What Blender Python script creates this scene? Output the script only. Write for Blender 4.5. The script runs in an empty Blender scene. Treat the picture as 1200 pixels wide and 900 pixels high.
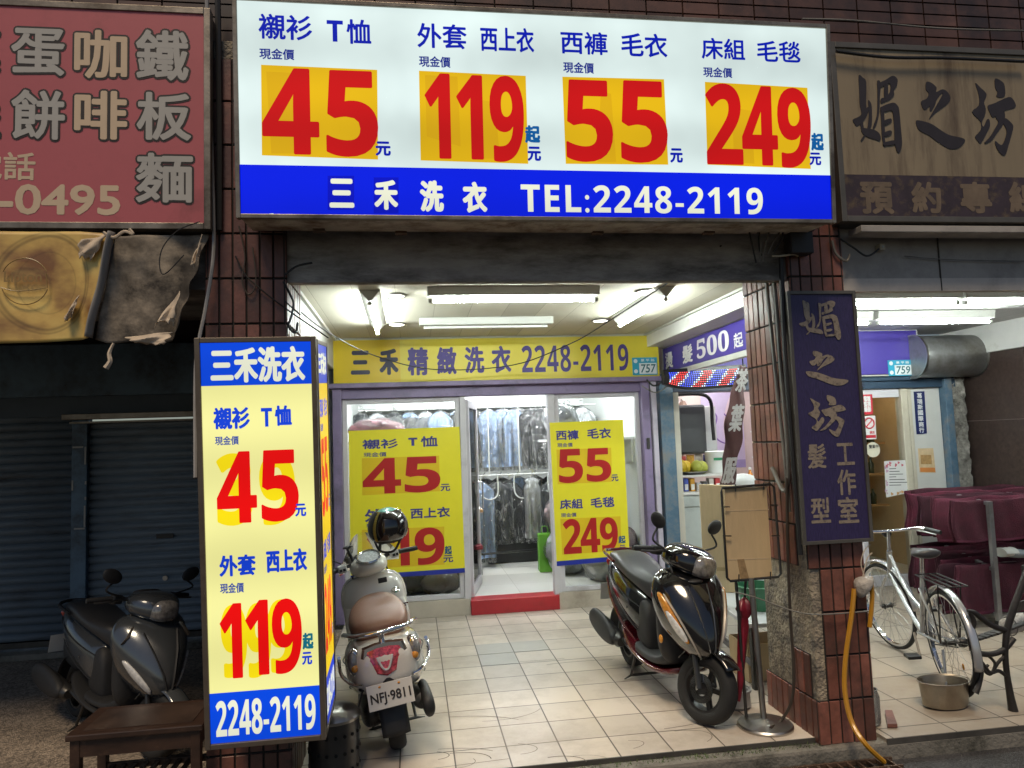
import bpy, math, random
import numpy as np
from mathutils import Vector, Matrix

random.seed(7)
sc = bpy.context.scene
col = sc.collection
R = math.radians

# ------------------------------------------------------------------ camera
CAMH = 1.75
cr = Vector((0.99014682, -0.13551955, -0.0352665))
cu = Vector((0.02403602, -0.08363036, 0.99620692))
cf = Vector((0.13795486, 0.98723878, 0.07954898))
cam_d = bpy.data.cameras.new('camera')
cam = bpy.data.objects.new('camera', cam_d)
col.objects.link(cam)
cam_d.sensor_width = 36.0
FPX = 844.77
cam_d.lens = 36.0 * FPX / 1200.0
cam_d.clip_start = 0.05
cam_d.clip_end = 500
CAMLOC = Vector((0, 0, CAMH))
cam.matrix_world = Matrix(((cr.x, cu.x, -cf.x, 0), (cr.y, cu.y, -cf.y, 0), (cr.z, cu.z, -cf.z, CAMH), (0, 0, 0, 1)))
sc.camera = cam

# ------------------------------------------------------------------ night sky and street light level
w = bpy.data.worlds.new('World')
sc.world = w
w.use_nodes = True
wn = w.node_tree.nodes
bg = wn['Background']
sky = wn.new('ShaderNodeTexSky')
sky.sky_type = 'NISHITA'
sky.sun_disc = False
SUN_EL, SUN_AZ = R(60), R(200)
sky.sun_elevation = SUN_EL
sky.sun_rotation = SUN_AZ
w.node_tree.links.new(sky.outputs[0], bg.inputs[0])
bg.inputs[1].default_value = 0.058
sun_d = bpy.data.lights.new('sun', 'SUN')
sun_d.energy = 2.15
sun_d.angle = R(18)
sun_d.color = (1.0, 0.80, 0.56)
sun = bpy.data.objects.new('sun', sun_d)
col.objects.link(sun)
sdir = Vector((math.sin(SUN_AZ) * math.cos(SUN_EL), math.cos(SUN_AZ) * math.cos(SUN_EL), math.sin(SUN_EL)))
sun.rotation_euler = sdir.to_track_quat('Z', 'Y').to_euler()
sun.location = (0, -10, 12)

sc.view_settings.view_transform = 'Standard'
sc.view_settings.look = 'None'
sc.view_settings.exposure = 0
sc.view_settings.gamma = 1
sc.render.engine = 'CYCLES'
cy = sc.cycles
cy.max_bounces = 8
cy.diffuse_bounces = 4
cy.glossy_bounces = 3
cy.transmission_bounces = 6
cy.transparent_max_bounces = 24
cy.caustics_reflective = False
cy.caustics_refractive = False
cy.sample_clamp_indirect = 4
cy.use_denoising = True

# ------------------------------------------------------------------ helpers
def srgb(r, g, b):
    def f(c):
        c /= 255.0
        return c / 12.92 if c <= 0.04045 else ((c + 0.055) / 1.055) ** 2.4
    return (f(r), f(g), f(b))

def ray(x, y):
    return cr * ((x - 600) / FPX) - cu * ((y - 450) / FPX) + cf

def at(x, y, X=None, Y=None, Z=None):
    d = ray(x, y)
    if Y is not None:
        t = Y / d.y
    elif X is not None:
        t = X / d.x
    else:
        t = (Z - CAMH) / d.z
    return CAMLOC + d * t

MATS = {}
def M(name, c, rough=0.5, metal=0.0, var=0.12, scale=4.0, bump=0.0, bscale=60.0, coat=0.0, emis=None, estr=1.0, evar=0.0,
      alpha=1.0, dirt=None, dirt_amt=0.0, dirt_scale=2.0, rvar=0.0, stretch=None, spec=0.5, trans=0.0, cell=None, island=0.0, sheen=0.0):
    if name in MATS:
        return MATS[name]
    m = bpy.data.materials.new(name)
    m.use_nodes = True
    nt = m.node_tree
    N, L = nt.nodes, nt.links
    b = N['Principled BSDF']
    tc = N.new('ShaderNodeTexCoord')
    mp = N.new('ShaderNodeMapping')
    L.new(tc.outputs['Object'], mp.inputs[0])
    if stretch:
        mp.inputs['Scale'].default_value = stretch
    no = N.new('ShaderNodeTexNoise')
    no.inputs['Scale'].default_value = scale
    no.inputs['Detail'].default_value = 6
    no.inputs['Roughness'].default_value = 0.65
    L.new(mp.outputs[0], no.inputs['Vector'])
    ra = N.new('ShaderNodeValToRGB')
    ra.color_ramp.elements[0].position = 0.3
    ra.color_ramp.elements[1].position = 0.7
    ra.color_ramp.elements[0].color = tuple(max(0, x * (1 - var)) for x in c) + (1,)
    ra.color_ramp.elements[1].color = tuple(min(1, x * (1 + var)) for x in c) + (1,)
    L.new(no.outputs['Fac'], ra.inputs['Fac'])
    out = ra.outputs['Color']
    if cell:
        vo = N.new('ShaderNodeTexVoronoi')
        vo.inputs['Scale'].default_value = cell
        L.new(mp.outputs[0], vo.inputs['Vector'])
        mx = N.new('ShaderNodeMix'); mx.data_type = 'RGBA'; mx.blend_type = 'MULTIPLY'
        mx.inputs['Factor'].default_value = 0.75
        L.new(out, mx.inputs['A'])
        gr = N.new('ShaderNodeValToRGB')
        gr.color_ramp.elements[0].color = (0.25, 0.25, 0.25, 1)
        gr.color_ramp.elements[1].color = (1.6, 1.55, 1.5, 1)
        sp = N.new('ShaderNodeSeparateColor')
        L.new(vo.outputs['Color'], sp.inputs[0])
        L.new(sp.outputs[0], gr.inputs[0])
        L.new(gr.outputs[0], mx.inputs['B'])
        out = mx.outputs['Result']
    if island:
        ge = N.new('ShaderNodeNewGeometry'); mi = N.new('ShaderNodeMapRange')
        mi.inputs['To Min'].default_value = 1 - island; mi.inputs['To Max'].default_value = 1 + island
        L.new(ge.outputs['Random Per Island'], mi.inputs['Value'])
        vs_ = N.new('ShaderNodeVectorMath'); vs_.operation = 'SCALE'
        L.new(out, vs_.inputs[0]); L.new(mi.outputs[0], vs_.inputs['Scale'])
        out = vs_.outputs[0]
    if dirt:
        n2 = N.new('ShaderNodeTexNoise')
        n2.inputs['Scale'].default_value = dirt_scale
        n2.inputs['Detail'].default_value = 8
        n2.inputs['Roughness'].default_value = 0.7
        L.new(mp.outputs[0], n2.inputs['Vector'])
        r2 = N.new('ShaderNodeValToRGB')
        r2.color_ramp.elements[0].position = max(0.0, 0.62 - 0.3 * dirt_amt)
        r2.color_ramp.elements[1].position = min(1.0, 0.80 - 0.25 * dirt_amt)
        r2.color_ramp.elements[0].color = (0, 0, 0, 1)
        L.new(n2.outputs['Fac'], r2.inputs['Fac'])
        mx = N.new('ShaderNodeMix'); mx.data_type = 'RGBA'
        L.new(r2.outputs[0], mx.inputs['Factor'])
        L.new(out, mx.inputs['A'])
        mx.inputs['B'].default_value = tuple(dirt) + (1,)
        out = mx.outputs['Result']
    L.new(out, b.inputs['Base Color'])
    b.inputs['Roughness'].default_value = rough
    if rvar:
        mr = N.new('ShaderNodeMapRange')
        mr.inputs['To Min'].default_value = max(0.02, rough - rvar)
        mr.inputs['To Max'].default_value = min(1, rough + rvar)
        L.new(no.outputs['Fac'], mr.inputs['Value'])
        L.new(mr.outputs[0], b.inputs['Roughness'])
    b.inputs['Metallic'].default_value = metal
    b.inputs['Specular IOR Level'].default_value = spec
    if sheen:
        b.inputs['Sheen Weight'].default_value = sheen; b.inputs['Sheen Roughness'].default_value = 0.4
        b.inputs['Sheen Tint'].default_value = (1, .35, .5, 1)
    if coat:
        b.inputs['Coat Weight'].default_value = coat
        b.inputs['Coat Roughness'].default_value = 0.06
    if trans:
        b.inputs['Transmission Weight'].default_value = trans
    if bump:
        nb = N.new('ShaderNodeTexNoise')
        nb.inputs['Scale'].default_value = bscale
        nb.inputs['Detail'].default_value = 5
        L.new(mp.outputs[0], nb.inputs['Vector'])
        bp = N.new('ShaderNodeBump')
        bp.inputs['Strength'].default_value = bump
        bp.inputs['Distance'].default_value = 0.02
        L.new(nb.outputs['Fac'], bp.inputs['Height'])
        L.new(bp.outputs[0], b.inputs['Normal'])
    if emis:
        b.inputs['Emission Color'].default_value = tuple(emis) + (1,)
        b.inputs['Emission Strength'].default_value = estr
        if evar:
            ne = N.new('ShaderNodeTexNoise')
            ne.inputs['Scale'].default_value = 1.6
            ne.inputs['Detail'].default_value = 3
            L.new(tc.outputs['Object'], ne.inputs['Vector'])
            me = N.new('ShaderNodeMapRange')
            me.inputs['From Min'].default_value = 0.3
            me.inputs['From Max'].default_value = 0.7
            me.inputs['To Min'].default_value = estr * (1 - evar)
            me.inputs['To Max'].default_value = estr * (1 + evar * 0.5)
            L.new(ne.outputs['Fac'], me.inputs['Value'])
            wv = N.new('ShaderNodeTexWave'); wv.bands_direction = 'Z'; wv.inputs['Scale'].default_value = 0.75; wv.inputs['Distortion'].default_value = 0.6
            L.new(tc.outputs['Object'], wv.inputs['Vector'])
            wm = N.new('ShaderNodeMapRange'); wm.inputs['To Min'].default_value = 0.90; wm.inputs['To Max'].default_value = 1.05
            L.new(wv.outputs['Fac'], wm.inputs['Value'])
            mm = N.new('ShaderNodeMath'); mm.operation = 'MULTIPLY'
            L.new(me.outputs[0], mm.inputs[0]); L.new(wm.outputs[0], mm.inputs[1])
            L.new(mm.outputs[0], b.inputs['Emission Strength'])
    if alpha < 1:
        b.inputs['Alpha'].default_value = alpha
    MATS[name] = m
    return m

def glassy(name, tint=(1, 1, 1), gloss=0.12, rough=0.02, film=0.0, filmcol=(0.9, 0.9, 0.9), bump=0.0, bscale=8.0, painted_glint=0.0):
    """thin pane or plastic film: see-through with a fresnel sheen"""
    if name in MATS:
        return MATS[name]
    m = bpy.data.materials.new(name)
    m.use_nodes = True
    nt = m.node_tree
    N, L = nt.nodes, nt.links
    N.remove(N['Principled BSDF'])
    out = N['Material Output']
    tr = N.new('ShaderNodeBsdfTransparent'); tr.inputs[0].default_value = tuple(tint) + (1,)
    gl = N.new('ShaderNodeBsdfGlossy'); gl.inputs['Roughness'].default_value = rough
    lw = N.new('ShaderNodeLayerWeight'); lw.inputs['Blend'].default_value = gloss
    base = tr.outputs[0]
    if film:
        df = N.new('ShaderNodeBsdfDiffuse'); df.inputs[0].default_value = tuple(filmcol) + (1,)
        mf = N.new('ShaderNodeMixShader'); mf.inputs[0].default_value = film
        L.new(tr.outputs[0], mf.inputs[1]); L.new(df.outputs[0], mf.inputs[2])
        if painted_glint:  # white streaks mixed into the film as painted highlights on its wrinkles
            tc = N.new('ShaderNodeTexCoord'); mp = N.new('ShaderNodeMapping'); mp.inputs['Scale'].default_value = (2.2, 2.2, .55)
            mp.inputs['Rotation'].default_value = (0, .25, 0)
            L.new(tc.outputs['Object'], mp.inputs[0])
            ns = N.new('ShaderNodeTexNoise'); ns.inputs['Scale'].default_value = 5.5; ns.inputs['Detail'].default_value = 7; ns.inputs['Distortion'].default_value = 1.6
            L.new(mp.outputs[0], ns.inputs['Vector'])
            cr_ = N.new('ShaderNodeValToRGB'); ce = cr_.color_ramp.elements
            ce[0].position = .515; ce[0].color = (film, film, film, 1); ce[1].position = .585; ce[1].color = (film, film, film, 1)
            q_ = ce.new(.55); q_.color = (painted_glint, painted_glint, painted_glint, 1)
            L.new(ns.outputs['Fac'], cr_.inputs[0]); L.new(cr_.outputs[0], mf.inputs[0])
        base = mf.outputs[0]
    mx = N.new('ShaderNodeMixShader')
    L.new(lw.outputs['Fresnel'], mx.inputs[0])
    L.new(base, mx.inputs[1]); L.new(gl.outputs[0], mx.inputs[2])
    if bump:
        tc = N.new('ShaderNodeTexCoord')
        nb = N.new('ShaderNodeTexNoise'); nb.inputs['Scale'].default_value = bscale; nb.inputs['Detail'].default_value = 4
        L.new(tc.outputs['Object'], nb.inputs['Vector'])
        bp = N.new('ShaderNodeBump'); bp.inputs['Strength'].default_value = bump; bp.inputs['Distance'].default_value = 0.05
        L.new(nb.outputs['Fac'], bp.inputs['Height'])
        L.new(bp.outputs[0], gl.inputs['Normal']); L.new(bp.outputs[0], lw.inputs['Normal'])
    L.new(mx.outputs[0], out.inputs[0])
    MATS[name] = m
    return m

def spline(pts, n=6, closed=False):
    P = [Vector(p) for p in pts]
    if len(P) < 3 or n <= 1:
        return P
    out = []
    m = len(P)
    rng = m if closed else m - 1
    for i in range(rng):
        if closed:
            p0, p1, p2, p3 = P[(i - 1) % m], P[i], P[(i + 1) % m], P[(i + 2) % m]
        else:
            p0, p1, p2, p3 = P[max(0, i - 1)], P[i], P[i + 1], P[min(m - 1, i + 2)]
        for k in range(n):
            t = k / n
            out.append(0.5 * ((2 * p1) + (p2 - p0) * t + (2 * p0 - 5 * p1 + 4 * p2 - p3) * t * t + (3 * p1 - p0 - 3 * p2 + p3) * t ** 3))
    if not closed:
        out.append(P[-1])
    return out

ROOT = {}
def tag(o, label=None, cat=None, group=None, kind=None):
    if label: o['label'] = label
    if cat: o['category'] = cat
    if group: o['group'] = group
    if kind: o['kind'] = kind
    return o

def thing(name, label, cat, loc=(0, 0, 0), rot=(0, 0, 0), group=None):
    o = bpy.data.objects.new(name, None)
    o.empty_display_size = 0.1
    col.objects.link(o)
    o.location = loc
    o.rotation_euler = rot
    from mathutils import Euler
    ROOT[o.name] = Matrix.Translation(Vector(loc)) @ Euler(rot).to_matrix().to_4x4()
    return tag(o, label, cat, group)

class MB:
    def __init__(self):
        self.v = []; self.f = []
    def add(self, vs, fs):
        k = len(self.v)
        self.v += [Vector(p) for p in vs]
        self.f += [[i + k for i in q] for q in fs]
        return self
    def box(self, lo, hi):
        x0, y0, z0 = lo; x1, y1, z1 = hi
        if x0 > x1: x0, x1 = x1, x0
        if y0 > y1: y0, y1 = y1, y0
        if z0 > z1: z0, z1 = z1, z0
        return self.add([(x0, y0, z0), (x1, y0, z0), (x1, y1, z0), (x0, y1, z0), (x0, y0, z1), (x1, y0, z1), (x1, y1, z1), (x0, y1, z1)],
                        [(0, 3, 2, 1), (4, 5, 6, 7), (0, 1, 5, 4), (1, 2, 6, 5), (2, 3, 7, 6), (3, 0, 4, 7)])
    def slab(self, quad, off):
        """four corners plus a thickness vector"""
        return self.prism(quad, off)
    def prism(self, poly, off):
        P = [Vector(p) for p in poly]; off = Vector(off); n = len(P)
        fs = [list(range(n)), list(range(2 * n - 1, n - 1, -1))]
        fs += [(i, i + n, (i + 1) % n + n, (i + 1) % n) for i in range(n)]
        return self.add(P + [p + off for p in P], fs)
    def bar(self, a, b, w, h, up=(0, 0, 1)):
        a = Vector(a); b = Vector(b); d = (b - a).normalized()
        s = d.cross(Vector(up))
        if s.length < 1e-4: s = d.cross(Vector((1, 0, 0)))
        s.normalize(); t = s.cross(d)
        q = [a + s * w / 2 + t * h / 2, a - s * w / 2 + t * h / 2, a - s * w / 2 - t * h / 2, a + s * w / 2 - t * h / 2]
        return self.prism(q, b - a)
    def tube(self, pts, r, seg=8, n=5, closed=False, cap=True):
        P = spline(pts, n, closed) if n > 1 else [Vector(p) for p in pts]
        m = len(P)
        rr = [r] * m if not isinstance(r, (list, tuple)) else [np.interp(i / (m - 1), np.linspace(0, 1, len(r)), r) for i in range(m)]
        vs = []; nrm = None
        for i, p in enumerate(P):
            if closed: t = (P[(i + 1) % m] - P[i - 1]).normalized()
            else: t = (P[min(i + 1, m - 1)] - P[max(i - 1, 0)]).normalized()
            if nrm is None:
                nrm = t.orthogonal().normalized()
            nrm = (nrm - t * nrm.dot(t))
            if nrm.length < 1e-6: nrm = t.orthogonal()
            nrm.normalize(); bn = t.cross(nrm)
            for k in range(seg):
                a = 2 * math.pi * k / seg
                vs.append(p + (nrm * math.cos(a) + bn * math.sin(a)) * rr[i])
        fs = []
        for i in range(m if closed else m - 1):
            j = (i + 1) % m
            for k in range(seg):
                l = (k + 1) % seg
                fs.append((i * seg + k, i * seg + l, j * seg + l, j * seg + k))
        if cap and not closed:
            fs.append(list(range(seg - 1, -1, -1))); fs.append([(m - 1) * seg + k for k in range(seg)])
        return self.add(vs, fs)
    def lathe(self, prof, o=(0, 0, 0), axis=(0, 0, 1), seg=24, sx=1.0, close=False):
        o = Vector(o); ax = Vector(axis).normalized()
        q = Vector((0, 0, 1)).rotation_difference(ax)
        vs = []
        for r_, z in prof:
            for k in range(seg):
                a = 2 * math.pi * k / seg
                vs.append(o + q @ Vector((r_ * math.cos(a) * sx, r_ * math.sin(a), z)))
        fs = []
        m = len(prof)
        for i in range(m if close else m - 1):
            j = (i + 1) % m
            for k in range(seg):
                l = (k + 1) % seg
                fs.append((i * seg + k, i * seg + l, j * seg + l, j * seg + k))
        if not close:
            if prof[0][0] > 1e-5: fs.append(list(range(seg - 1, -1, -1)))
            if prof[-1][0] > 1e-5: fs.append([(m - 1) * seg + k for k in range(seg)])
        return self.add(vs, fs)
    def loft(self, rings, cap=True, ring_closed=True):
        n = len(rings[0]); vs = [p for r_ in rings for p in r_]; fs = []
        for i in range(len(rings) - 1):
            for k in range(n if ring_closed else n - 1):
                l = (k + 1) % n
                fs.append((i * n + k, i * n + l, (i + 1) * n + l, (i + 1) * n + k))
        if cap:
            fs.append(list(range(n - 1, -1, -1))); fs.append([(len(rings) - 1) * n + k for k in range(n)])
        return self.add(vs, fs)
    def ell(self, c, r, seg=20, rings=12, rot=None):
        c = Vector(c); rs = []
        q = rot if rot else Matrix.Identity(3)
        for i in range(rings + 1):
            a = -math.pi / 2 + math.pi * i / rings
            a = max(min(a, math.pi / 2 - 0.02), -math.pi / 2 + 0.02)
            rs.append([c + q @ Vector((r[0] * math.cos(a) * math.cos(2 * math.pi * k / seg), r[1] * math.cos(a) * math.sin(2 * math.pi * k / seg), r[2] * math.sin(a))) for k in range(seg)])
        return self.loft(rs)
    def grid(self, fn, nu, nv, thick=0.0):
        vs = [fn(i / nu, j / nv) for j in range(nv + 1) for i in range(nu + 1)]
        fs = [(j * (nu + 1) + i, j * (nu + 1) + i + 1, (j + 1) * (nu + 1) + i + 1, (j + 1) * (nu + 1) + i) for j in range(nv) for i in range(nu)]
        return self.add(vs, fs)
    def xf(self, fn):
        self.v = [fn(p) for p in self.v]; return self
    def build(self, name, mat, parent=None, smooth=False, bevel=0, sub=0, local=False, thick=0, label=None, seg=2, ang=40, fix=True):
        W = None
        if parent is not None and not local:
            W = ROOT[parent.name].inverted()
        vs = [tuple(W @ p) if W else tuple(p) for p in self.v]
        me = bpy.data.meshes.new(name)
        me.from_pydata(vs, [], self.f)
        if fix:
            import bmesh
            bm = bmesh.new(); bm.from_mesh(me)
            bmesh.ops.recalc_face_normals(bm, faces=bm.faces)
            bm.to_mesh(me); bm.free()
        me.materials.append(mat)
        if smooth:
            me.polygons.foreach_set('use_smooth', [True] * len(me.polygons))
            if not sub:
                me.set_sharp_from_angle(angle=R(ang))
        o = bpy.data.objects.new(name, me)
        col.objects.link(o)
        if parent is not None:
            o.parent = parent
            ROOT[o.name] = ROOT[parent.name]
        if thick:
            md = o.modifiers.new('thick', 'SOLIDIFY'); md.thickness = thick; md.offset = 0
        if bevel:
            md = o.modifiers.new('bevel', 'BEVEL'); md.width = bevel; md.segments = seg; md.limit_method = 'ANGLE'; md.angle_limit = R(35)
        if sub:
            md = o.modifiers.new('sub', 'SUBSURF'); md.levels = sub; md.render_levels = sub
        if label: o['label'] = label
        return o

def children(o):
    return [c for c in bpy.data.objects if c.parent == o]

def copy_tree(o, loc=None, rot=None, label=None, parent=None):
    c = o.copy(); col.objects.link(c)
    if parent is not None: c.parent = parent
    if loc is not None: c.location = loc
    if rot is not None: c.rotation_euler = rot
    if label: c['label'] = label
    for ch in children(o):
        copy_tree(ch, parent=c)
    return c

# ------------------------------------------------------------------ lettering
class Panel:
    """a flat board: origin, across, up; N points out of the board at the reader"""
    def __init__(self, O, U, V):
        self.O = Vector(O); self.U = Vector(U).normalized(); V = Vector(V)
        self.V = (V - self.U * V.dot(self.U)).normalized(); self.N = self.U.cross(self.V)
    def uv(self, x, y):
        d = ray(x, y)
        t = (self.O - CAMLOC).dot(self.N) / d.dot(self.N)
        p = CAMLOC + d * t - self.O
        return p.dot(self.U), p.dot(self.V)
    def P(self, u, v, d=0.0):
        return self.O + self.U * u + self.V * v + self.N * d
    def box(self, x0, y0, x1, y1):
        xc, yc = (x0 + x1) / 2, (y0 + y1) / 2
        a = self.uv(x0, yc); b = self.uv(x1, yc); c = self.uv(xc, y0); d = self.uv(xc, y1); m = self.uv(xc, yc)
        wu = abs(b[0] - a[0]); hv = abs(c[1] - d[1])
        return (m[0] - wu / 2, m[0] + wu / 2, m[1] - hv / 2, m[1] + hv / 2)
    def poly(self, pix):
        return [self.uv(*p) for p in pix]

GC = {}
def glyphs(body, tr=1.0):
    k = (body, tr)
    if k in GC: return GC[k]
    c = bpy.data.curves.new('glyph', 'FONT')
    c.body = body; c.space_character = tr; c.resolution_u = 3
    o = bpy.data.objects.new('glyph', c)
    col.objects.link(o)
    dg = bpy.context.evaluated_depsgraph_get()
    me = o.evaluated_get(dg).to_mesh()
    V = np.array([v.co[:2] for v in me.vertices]) if len(me.vertices) else np.zeros((0, 2))
    F_ = [list(p.vertices) for p in me.polygons]
    o.evaluated_get(dg).to_mesh_clear()
    bpy.data.objects.remove(o); bpy.data.curves.remove(c)
    GC[k] = (V, F_)
    return GC[k]

def bold(s):
    o = ''
    for ch in s:
        if ch.isdigit(): o += chr(0x1d7ec + int(ch))
        elif 'A' <= ch <= 'Z': o += chr(0x1d5d4 + ord(ch) - 65)
        else: o += ch
    return o

def letter(pan, body, pix, mat, parent, w=0.0, d=0.002, tr=1.0, name='lettering', n=8, uvbox=None, shear=0.0, step=0.00008):
    """writing fitted to the box it fills on its board; w thickens the strokes (share of the height)"""
    V, F_ = glyphs(body, tr)
    u0, u1, v0, v1 = uvbox if uvbox else pan.box(*pix)
    lo = V.min(0); hi = V.max(0)
    ww = w * (v1 - v0)
    S = ((u1 - u0 - 2 * ww) / max(hi[0] - lo[0], 1e-6), (v1 - v0 - 2 * ww) / max(hi[1] - lo[1], 1e-6))
    vs = []; fs = []
    cps = [(0, 0)] if not w else [(math.cos(2 * math.pi * i / n) * ww, math.sin(2 * math.pi * i / n) * ww) for i in range(n)]
    for q, (du, dv) in enumerate(cps):
        k = len(vs)
        for x, y in V:
            u = u0 + ww + (x - lo[0]) * S[0] + du; v = v0 + ww + (y - lo[1]) * S[1] + dv
            u += shear * (v - (v0 + v1) / 2)
            vs.append(pan.P(u, v, d + q * step))
        fs += [[i + k for i in f] for f in F_]
    m = MB(); m.v = vs; m.f = fs
    return m.build(name, mat, parent, fix=False)

def plate(pan, uvs, mat, parent, name, d0=0.0, d1=0.002, bevel=0):
    """a flat cut-out lying on a board, with its real thickness"""
    return MB().prism([pan.P(u, v, d1) for u, v in uvs], -pan.N * (d1 - d0)).build(name, mat, parent, bevel=bevel)

def rect(u0, u1, v0, v1):
    return [(u0, v0), (u1, v0), (u1, v1), (u0, v1)]

def frame(pan, u0, u1, v0, v1, wdt, d0, d1):
    m = MB()
    for a in (rect(u0, u0 + wdt, v0, v1), rect(u1 - wdt, u1, v0, v1), rect(u0 + wdt, u1 - wdt, v0, v0 + wdt), rect(u0 + wdt, u1 - wdt, v1 - wdt, v1)):
        m.prism([pan.P(u, v, d1) for u, v in a], -pan.N * (d1 - d0))
    return m

# ------------------------------------------------------------------ common materials
m_black = M('black_plastic', (0.012, 0.012, 0.013), 0.42, var=0.2, bump=0.05, bscale=200)
m_rubber = M('tyre_rubber', (0.012, 0.012, 0.012), 0.75, var=0.25, bump=0.15, bscale=120)
m_chrome = M('chrome', (0.75, 0.75, 0.75), 0.12, 1.0, var=0.05)
m_steel = M('dull_steel', (0.42, 0.41, 0.39), 0.35, 1.0, var=0.2, rvar=0.12)
m_dark_steel = M('dark_steel', (0.08, 0.078, 0.075), 0.4, 0.8, var=0.25)
m_alu = M('aged_aluminium', (0.30, 0.26, 0.21), 0.42, 0.7, var=0.2, scale=7, dirt=(0.10, 0.08, 0.06), dirt_amt=0.6, bump=0.05)
m_cable = M('cable_black', (0.012, 0.012, 0.013), 0.55)
m_cable_grey = M('conduit_grey', (0.22, 0.21, 0.19), 0.5, dirt=(0.06, 0.05, 0.04), dirt_amt=0.5)
m_white = M('white_paint', (0.72, 0.71, 0.68), 0.45, var=0.05, dirt=(0.45, 0.42, 0.36), dirt_amt=0.2)
m_card = M('cardboard', (0.60, 0.45, 0.26), 0.85, var=0.1, scale=12, bump=0.1, bscale=90, stretch=(1, 1, 0.2))
m_glass = glassy('window_glass', (0.96, 0.98, 0.97), 0.15)
m_film = glassy('plastic_film', (0.97, 0.98, 0.98), 0.30, rough=0.05, film=0.05, bump=1.0, bscale=14, painted_glint=.36)
m_film2 = glassy('bag_film', (0.97, 0.98, 0.98), 0.30, rough=0.06, film=0.07, bump=1.0, bscale=14)
m_tube = M('lit_tube', (0.9, 0.9, 0.9), 0.3, emis=(0.90, 1.0, 0.95), estr=150)
m_fix = M('light_fitting_white', (0.50, 0.50, 0.46), 0.4, var=0.05)
# ================================================================== SETTING
PY = 3.95          # facade plane (pillar fronts)
SY = 7.58          # shop front plane
CZ = 2.86          # arcade ceiling

def structure(o):
    o['kind'] = 'structure'; return o

def tile_material(name, c, sx, sy, ox, oy, joint=0.006, jc=(0.10, 0.085, 0.07), rough=0.25, dirt=(0.22, 0.17, 0.12), damt=0.35, scuff=0.55):
    m = bpy.data.materials.new(name); m.use_nodes = True
    nt = m.node_tree; N, L = nt.nodes, nt.links; b = N['Principled BSDF']
    tc = N.new('ShaderNodeTexCoord'); mp = N.new('ShaderNodeMapping')
    mp.inputs['Location'].default_value = (-ox, -oy, 0)
    L.new(tc.outputs['Object'], mp.inputs[0])
    br = N.new('ShaderNodeTexBrick')
    br.offset = 0.0; br.squash = 1.0
    br.inputs['Scale'].default_value = 1.0
    br.inputs['Brick Width'].default_value = sx; br.inputs['Row Height'].default_value = sy
    br.inputs['Mortar Size'].default_value = joint / 2; br.inputs['Mortar Smooth'].default_value = 0.3
    br.inputs['Bias'].default_value = 0
    br.inputs['Color1'].default_value = tuple(x * 0.82 for x in c) + (1,)
    br.inputs['Color2'].default_value = tuple(min(1, x * 1.10) for x in c) + (1,)
    br.inputs['Mortar'].default_value = tuple(jc) + (1,)
    L.new(mp.outputs[0], br.inputs['Vector'])
    n1 = N.new('ShaderNodeTexNoise'); n1.inputs['Scale'].default_value = 1.3; n1.inputs['Detail'].default_value = 9; n1.inputs['Roughness'].default_value = 0.72
    L.new(tc.outputs['Object'], n1.inputs['Vector'])
    r1 = N.new('ShaderNodeValToRGB'); r1.color_ramp.elements[0].position = 0.5 - 0.1 * damt; r1.color_ramp.elements[1].position = 0.85
    L.new(n1.outputs['Fac'], r1.inputs[0])
    mx = N.new('ShaderNodeMix'); mx.data_type = 'RGBA'
    mu = N.new('ShaderNodeMath'); mu.operation = 'MULTIPLY'; mu.inputs[1].default_value = min(1, damt * 1.8)
    L.new(r1.outputs[0], mu.inputs[0]); L.new(mu.outputs[0], mx.inputs['Factor'])
    L.new(br.outputs['Color'], mx.inputs['A']); mx.inputs['B'].default_value = tuple(dirt) + (1,)
    # scuffs: small dark scratches
    n2 = N.new('ShaderNodeTexNoise'); n2.inputs['Scale'].default_value = 22; n2.inputs['Detail'].default_value = 10; n2.inputs['Roughness'].default_value = 0.8
    n2.inputs['Distortion'].default_value = 2.5
    L.new(tc.outputs['Object'], n2.inputs['Vector'])
    r2 = N.new('ShaderNodeValToRGB'); r2.color_ramp.elements[0].position = 0.60; r2.color_ramp.elements[1].position = 0.78
    r2.color_ramp.elements[1].color = (scuff, scuff, scuff, 1)
    L.new(n2.outputs['Fac'], r2.inputs[0])
    m2 = N.new('ShaderNodeMix'); m2.data_type = 'RGBA'
    L.new(r2.outputs[0], m2.inputs['Factor']); L.new(mx.outputs['Result'], m2.inputs['A']); m2.inputs['B'].default_value = tuple(x * 0.8 for x in dirt) + (1,)
    L.new(m2.outputs['Result'], b.inputs['Base Color'])
    mr = N.new('ShaderNodeMapRange'); mr.inputs['To Min'].default_value = rough; mr.inputs['To Max'].default_value = rough + 0.3
    L.new(n1.outputs['Fac'], mr.inputs['Value']); L.new(mr.outputs[0], b.inputs['Roughness'])
    bp = N.new('ShaderNodeBump'); bp.inputs['Strength'].default_value = 0.35; bp.inputs['Distance'].default_value = 0.004; bp.invert = True
    L.new(br.outputs['Fac'], bp.inputs['Height']); L.new(bp.outputs[0], b.inputs['Normal'])
    return m

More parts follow.
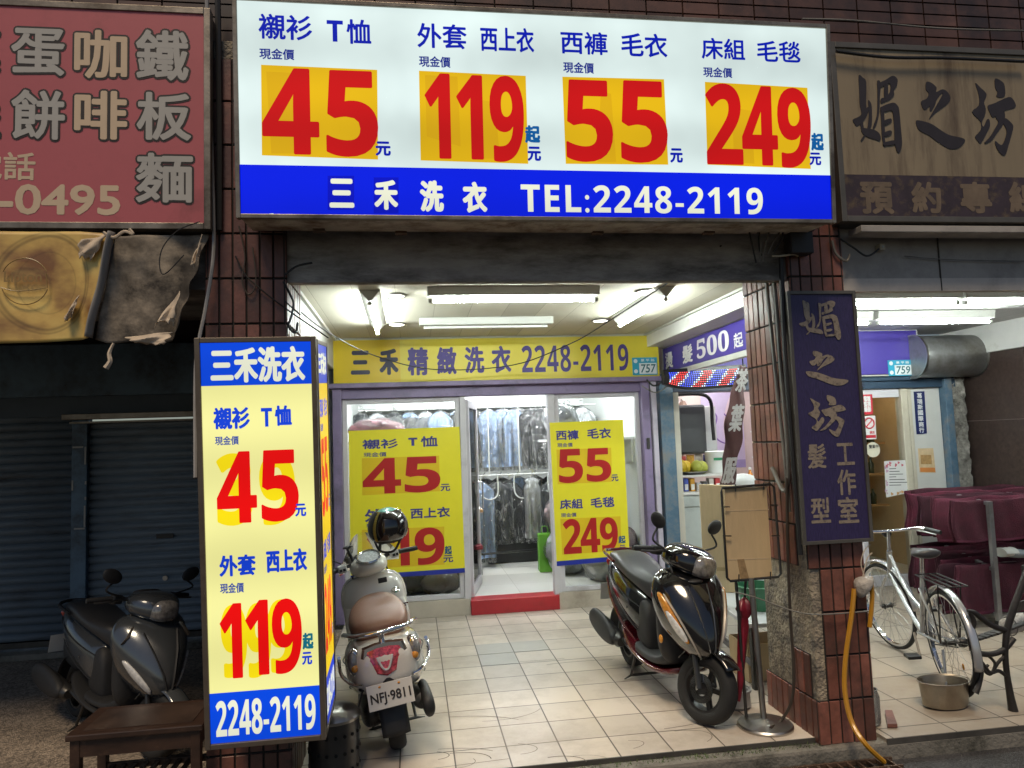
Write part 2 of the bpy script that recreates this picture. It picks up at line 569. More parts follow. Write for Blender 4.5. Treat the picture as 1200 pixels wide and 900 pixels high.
m_floor = tile_material('arcade_tile', (0.60, 0.525, 0.45), 0.302, 0.304, 0.188, 4.285, joint=0.010, jc=(0.07, 0.055, 0.042), damt=0.5)
m_floor_r = tile_material('arcade_tile_right', (0.40, 0.345, 0.28), 0.40, 0.40, 2.66, 4.05, joint=0.012, jc=(0.06, 0.05, 0.04), damt=0.6)
m_shopfloor = tile_material('shop_tile', (0.82, 0.80, 0.76), 0.6, 0.6, 0.5, 7.7, joint=0.004, jc=(0.4, 0.38, 0.34), rough=0.25, dirt=(0.80, 0.78, 0.73), damt=0.05, scuff=0.12)
m_pebble = M('washed_pebble', (0.30, 0.25, 0.20), 0.7, var=0.3, scale=3, bump=1.0, bscale=110, cell=70)
m_asphalt = M('asphalt', (0.055, 0.055, 0.058), 0.7, var=0.3, scale=5, bump=0.7, bscale=160, cell=140, rvar=0.2)
m_concrete = M('kerb_concrete', (0.26, 0.24, 0.205), 0.85, var=0.35, scale=3, bump=0.5, bscale=45, dirt=(0.06, 0.057, 0.045), dirt_amt=0.75, dirt_scale=3)
m_oldcon = M('old_concrete', (0.44, 0.42, 0.39), 0.85, var=0.3, scale=1.6, bump=0.2, bscale=40, dirt=(0.12, 0.11, 0.10), dirt_amt=0.75, stretch=(0.6, 1, 2.2))
m_lightcon = M('grey_fascia', (0.38, 0.355, 0.33), 0.8, var=0.15, scale=1.6, bump=0.1, dirt=(0.22, 0.205, 0.19), dirt_amt=0.5)

KY = at(1047, 886, Z=-0.10).y
structure(MB().box((-40, -30, -0.30), (40, KY, -0.12)).build('street', m_asphalt))
structure(MB().box((-0.72, PY + 0.06, -0.2), (2.62, SY + 0.1, 0)).build('arcade_floor', m_floor))
structure(MB().box((2.62, PY - 0.03, -0.2), (9, SY + 0.1, -0.004)).build('neighbour_floor', m_floor_r))
structure(MB().box((-9, 3.2, -0.2), (-0.72, 7.3, -0.002)).build('pebble_pavement', m_pebble))
structure(MB().box((-0.72, PY + 0.050, -0.1), (2.235, PY + 0.0595, 0.0015)).build('floor_edge', M('edge_dirt', (0.06, 0.055, 0.048), 0.7, var=0.4)))
structure(MB().box((2.62, PY - 0.036, -0.05), (9, PY - 0.0305, -0.006)).build('floor_edge', MATS['edge_dirt']))
structure(MB().box((-0.72, KY, -0.28), (9, PY + 0.06, -0.022)).build('kerb', m_concrete, bevel=0.02))
# patches of paler, replaced floor tiles
m_newtile = M('replaced_tile', (0.60, 0.57, 0.53), 0.2, var=0.04)
for i, j in ((1, 5), (1, 6), (2, 6)):
    x0 = 0.188 + 0.302 * i; y0 = 4.285 + 0.304 * j
    structure(MB().box((x0 + 0.004, y0 + 0.004, -0.01), (x0 + 0.298, y0 + 0.300, 0.003)).build('floor_tile', m_newtile))

# thin curved scratches and tyre scuffs on the front tiles
m_scuff = M('scuff_mark', (0.10, 0.08, 0.06), 0.7, var=0.4, scale=30)
random.seed(21)
for i in range(16):
    x = random.uniform(-.1, 1.5); y = random.uniform(4.05, 4.35) if i < 11 else random.uniform(4.5, 6.3)
    a0 = random.uniform(-.35, .35); L_ = random.uniform(.12, .55); cv = random.uniform(-1.6, 1.6)
    pts = [Vector((x + L_ * t * math.cos(a0 + cv * t), y + L_ * t * math.sin(a0 + cv * t) * .5, .0014)) for t in np.linspace(0, 1, 12)]
    wd_ = random.uniform(.0012, .003)
    q = MB()
    for p_, r_ in zip(pts[:-1], pts[1:]):
        n_ = Vector((-(r_ - p_).y, (r_ - p_).x, 0)).normalized() * wd_
        q.add([p_ - n_, r_ - n_, r_ + n_, p_ + n_], [(0, 1, 2, 3)])
    structure(q.build('floor_scuff', m_scuff, fix=False))

# --- drain grate at the kerb
g = thing('drain_grate', 'rusty iron drain grate let into the street below the tiled pillar', 'drain grate', (2.3, KY - .15, -0.12))
m_rust = M('rusty_iron', (0.10, 0.06, 0.04), 0.7, 0.4, var=0.4, scale=9, bump=0.3)
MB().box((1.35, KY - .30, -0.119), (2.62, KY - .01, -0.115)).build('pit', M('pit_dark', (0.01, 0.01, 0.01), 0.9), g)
bm_ = MB()
for i in range(21):
    x = 1.38 + i * 0.06
    bm_.box((x, KY - .298, -0.112), (x + 0.012, KY - .012, -0.092))
for y in (KY - .30, KY - .215, KY - .13, KY - .035):
    bm_.box((1.352, y, -0.1125), (2.618, y + 0.013, -0.090))
bm_.build('bars', m_rust, g)

# --- building: upper wall, beams and slab
m_brown = M('brown_wall_tile', (0.10, 0.05, 0.038), 0.45, island=0.3, var=0.3, scale=3, dirt=(0.03, 0.02, 0.018), dirt_amt=0.6)
m_grout = M('dark_grout', (0.025, 0.022, 0.02), 0.9)
bld = thing('apartment_building', 'old apartment building whose ground floor arcade holds the shops', 'building', (0.8, PY, 2.65))
MB().box((-9, PY + 0.10, 3.4), (9, PY + 0.5, 9)).build('upper_wall', m_grout, bld)
bm_ = MB()
z = 4.02
while z < 5.6:
    x = -3.4
    while x < 6:
        bm_.box((x, PY + 0.075, z), (x + 0.222, PY + 0.10, z + 0.067)); x += 0.232
    z += 0.077
bm_.build('wall_tiles', m_brown, bld)
bm_ = MB().box((-0.66, PY + 0.03, 2.65), (2.24, PY + 0.09, 3.45))
for x in (0.05, 1.25):
    pass
bm_.build('front_beam', m_oldcon, bld, bevel=0.006)
MB().box((2.585, PY + 0.045, 2.585), (9, PY + 0.10, 2.665)).build('beam_edge', M('pale_beam_edge', (0.58, 0.53, 0.48), 0.8, var=0.1, dirt=(0.35, 0.32, 0.29), dirt_amt=0.4), bld)
MB().box((2.585, PY + 0.05, 2.666), (9, PY + 0.10, 3.45)).build('front_beam', m_lightcon, bld, label='grey fascia beam over the neighbour')
bm_ = MB()
for x in (3.26, 3.95):
    bm_.box((x, PY + 0.042, 2.587), (x + 0.006, PY + 0.0495, 3.0))
bm_.build('joint_line', M('joint_dark', (0.06, 0.055, 0.05), 0.9), bld)
MB().box((-9, PY + 0.05, 2.62), (-1.07, PY + 0.35, 3.45)).build('front_beam', m_oldcon, bld, label='dark beam behind the pink board')
# beams running back from the pillars to the shops
m_cream = M('cream_paint', (0.60, 0.56, 0.45), 0.6, var=0.06, scale=2, dirt=(0.42, 0.36, 0.25), dirt_amt=0.25)
MB().box((2.524, 4.5, 2.715), (2.90, SY, 3.1)).build('cross_beam', m_white, bld, bevel=0.008)
MB().box((-1.06, 4.3, 2.55), (-0.78, SY, 3.1)).build('cross_beam', M('grey_paint', (0.42, 0.41, 0.38), 0.6, var=0.1), bld, bevel=0.008)
MB().box((6.35, 4.0, 2.55), (6.9, SY + 0.3, 3.1)).build('cross_beam', m_white, bld, bevel=0.008)

# --- ceilings
m_ceil = tile_material('ceiling_board', (0.66, 0.62, 0.51), 0.30, 3.2, -0.7, 4.2, joint=0.005, jc=(0.36, 0.32, 0.24), rough=0.55, dirt=(0.45, 0.37, 0.24), damt=0.2)
m_ceil2 = tile_material('ceiling_board_right', (0.62, 0.62, 0.60), 0.22, 5, 2.8, 4.2, joint=0.008, jc=(0.35, 0.35, 0.33), rough=0.5, dirt=(0.5, 0.48, 0.44), damt=0.2)
structure(MB().box((-0.78, PY + 0.09, CZ), (2.524, SY + 0.1, CZ + 0.06)).build('arcade_ceiling', m_ceil))
structure(MB().box((2.90, PY + 0.10, CZ), (6.35, SY + 0.3, CZ + 0.06)).build('neighbour_ceiling', m_ceil2))
structure(MB().box((-9, PY + 0.35, 3.0), (-1.06, SY, 3.06)).build('shutter_bay_ceiling', m_oldcon))
tr = thing('ceiling_trim', 'white plastic trim running round the edge of the arcade ceiling', 'trim', (0.8, 5.5, CZ - 0.02))
MB().box((-0.78, 4.32, CZ - 0.028), (-0.752, SY - 0.1, CZ - 0.002)).box((-0.752, SY - 0.125, CZ - 0.024), (2.52, SY - 0.10, CZ - 0.002)).build('side_trim', m_fix, tr)
MB().box((2.498, 4.32, CZ - 0.022), (2.522, SY - 0.13, CZ - 0.002)).build('edge_trim', m_fix, tr)

# --- brick pillars
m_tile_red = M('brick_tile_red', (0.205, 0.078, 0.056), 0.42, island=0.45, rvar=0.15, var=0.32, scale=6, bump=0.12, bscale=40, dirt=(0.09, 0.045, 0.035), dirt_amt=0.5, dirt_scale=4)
m_plaster = M('bare_plaster', (0.42, 0.35, 0.25), 0.9, var=0.35, scale=16, bump=0.9, bscale=55, dirt=(0.13, 0.115, 0.10), dirt_amt=0.75, dirt_scale=7)

def pillar(label, x0, x1, y0, y1, gone, tile=None):
    p = thing('brick_pillar', label, 'pillar', ((x0 + x1) / 2, (y0 + y1) / 2, 0))
    t = 0.016
    MB().box((x0 + t, y0 + t, -0.06), (x1 - t, y1 - t, 4.0)).build('core', m_plaster, p, bevel=0.006)
    gm = MB(); tm = MB()
    rh = 0.245
    faces = [('front', x1 - x0), ('left', y1 - y0), ('right', y1 - y0)]
    for nm, L_ in faces:
        n = max(1, round(L_ / 0.0655)); wd = L_ / n
        for r_ in range(16):
            za = -0.02 + r_ * rh; zb = za + rh - 0.012
            for i in range(n):
                a = i * wd + 0.0048; b = (i + 1) * wd - 0.0048
                if gone(nm, i, n, r_): continue
                jit = random.uniform(-0.002, 0.002)
                gz = (za - 0.005, zb + 0.005)
                if nm == 'front':
                    tm.box((x0 + a, y0 - jit, za), (x0 + b, y0 + t - 0.004, zb))
                    gm.box((x0 + a - 0.005, y0 + 0.009, gz[0]), (x0 + b + 0.005, y0 + t + 0.0005, gz[1]))
                elif nm == 'left':
                    tm.box((x0 + jit, y0 + a, za), (x0 + t - 0.004, y0 + b, zb))
                    gm.box((x0 + 0.009, y0 + a - 0.005, gz[0]), (x0 + t + 0.0005, y0 + b + 0.005, gz[1]))
                else:
                    tm.box((x1 - t + 0.004, y0 + a, za), (x1 + jit, y0 + b, zb))
                    gm.box((x1 - t - 0.0005, y0 + a - 0.005, gz[0]), (x1 - 0.009, y0 + b + 0.005, gz[1]))
    gm.build('grout', m_grout, p)
    tm.build('tiles', tile or m_tile_red, p, bevel=0.002, seg=1)
    return p

def gone_right(nm, i, n, r_):
    if nm == 'left':
        if r_ == 0: return i == 0 and False
        if r_ == 1: return i not in (3, 2, 1)
        if r_ in (2, 3): return True
        if r_ == 4: return i < 2
    if nm == 'front':
        if r_ in (1, 2): return i == 0 or (i == 1 and r_ == 1 and False)
        if r_ == 3: return i == 0
    return False
pillar('red tiled pillar with bare plaster patches, purple hair salon board on its front', 2.236, 2.586, PY, 4.56, gone_right)
pillar('red tiled pillar in shade behind the upright lit price box', -1.07, -0.652, PY, 4.45, lambda *a: False, M('brick_tile_shaded', (0.125, 0.05, 0.038), 0.42, island=0.4, rvar=0.15, var=0.3, scale=6, bump=0.12, bscale=40, dirt=(0.05, 0.03, 0.025), dirt_amt=0.5, dirt_scale=4))  # darker copy of the red tile, shade around the sign put into its colour
# ================================================================== SIGNS
EL = 1.0
def lit(name, r, g, b, k=1.0, evar=0.06, base=None):
    c = srgb(r, g, b)
    return M(name, tuple(x * 0.06 for x in c), 0.35, var=0.0, emis=c, estr=k * EL, evar=evar, spec=0.25)
e_white = lit('lit_white', 226, 243, 240, 1.0, 0.20)
e_blue = lit('lit_blue', 0, 28, 224, 1.0, 0.06)
e_dblue = lit('lit_deep_blue', 0, 14, 190, 1.0)
e_let = lit('lit_blue_ink', 0, 24, 172, 1.0, 0.05)
e_small = lit('lit_blue_ink_small', 28, 44, 140, 1.0, 0.05)
e_red = lit('lit_red', 200, 14, 14, 1.0, 0.10)
e_yel = lit('lit_yellow', 228, 182, 12, 1.0, 0.12)
e_teal = lit('lit_teal_ink', 10, 92, 160, 1.0)
e_cream = lit('lit_cream_letters', 236, 238, 214, 1.0, 0.05)
# -- the big price board over the arcade
A = at(277, 256, Y=3.60); B = at(979, 262, Y=3.60); Tl = at(270, -5, Y=3.53)
pb = Panel(A, B - A, Tl - A)
s = thing('lightbox_sign', 'huge white lit price board with blue phone band over the arcade entrance', 'sign', tuple((A + B) / 2))
U1 = (B - A).length; V1 = pb.uv(620, 12)[1]
fr = 0.022
MB().prism([pb.P(u, v, -0.012) for u, v in rect(0.012, U1 - 0.012, 0.012, V1 - 0.012)], -pb.N * 0.30).build('box', M('sign_box_metal', (0.50, 0.45, 0.38), 0.6, 0.0, var=0.2, dirt=(0.12, 0.06, 0.03), dirt_amt=0.6, dirt_scale=5), s)
frame(pb, 0, U1, 0, V1, fr, -0.03, 0.012).build('frame', m_alu, s, bevel=0.003)
vb = pb.uv(630, 199)[1]
plate(pb, rect(fr, U1 - fr, vb, V1 - fr), e_white, s, 'face', -0.01, 0.0)
plate(pb, rect(fr, U1 - fr, fr, vb - 0.0005), e_blue, s, 'phone_band', -0.01, 0.0)
def quad_uv(p, pts): return [p.uv(*q) for q in pts]
for pts in ([(307, 182), (443, 187), (442, 82), (306, 76)], [(493, 188), (619, 192), (616, 89), (491, 83)], [(663, 192), (783, 193), (778, 93), (659, 90)], [(829, 193), (950, 198), (946, 103), (826, 96)]):
    plate(pb, quad_uv(pb, pts), e_yel, s, 'price_patch', 0.0, 0.0012)
# faint older stickers showing through the patches
e_yel2 = lit('lit_yellow_ghost', 218, 170, 12, 1.0, 0.05)
for pts in ([(318, 180), (356, 180), (352, 86), (312, 84)], [(500, 160), (540, 172), (536, 90), (498, 88)], [(560, 186), (586, 186), (580, 120), (556, 116)], [(700, 190), (722, 190), (716, 110), (704, 108)], [(860, 190), (884, 192), (880, 130), (858, 126)]):
    plate(pb, quad_uv(pb, pts), e_yel2, s, 'old_sticker', 0.001, 0.0016)
for t_, q in (('襯衫', (303, 17, 366, 47)), ('恤', (406, 23, 435, 52)), (bold('T'), (383, 24, 402, 49)), ('外套', (489, 28, 547, 57)), ('西上衣', (563, 32, 626, 61)), ('西褲', (657, 37, 712, 64)),
              ('毛衣', (728, 39, 782, 67)), ('床組', (822, 45, 873, 70)), ('毛毯', (887, 48, 938, 73))):
    letter(pb, t_, q, e_let, s, w=0.022 if t_ != bold('T') else 0.006, d=0.001)
for q in ((304, 57, 345, 70), (491, 66, 528, 79), (660, 73, 696, 86), (824, 79, 858, 91)):
    letter(pb, '現金價', q, e_small, s, w=0.025, d=0.001)
for t_, q in (('4', (307, 80, 374, 181)), ('5', (382, 83, 443, 184)), ('1', (498, 86, 528, 186)), ('1', (535, 88, 566, 187)), ('9', (574, 89, 614, 190)),
              ('5', (663, 94, 718, 190)), ('5', (727, 95, 782, 191)), ('2', (827, 98, 870, 193)), ('4', (869, 101, 911, 194)), ('9', (911, 103, 950, 197))):
    letter(pb, bold(t_), q, e_red, s, w=0.012, d=0.0022, name='price_digit')
for q in ((440, 166, 458, 183), (618, 172, 634, 189), (785, 174, 800, 191), (948, 179, 962, 194)):
    letter(pb, '元', q, e_let, s, w=0.045, d=0.003)
for q in ((615, 147, 633, 168), (950, 156, 965, 177)):
    letter(pb, '起', q, e_teal, s, w=0.045, d=0.003)
for q in ((384, 206, 415, 246), (438, 208, 467, 250)):
    plate(pb, quad_uv(pb, [(q[0], q[3]), (q[2], q[3]), (q[2], q[1]), (q[0], q[1])]), e_dblue, s, 'letter_patch', 0, 0.001)
for t_, q in (('三', (386, 209.5, 415, 243.5)), ('禾', (438.5, 211, 466.5, 246)), ('洗', (492, 211.5, 520, 248.5)), ('衣', (542, 213, 571, 249.5))):
    letter(pb, t_, q, e_cream, s, w=0.042, d=0.0015)
letter(pb, bold('TEL:2248-2119'), (614, 218, 897, 250), e_cream, s, w=0.004, d=0.0015, tr=1.08)
for x, y in ((374, 268), (470, 271), (700, 271), (830, 271)):
    p = at(x, y, Z=2.884); MB().box((p.x - 0.03, p.y - 0.02, 2.868), (p.x + 0.03, p.y + 0.02, 2.88)).build('bottom_vent', m_rust, s)
# torn plastic chip at the lower left of the lit band
plate(pb, [pb.uv(*q) for q in ((308, 253), (325, 254), (320, 250), (312, 251))], e_white, s, 'chip', 0.0005, 0.0015)

# -- upright price box in front of the left pillar
A = at(242, 878, Y=3.56); B = at(382, 861, Y=3.56); Tl = at(229, 397, Y=3.39)
pv = Panel((-.966, 3.56, .405), (1, 0, 0), (0, -.17, 1.88))
U2 = .534; V2 = pv.uv(300, 395)[1]
s = thing('lightbox_sign', 'tall upright lit price box in yellow and blue before the left pillar', 'sign', tuple((A + B) / 2))
f2y = lit('lit_pale_yellow', 244, 240, 158, 1.0, 0.06)
f2b = lit('lit_sign_blue', 8, 72, 222, 1.0, 0.05)
f2r = lit('lit_bright_red', 232, 14, 14, 1.0, 0.05)
f2g = lit('lit_strong_yellow', 248, 222, 20, 1.0, 0.04)
f2i = lit('lit_ink_blue', 22, 66, 208, 1.0)
f2s = lit('lit_ink_blue_small', 40, 70, 160, 1.0)
f2t = lit('lit_ink_teal', 20, 110, 130, 1.0)
m_fr2 = M('brown_sign_frame', (0.20, 0.165, 0.13), 0.45, 0.6, var=0.2, dirt=(0.10, 0.07, 0.05), dirt_amt=0.5)
DB = 0.42
MB().prism([pv.P(u, v, -0.012) for u, v in rect(0.012, U2 - 0.014, 0.012, V2 - 0.012)], -pv.N * DB).build('box', m_fr2, s)
fw = 0.024
frame(pv, 0, U2, 0, V2, fw, -0.035, 0.012).build('frame', m_fr2, s, bevel=0.003)
va = pv.uv(300, 451)[1]; vc = pv.uv(310, 808)[1]
plate(pv, rect(fw, U2 - fw, va, V2 - fw), f2b, s, 'face', -0.01, 0.0)
plate(pv, rect(fw, U2 - fw, vc, va - 0.0005), f2y, s, 'face', -0.01, 0.0)
plate(pv, rect(fw, U2 - fw, fw, vc - 0.0005), f2b, s, 'face', -0.01, 0.0)
letter(pv, '三禾洗衣', (247, 406, 358, 448), e_cream, s, w=0.034, d=0.0012, tr=1.05)
for t_, q in (('襯衫', (250, 477, 293, 503)), (bold('T'), (306, 478, 319, 500)), ('恤', (322, 475, 342, 499)), ('外套', (257, 650, 300, 675)), ('西上衣', (312, 643, 360, 670))):
    letter(pv, t_, q, f2i, s, w=0.035 if t_ != bold('T') else 0.01, d=0.0012)
for q in ((252, 511, 280, 521.5), (258, 683, 286, 695)):
    letter(pv, '現金價', q, f2s, s, w=0.02, d=0.0012)
for t_, q in (('3', (254, 531, 296, 616)), ('9', (304, 531, 346, 615)), ('9', (259, 708, 290, 794)), ('9', (288, 706, 318, 794)), ('9', (314, 702, 346, 788))):
    letter(pv, bold(t_), q, f2g, s, w=0.02, d=0.0012, name='old_digit')
for t_, q in (('4', (254, 529, 301, 613)), ('5', (306, 527, 350, 611)), ('1', (258, 707, 284, 795)), ('1', (288, 703, 315, 791)), ('9', (319, 701, 354, 789))):
    letter(pv, bold(t_), q, f2r, s, w=0.010, d=0.0026, name='price_digit')
for q in ((346, 590, 359, 605), (354, 763.5, 366, 778.5)):
    letter(pv, '元', q, f2i, s, w=0.04, d=0.004)
letter(pv, '起', (354.5, 741, 367.5, 760.5), f2t, s, w=0.04, d=0.004)
letter(pv, bold('2248-2119'), (253.5, 817, 370.5, 859), e_cream, s, w=0.006, d=0.0012)
# its side face
ps = Panel(pv.P(U2 - 0.004, 0, -0.02), -pv.N, pv.V)
sf = DB - 0.02
frame(ps, 0, sf, 0.012, V2 - 0.012, 0.02, -0.01, 0.008).build('side_frame', m_fr2, s, bevel=0.002)
f2o = lit('lit_orange_yellow', 244, 206, 24, 1.0, 0.05)
f2c = lit('lit_side_blue', 40, 70, 205, 1.0, 0.05)
plate(ps, rect(0.02, sf - 0.02, 0.032, vc), f2c, s, 'side_face', 0.001, 0.003)
plate(ps, rect(0.02, sf - 0.02, vc + 0.0005, va), f2o, s, 'side_face', 0.001, 0.003)
plate(ps, rect(0.02, sf - 0.02, va + 0.0005, V2 - 0.032), f2c, s, 'side_face', 0.001, 0.003)
ux = lambda a, b: (0.02 + (sf - 0.04) * a, 0.02 + (sf - 0.04) * b)
def sl(t_, a, b, v0, v1, m, w_, d_=0.004):
    u0, u1 = ux(a, b); letter(ps, t_, None, m, s, w=w_, d=d_, uvbox=(u0, u1, V2 * v0, V2 * v1))
sl('三禾洗衣', .08, .92, .905, .965, e_cream, .05)
sl('西褲', .10, .42, .795, .845, f2i, .03); sl('毛衣', .52, .88, .795, .845, f2i, .03); sl('現金價', .12, .38, .76, .78, f2s, .02)
sl(bold('55'), .12, .80, .54, .74, f2r, .01); sl('元', .82, .94, .545, .58, f2i, .04)
sl('床組', .10, .42, .43, .48, f2i, .03); sl('毛毯', .52, .88, .43, .48, f2i, .03); sl('現金價', .12, .38, .395, .415, f2s, .02)
sl(bold('249'), .10, .82, .19, .37, f2r, .01); sl('元', .84, .95, .195, .225, f2i, .04)
sl(bold('2248-2119'), .06, .94, .04, .11, e_cream, .004)
# bracket that carries the box on the pillar, strap and cord
m_ = MB().box((-0.98, 3.9, 2.0), (-0.5, 3.955, 2.04)).box((-0.98, 3.9, 0.75), (-0.5, 3.955, 0.79))
m_.build('bracket', m_dark_steel, s)

# -- pink breakfast board
m_pink = M('faded_pink_board', (0.44, 0.098, 0.116), 0.5, var=0.08, scale=2, dirt=(0.30, 0.07, 0.078), dirt_amt=0.25)
m_pk_d = M('letter_outline_dark', (0.02, 0.015, 0.015), 0.6)
m_pk_g = M('letter_grey', (0.40, 0.39, 0.37), 0.6, var=0.06)
m_pk_t = M('letter_tan', (0.60, 0.46, 0.32), 0.6, var=0.06)
A = at(-60, 268.5, Y=3.86); B = at(247, 268.5, Y=3.86)
A = Vector((-2.75, 3.86, B.z)); 
pp = Panel((-2.75, 3.86, at(243, 269, Y=3.86).z), (1, 0, 0), (0, 0, 1))
Up = at(247, 150, Y=3.86).x + 2.75; Vp = pp.uv(240, 10)[1]
s = thing('signboard', 'faded pink breakfast board with outlined Chinese characters above the torn banner', 'sign', (-1.9, 3.9, pp.O.z))
MB().prism([pp.P(u, v, -0.004) for u, v in rect(0.01, Up - 0.01, 0.01, Vp - 0.01)], (0, 0.13, 0)).build('box', m_dark_steel, s)
plate(pp, rect(0.02, Up - 0.03, 0.02, Vp - 0.02), m_pink, s, 'face', -0.003, 0.0)
frame(pp, 0, Up, 0, Vp, 0.034, -0.05, 0.008).build('frame', m_alu, s, bevel=0.003)
for t_, q, m in (('鐵', (157, 33, 224, 97), m_pk_g), ('板', (158, 106, 227, 167), m_pk_g), ('麵', (157, 177, 229, 240), m_pk_g), ('咖', (85, 33, 152, 95), m_pk_t),
                 ('啡', (85, 104, 152, 166), m_pk_t), ('蛋', (11, 31, 79, 91), m_pk_g), ('餅', (11, 103, 79, 166), m_pk_g), ('漢', (-64, 30, 3, 88), m_pk_t), ('堡', (-64, 102, 3, 164), m_pk_t)):
    letter(pp, t_, q, m_pk_d, s, w=0.060, d=0.001, n=12, name='letter_outline')
    q2 = (q[0] + 2.4, q[1] + 2.4, q[2] - 2.4, q[3] - 2.4)
    letter(pp, t_, q2, m, s, w=0.024, d=0.003)
letter(pp, '電話', (-34, 178, 42, 211), m_pk_t, s, w=0.02, d=0.001)
letter(pp, '-0495', (-2, 216, 142, 252), m_pk_t, s, w=0.035, d=0.001)

# -- torn banner hanging under the pink board
m_gold = bpy.data.materials.new('gold_print'); m_gold.use_nodes = True
nt = m_gold.node_tree; N, L = nt.nodes, nt.links; b = N['Principled BSDF']
tc = N.new('ShaderNodeTexCoord'); mp = N.new('ShaderNodeMapping'); L.new(tc.outputs['UV'], mp.inputs[0])
nz = N.new('ShaderNodeTexNoise'); nz.inputs['Scale'].default_value = 2.2; nz.inputs['Detail'].default_value = 5; L.new(tc.outputs['UV'], nz.inputs['Vector'])
rp = N.new('ShaderNodeValToRGB'); e = rp.color_ramp.elements
e[0].position = 0.36; e[0].color = (0.24, 0.115, 0.045, 1); e[1].position = 0.66; e[1].color = (0.85, 0.64, 0.20, 1)
x = rp.color_ramp.elements.new(0.5); x.color = (0.64, 0.42, 0.12, 1)
L.new(nz.outputs['Fac'], rp.inputs[0])
# printed rings of a metal lid
vm = N.new('ShaderNodeVectorMath'); vm.operation = 'DISTANCE'; vm.inputs[1].default_value = (0.947, 0.535, 0); mp.inputs['Scale'].default_value = (1.67, 1, 1); L.new(mp.outputs[0], vm.inputs[0])
sn = N.new('ShaderNodeValToRGB'); sn.color_ramp.interpolation = 'B_SPLINE'
sn.color_ramp.elements[0].color = (1, 1, 1, 1); sn.color_ramp.elements[1].color = (1, 1, 1, 1)
for pos, v in ((.27, 1), (.28, .65), (.29, 1.05), (.405, 1.05), (.425, .28), (.445, 1), (.46, .4), (.475, 1.1), (.62, .75), (.8, 1)):
    q = sn.color_ramp.elements.new(pos); q.color = (v, v, v, 1)
L.new(vm.outputs['Value'], sn.inputs[0])
mx = N.new('ShaderNodeMix'); mx.data_type = 'RGBA'; mx.blend_type = 'MULTIPLY'; mx.inputs['Factor'].default_value = 1
L.new(rp.outputs[0], mx.inputs['A']); L.new(sn.outputs[0], mx.inputs['B']); L.new(mx.outputs['Result'], b.inputs['Base Color'])
b.inputs['Roughness'].default_value = 0.4
m_canvas = M('dirty_canvas_back', (0.34, 0.285, 0.22), 0.8, var=0.4, scale=5, bump=0.5, bscale=14, dirt=(0.05, 0.042, 0.035), dirt_amt=0.75, dirt_scale=3)

s = thing('torn_banner', 'torn printed banner, gold on the left and curled grey back on the right', 'banner', (-1.7, 3.84, 2.5))
pn = Panel((-2.6, 3.84, 2.0), (1, 0, 0), (0, 0, 1))
def uvsheet(name, fn, nu, nv, mat, parent, thick):
    m = MB().grid(fn, nu, nv)
    o = m.build(name, mat, parent, smooth=True, thick=thick, fix=False)
    uvl = o.data.uv_layers.new(name='UVMap')
    for lp in o.data.loops:
        i = lp.vertex_index % (nu + 1); j = lp.vertex_index // (nu + 1)
        uvl.data[lp.index].uv = (i / nu, j / nv)
    return o
def edge(pts, t):
    k = t * (len(pts) - 1); i = min(int(k), len(pts) - 2); f = k - i
    return (pts[i][0] * (1 - f) + pts[i + 1][0] * f, pts[i][1] * (1 - f) + pts[i + 1][1] * f)
def gold_fn(u, v):
    bx, by = edge([(-90, 404), (-20, 404), (45, 402), (88, 399), (110, 398)], u)
    tx, ty = edge([(-90, 270), (-20, 270), (45, 271), (95, 272), (138, 275)], u)
    x = bx + (tx - bx) * v + 2 * math.sin(v * 5) * u; y = by + (ty - by) * v
    a, c = pn.uv(x, y)
    return pn.P(a, c, 0.012 * math.sin(u * 7 + v * 2) + 0.02 * (1 - v) * math.sin(u * 3) + (0.05 * max(0, u - 0.85) / 0.15) * (1 - v))
uvsheet('printed_sheet', gold_fn, 60, 30, m_gold, s, 0.002)
def back_fn(u, v):
    bx, by = edge([(112, 398), (125, 402), (150, 400), (180, 404), (196, 398), (205, 390)], u)
    tx, ty = edge([(136, 277), (150, 276), (175, 274), (200, 273), (220, 272), (240, 270)], u)
    x = bx + (tx - bx) * v; y = by + (ty - by) * v
    if u > 0.88: x += 1.8 * math.sin(v * 22) * (u - 0.88) / 0.12
    a, c = pn.uv(x, y)
    return pn.P(a, c, -0.035 + 0.06 * math.cos(u * 3.1) * 0.6 + 0.009 * math.sin(u * 16 + v * 9) * math.sin(v * 7 + u * 5) + 0.004 * math.sin(v * 31 + u * 12) * u + (0.07 * (1 - v) if u > .8 else 0.0) * (u - .8) * 5)
uvsheet('curled_back', back_fn, 60, 40, m_canvas, s, 0.003)
def strip_fn(u, v):
    bx, by = edge([(104, 396), (113, 398)], u); tx, ty = edge([(131, 276), (140, 276)], u)
    a, c = pn.uv(bx + (tx - bx) * v, by + (ty - by) * v)
    return pn.P(a, c, 0.045 + 0.035 * math.sin(u * math.pi) + 0.01 * math.sin(v * 9))
uvsheet('rolled_edge', strip_fn, 8, 24, M('canvas_edge_grey', (0.22, 0.21, 0.20), 0.7, var=0.2), s, 0.003)
m_scrap = M('pale_canvas_scrap', (0.55, 0.45, 0.34), 0.75, var=0.25, scale=14, bump=0.3, bscale=20)
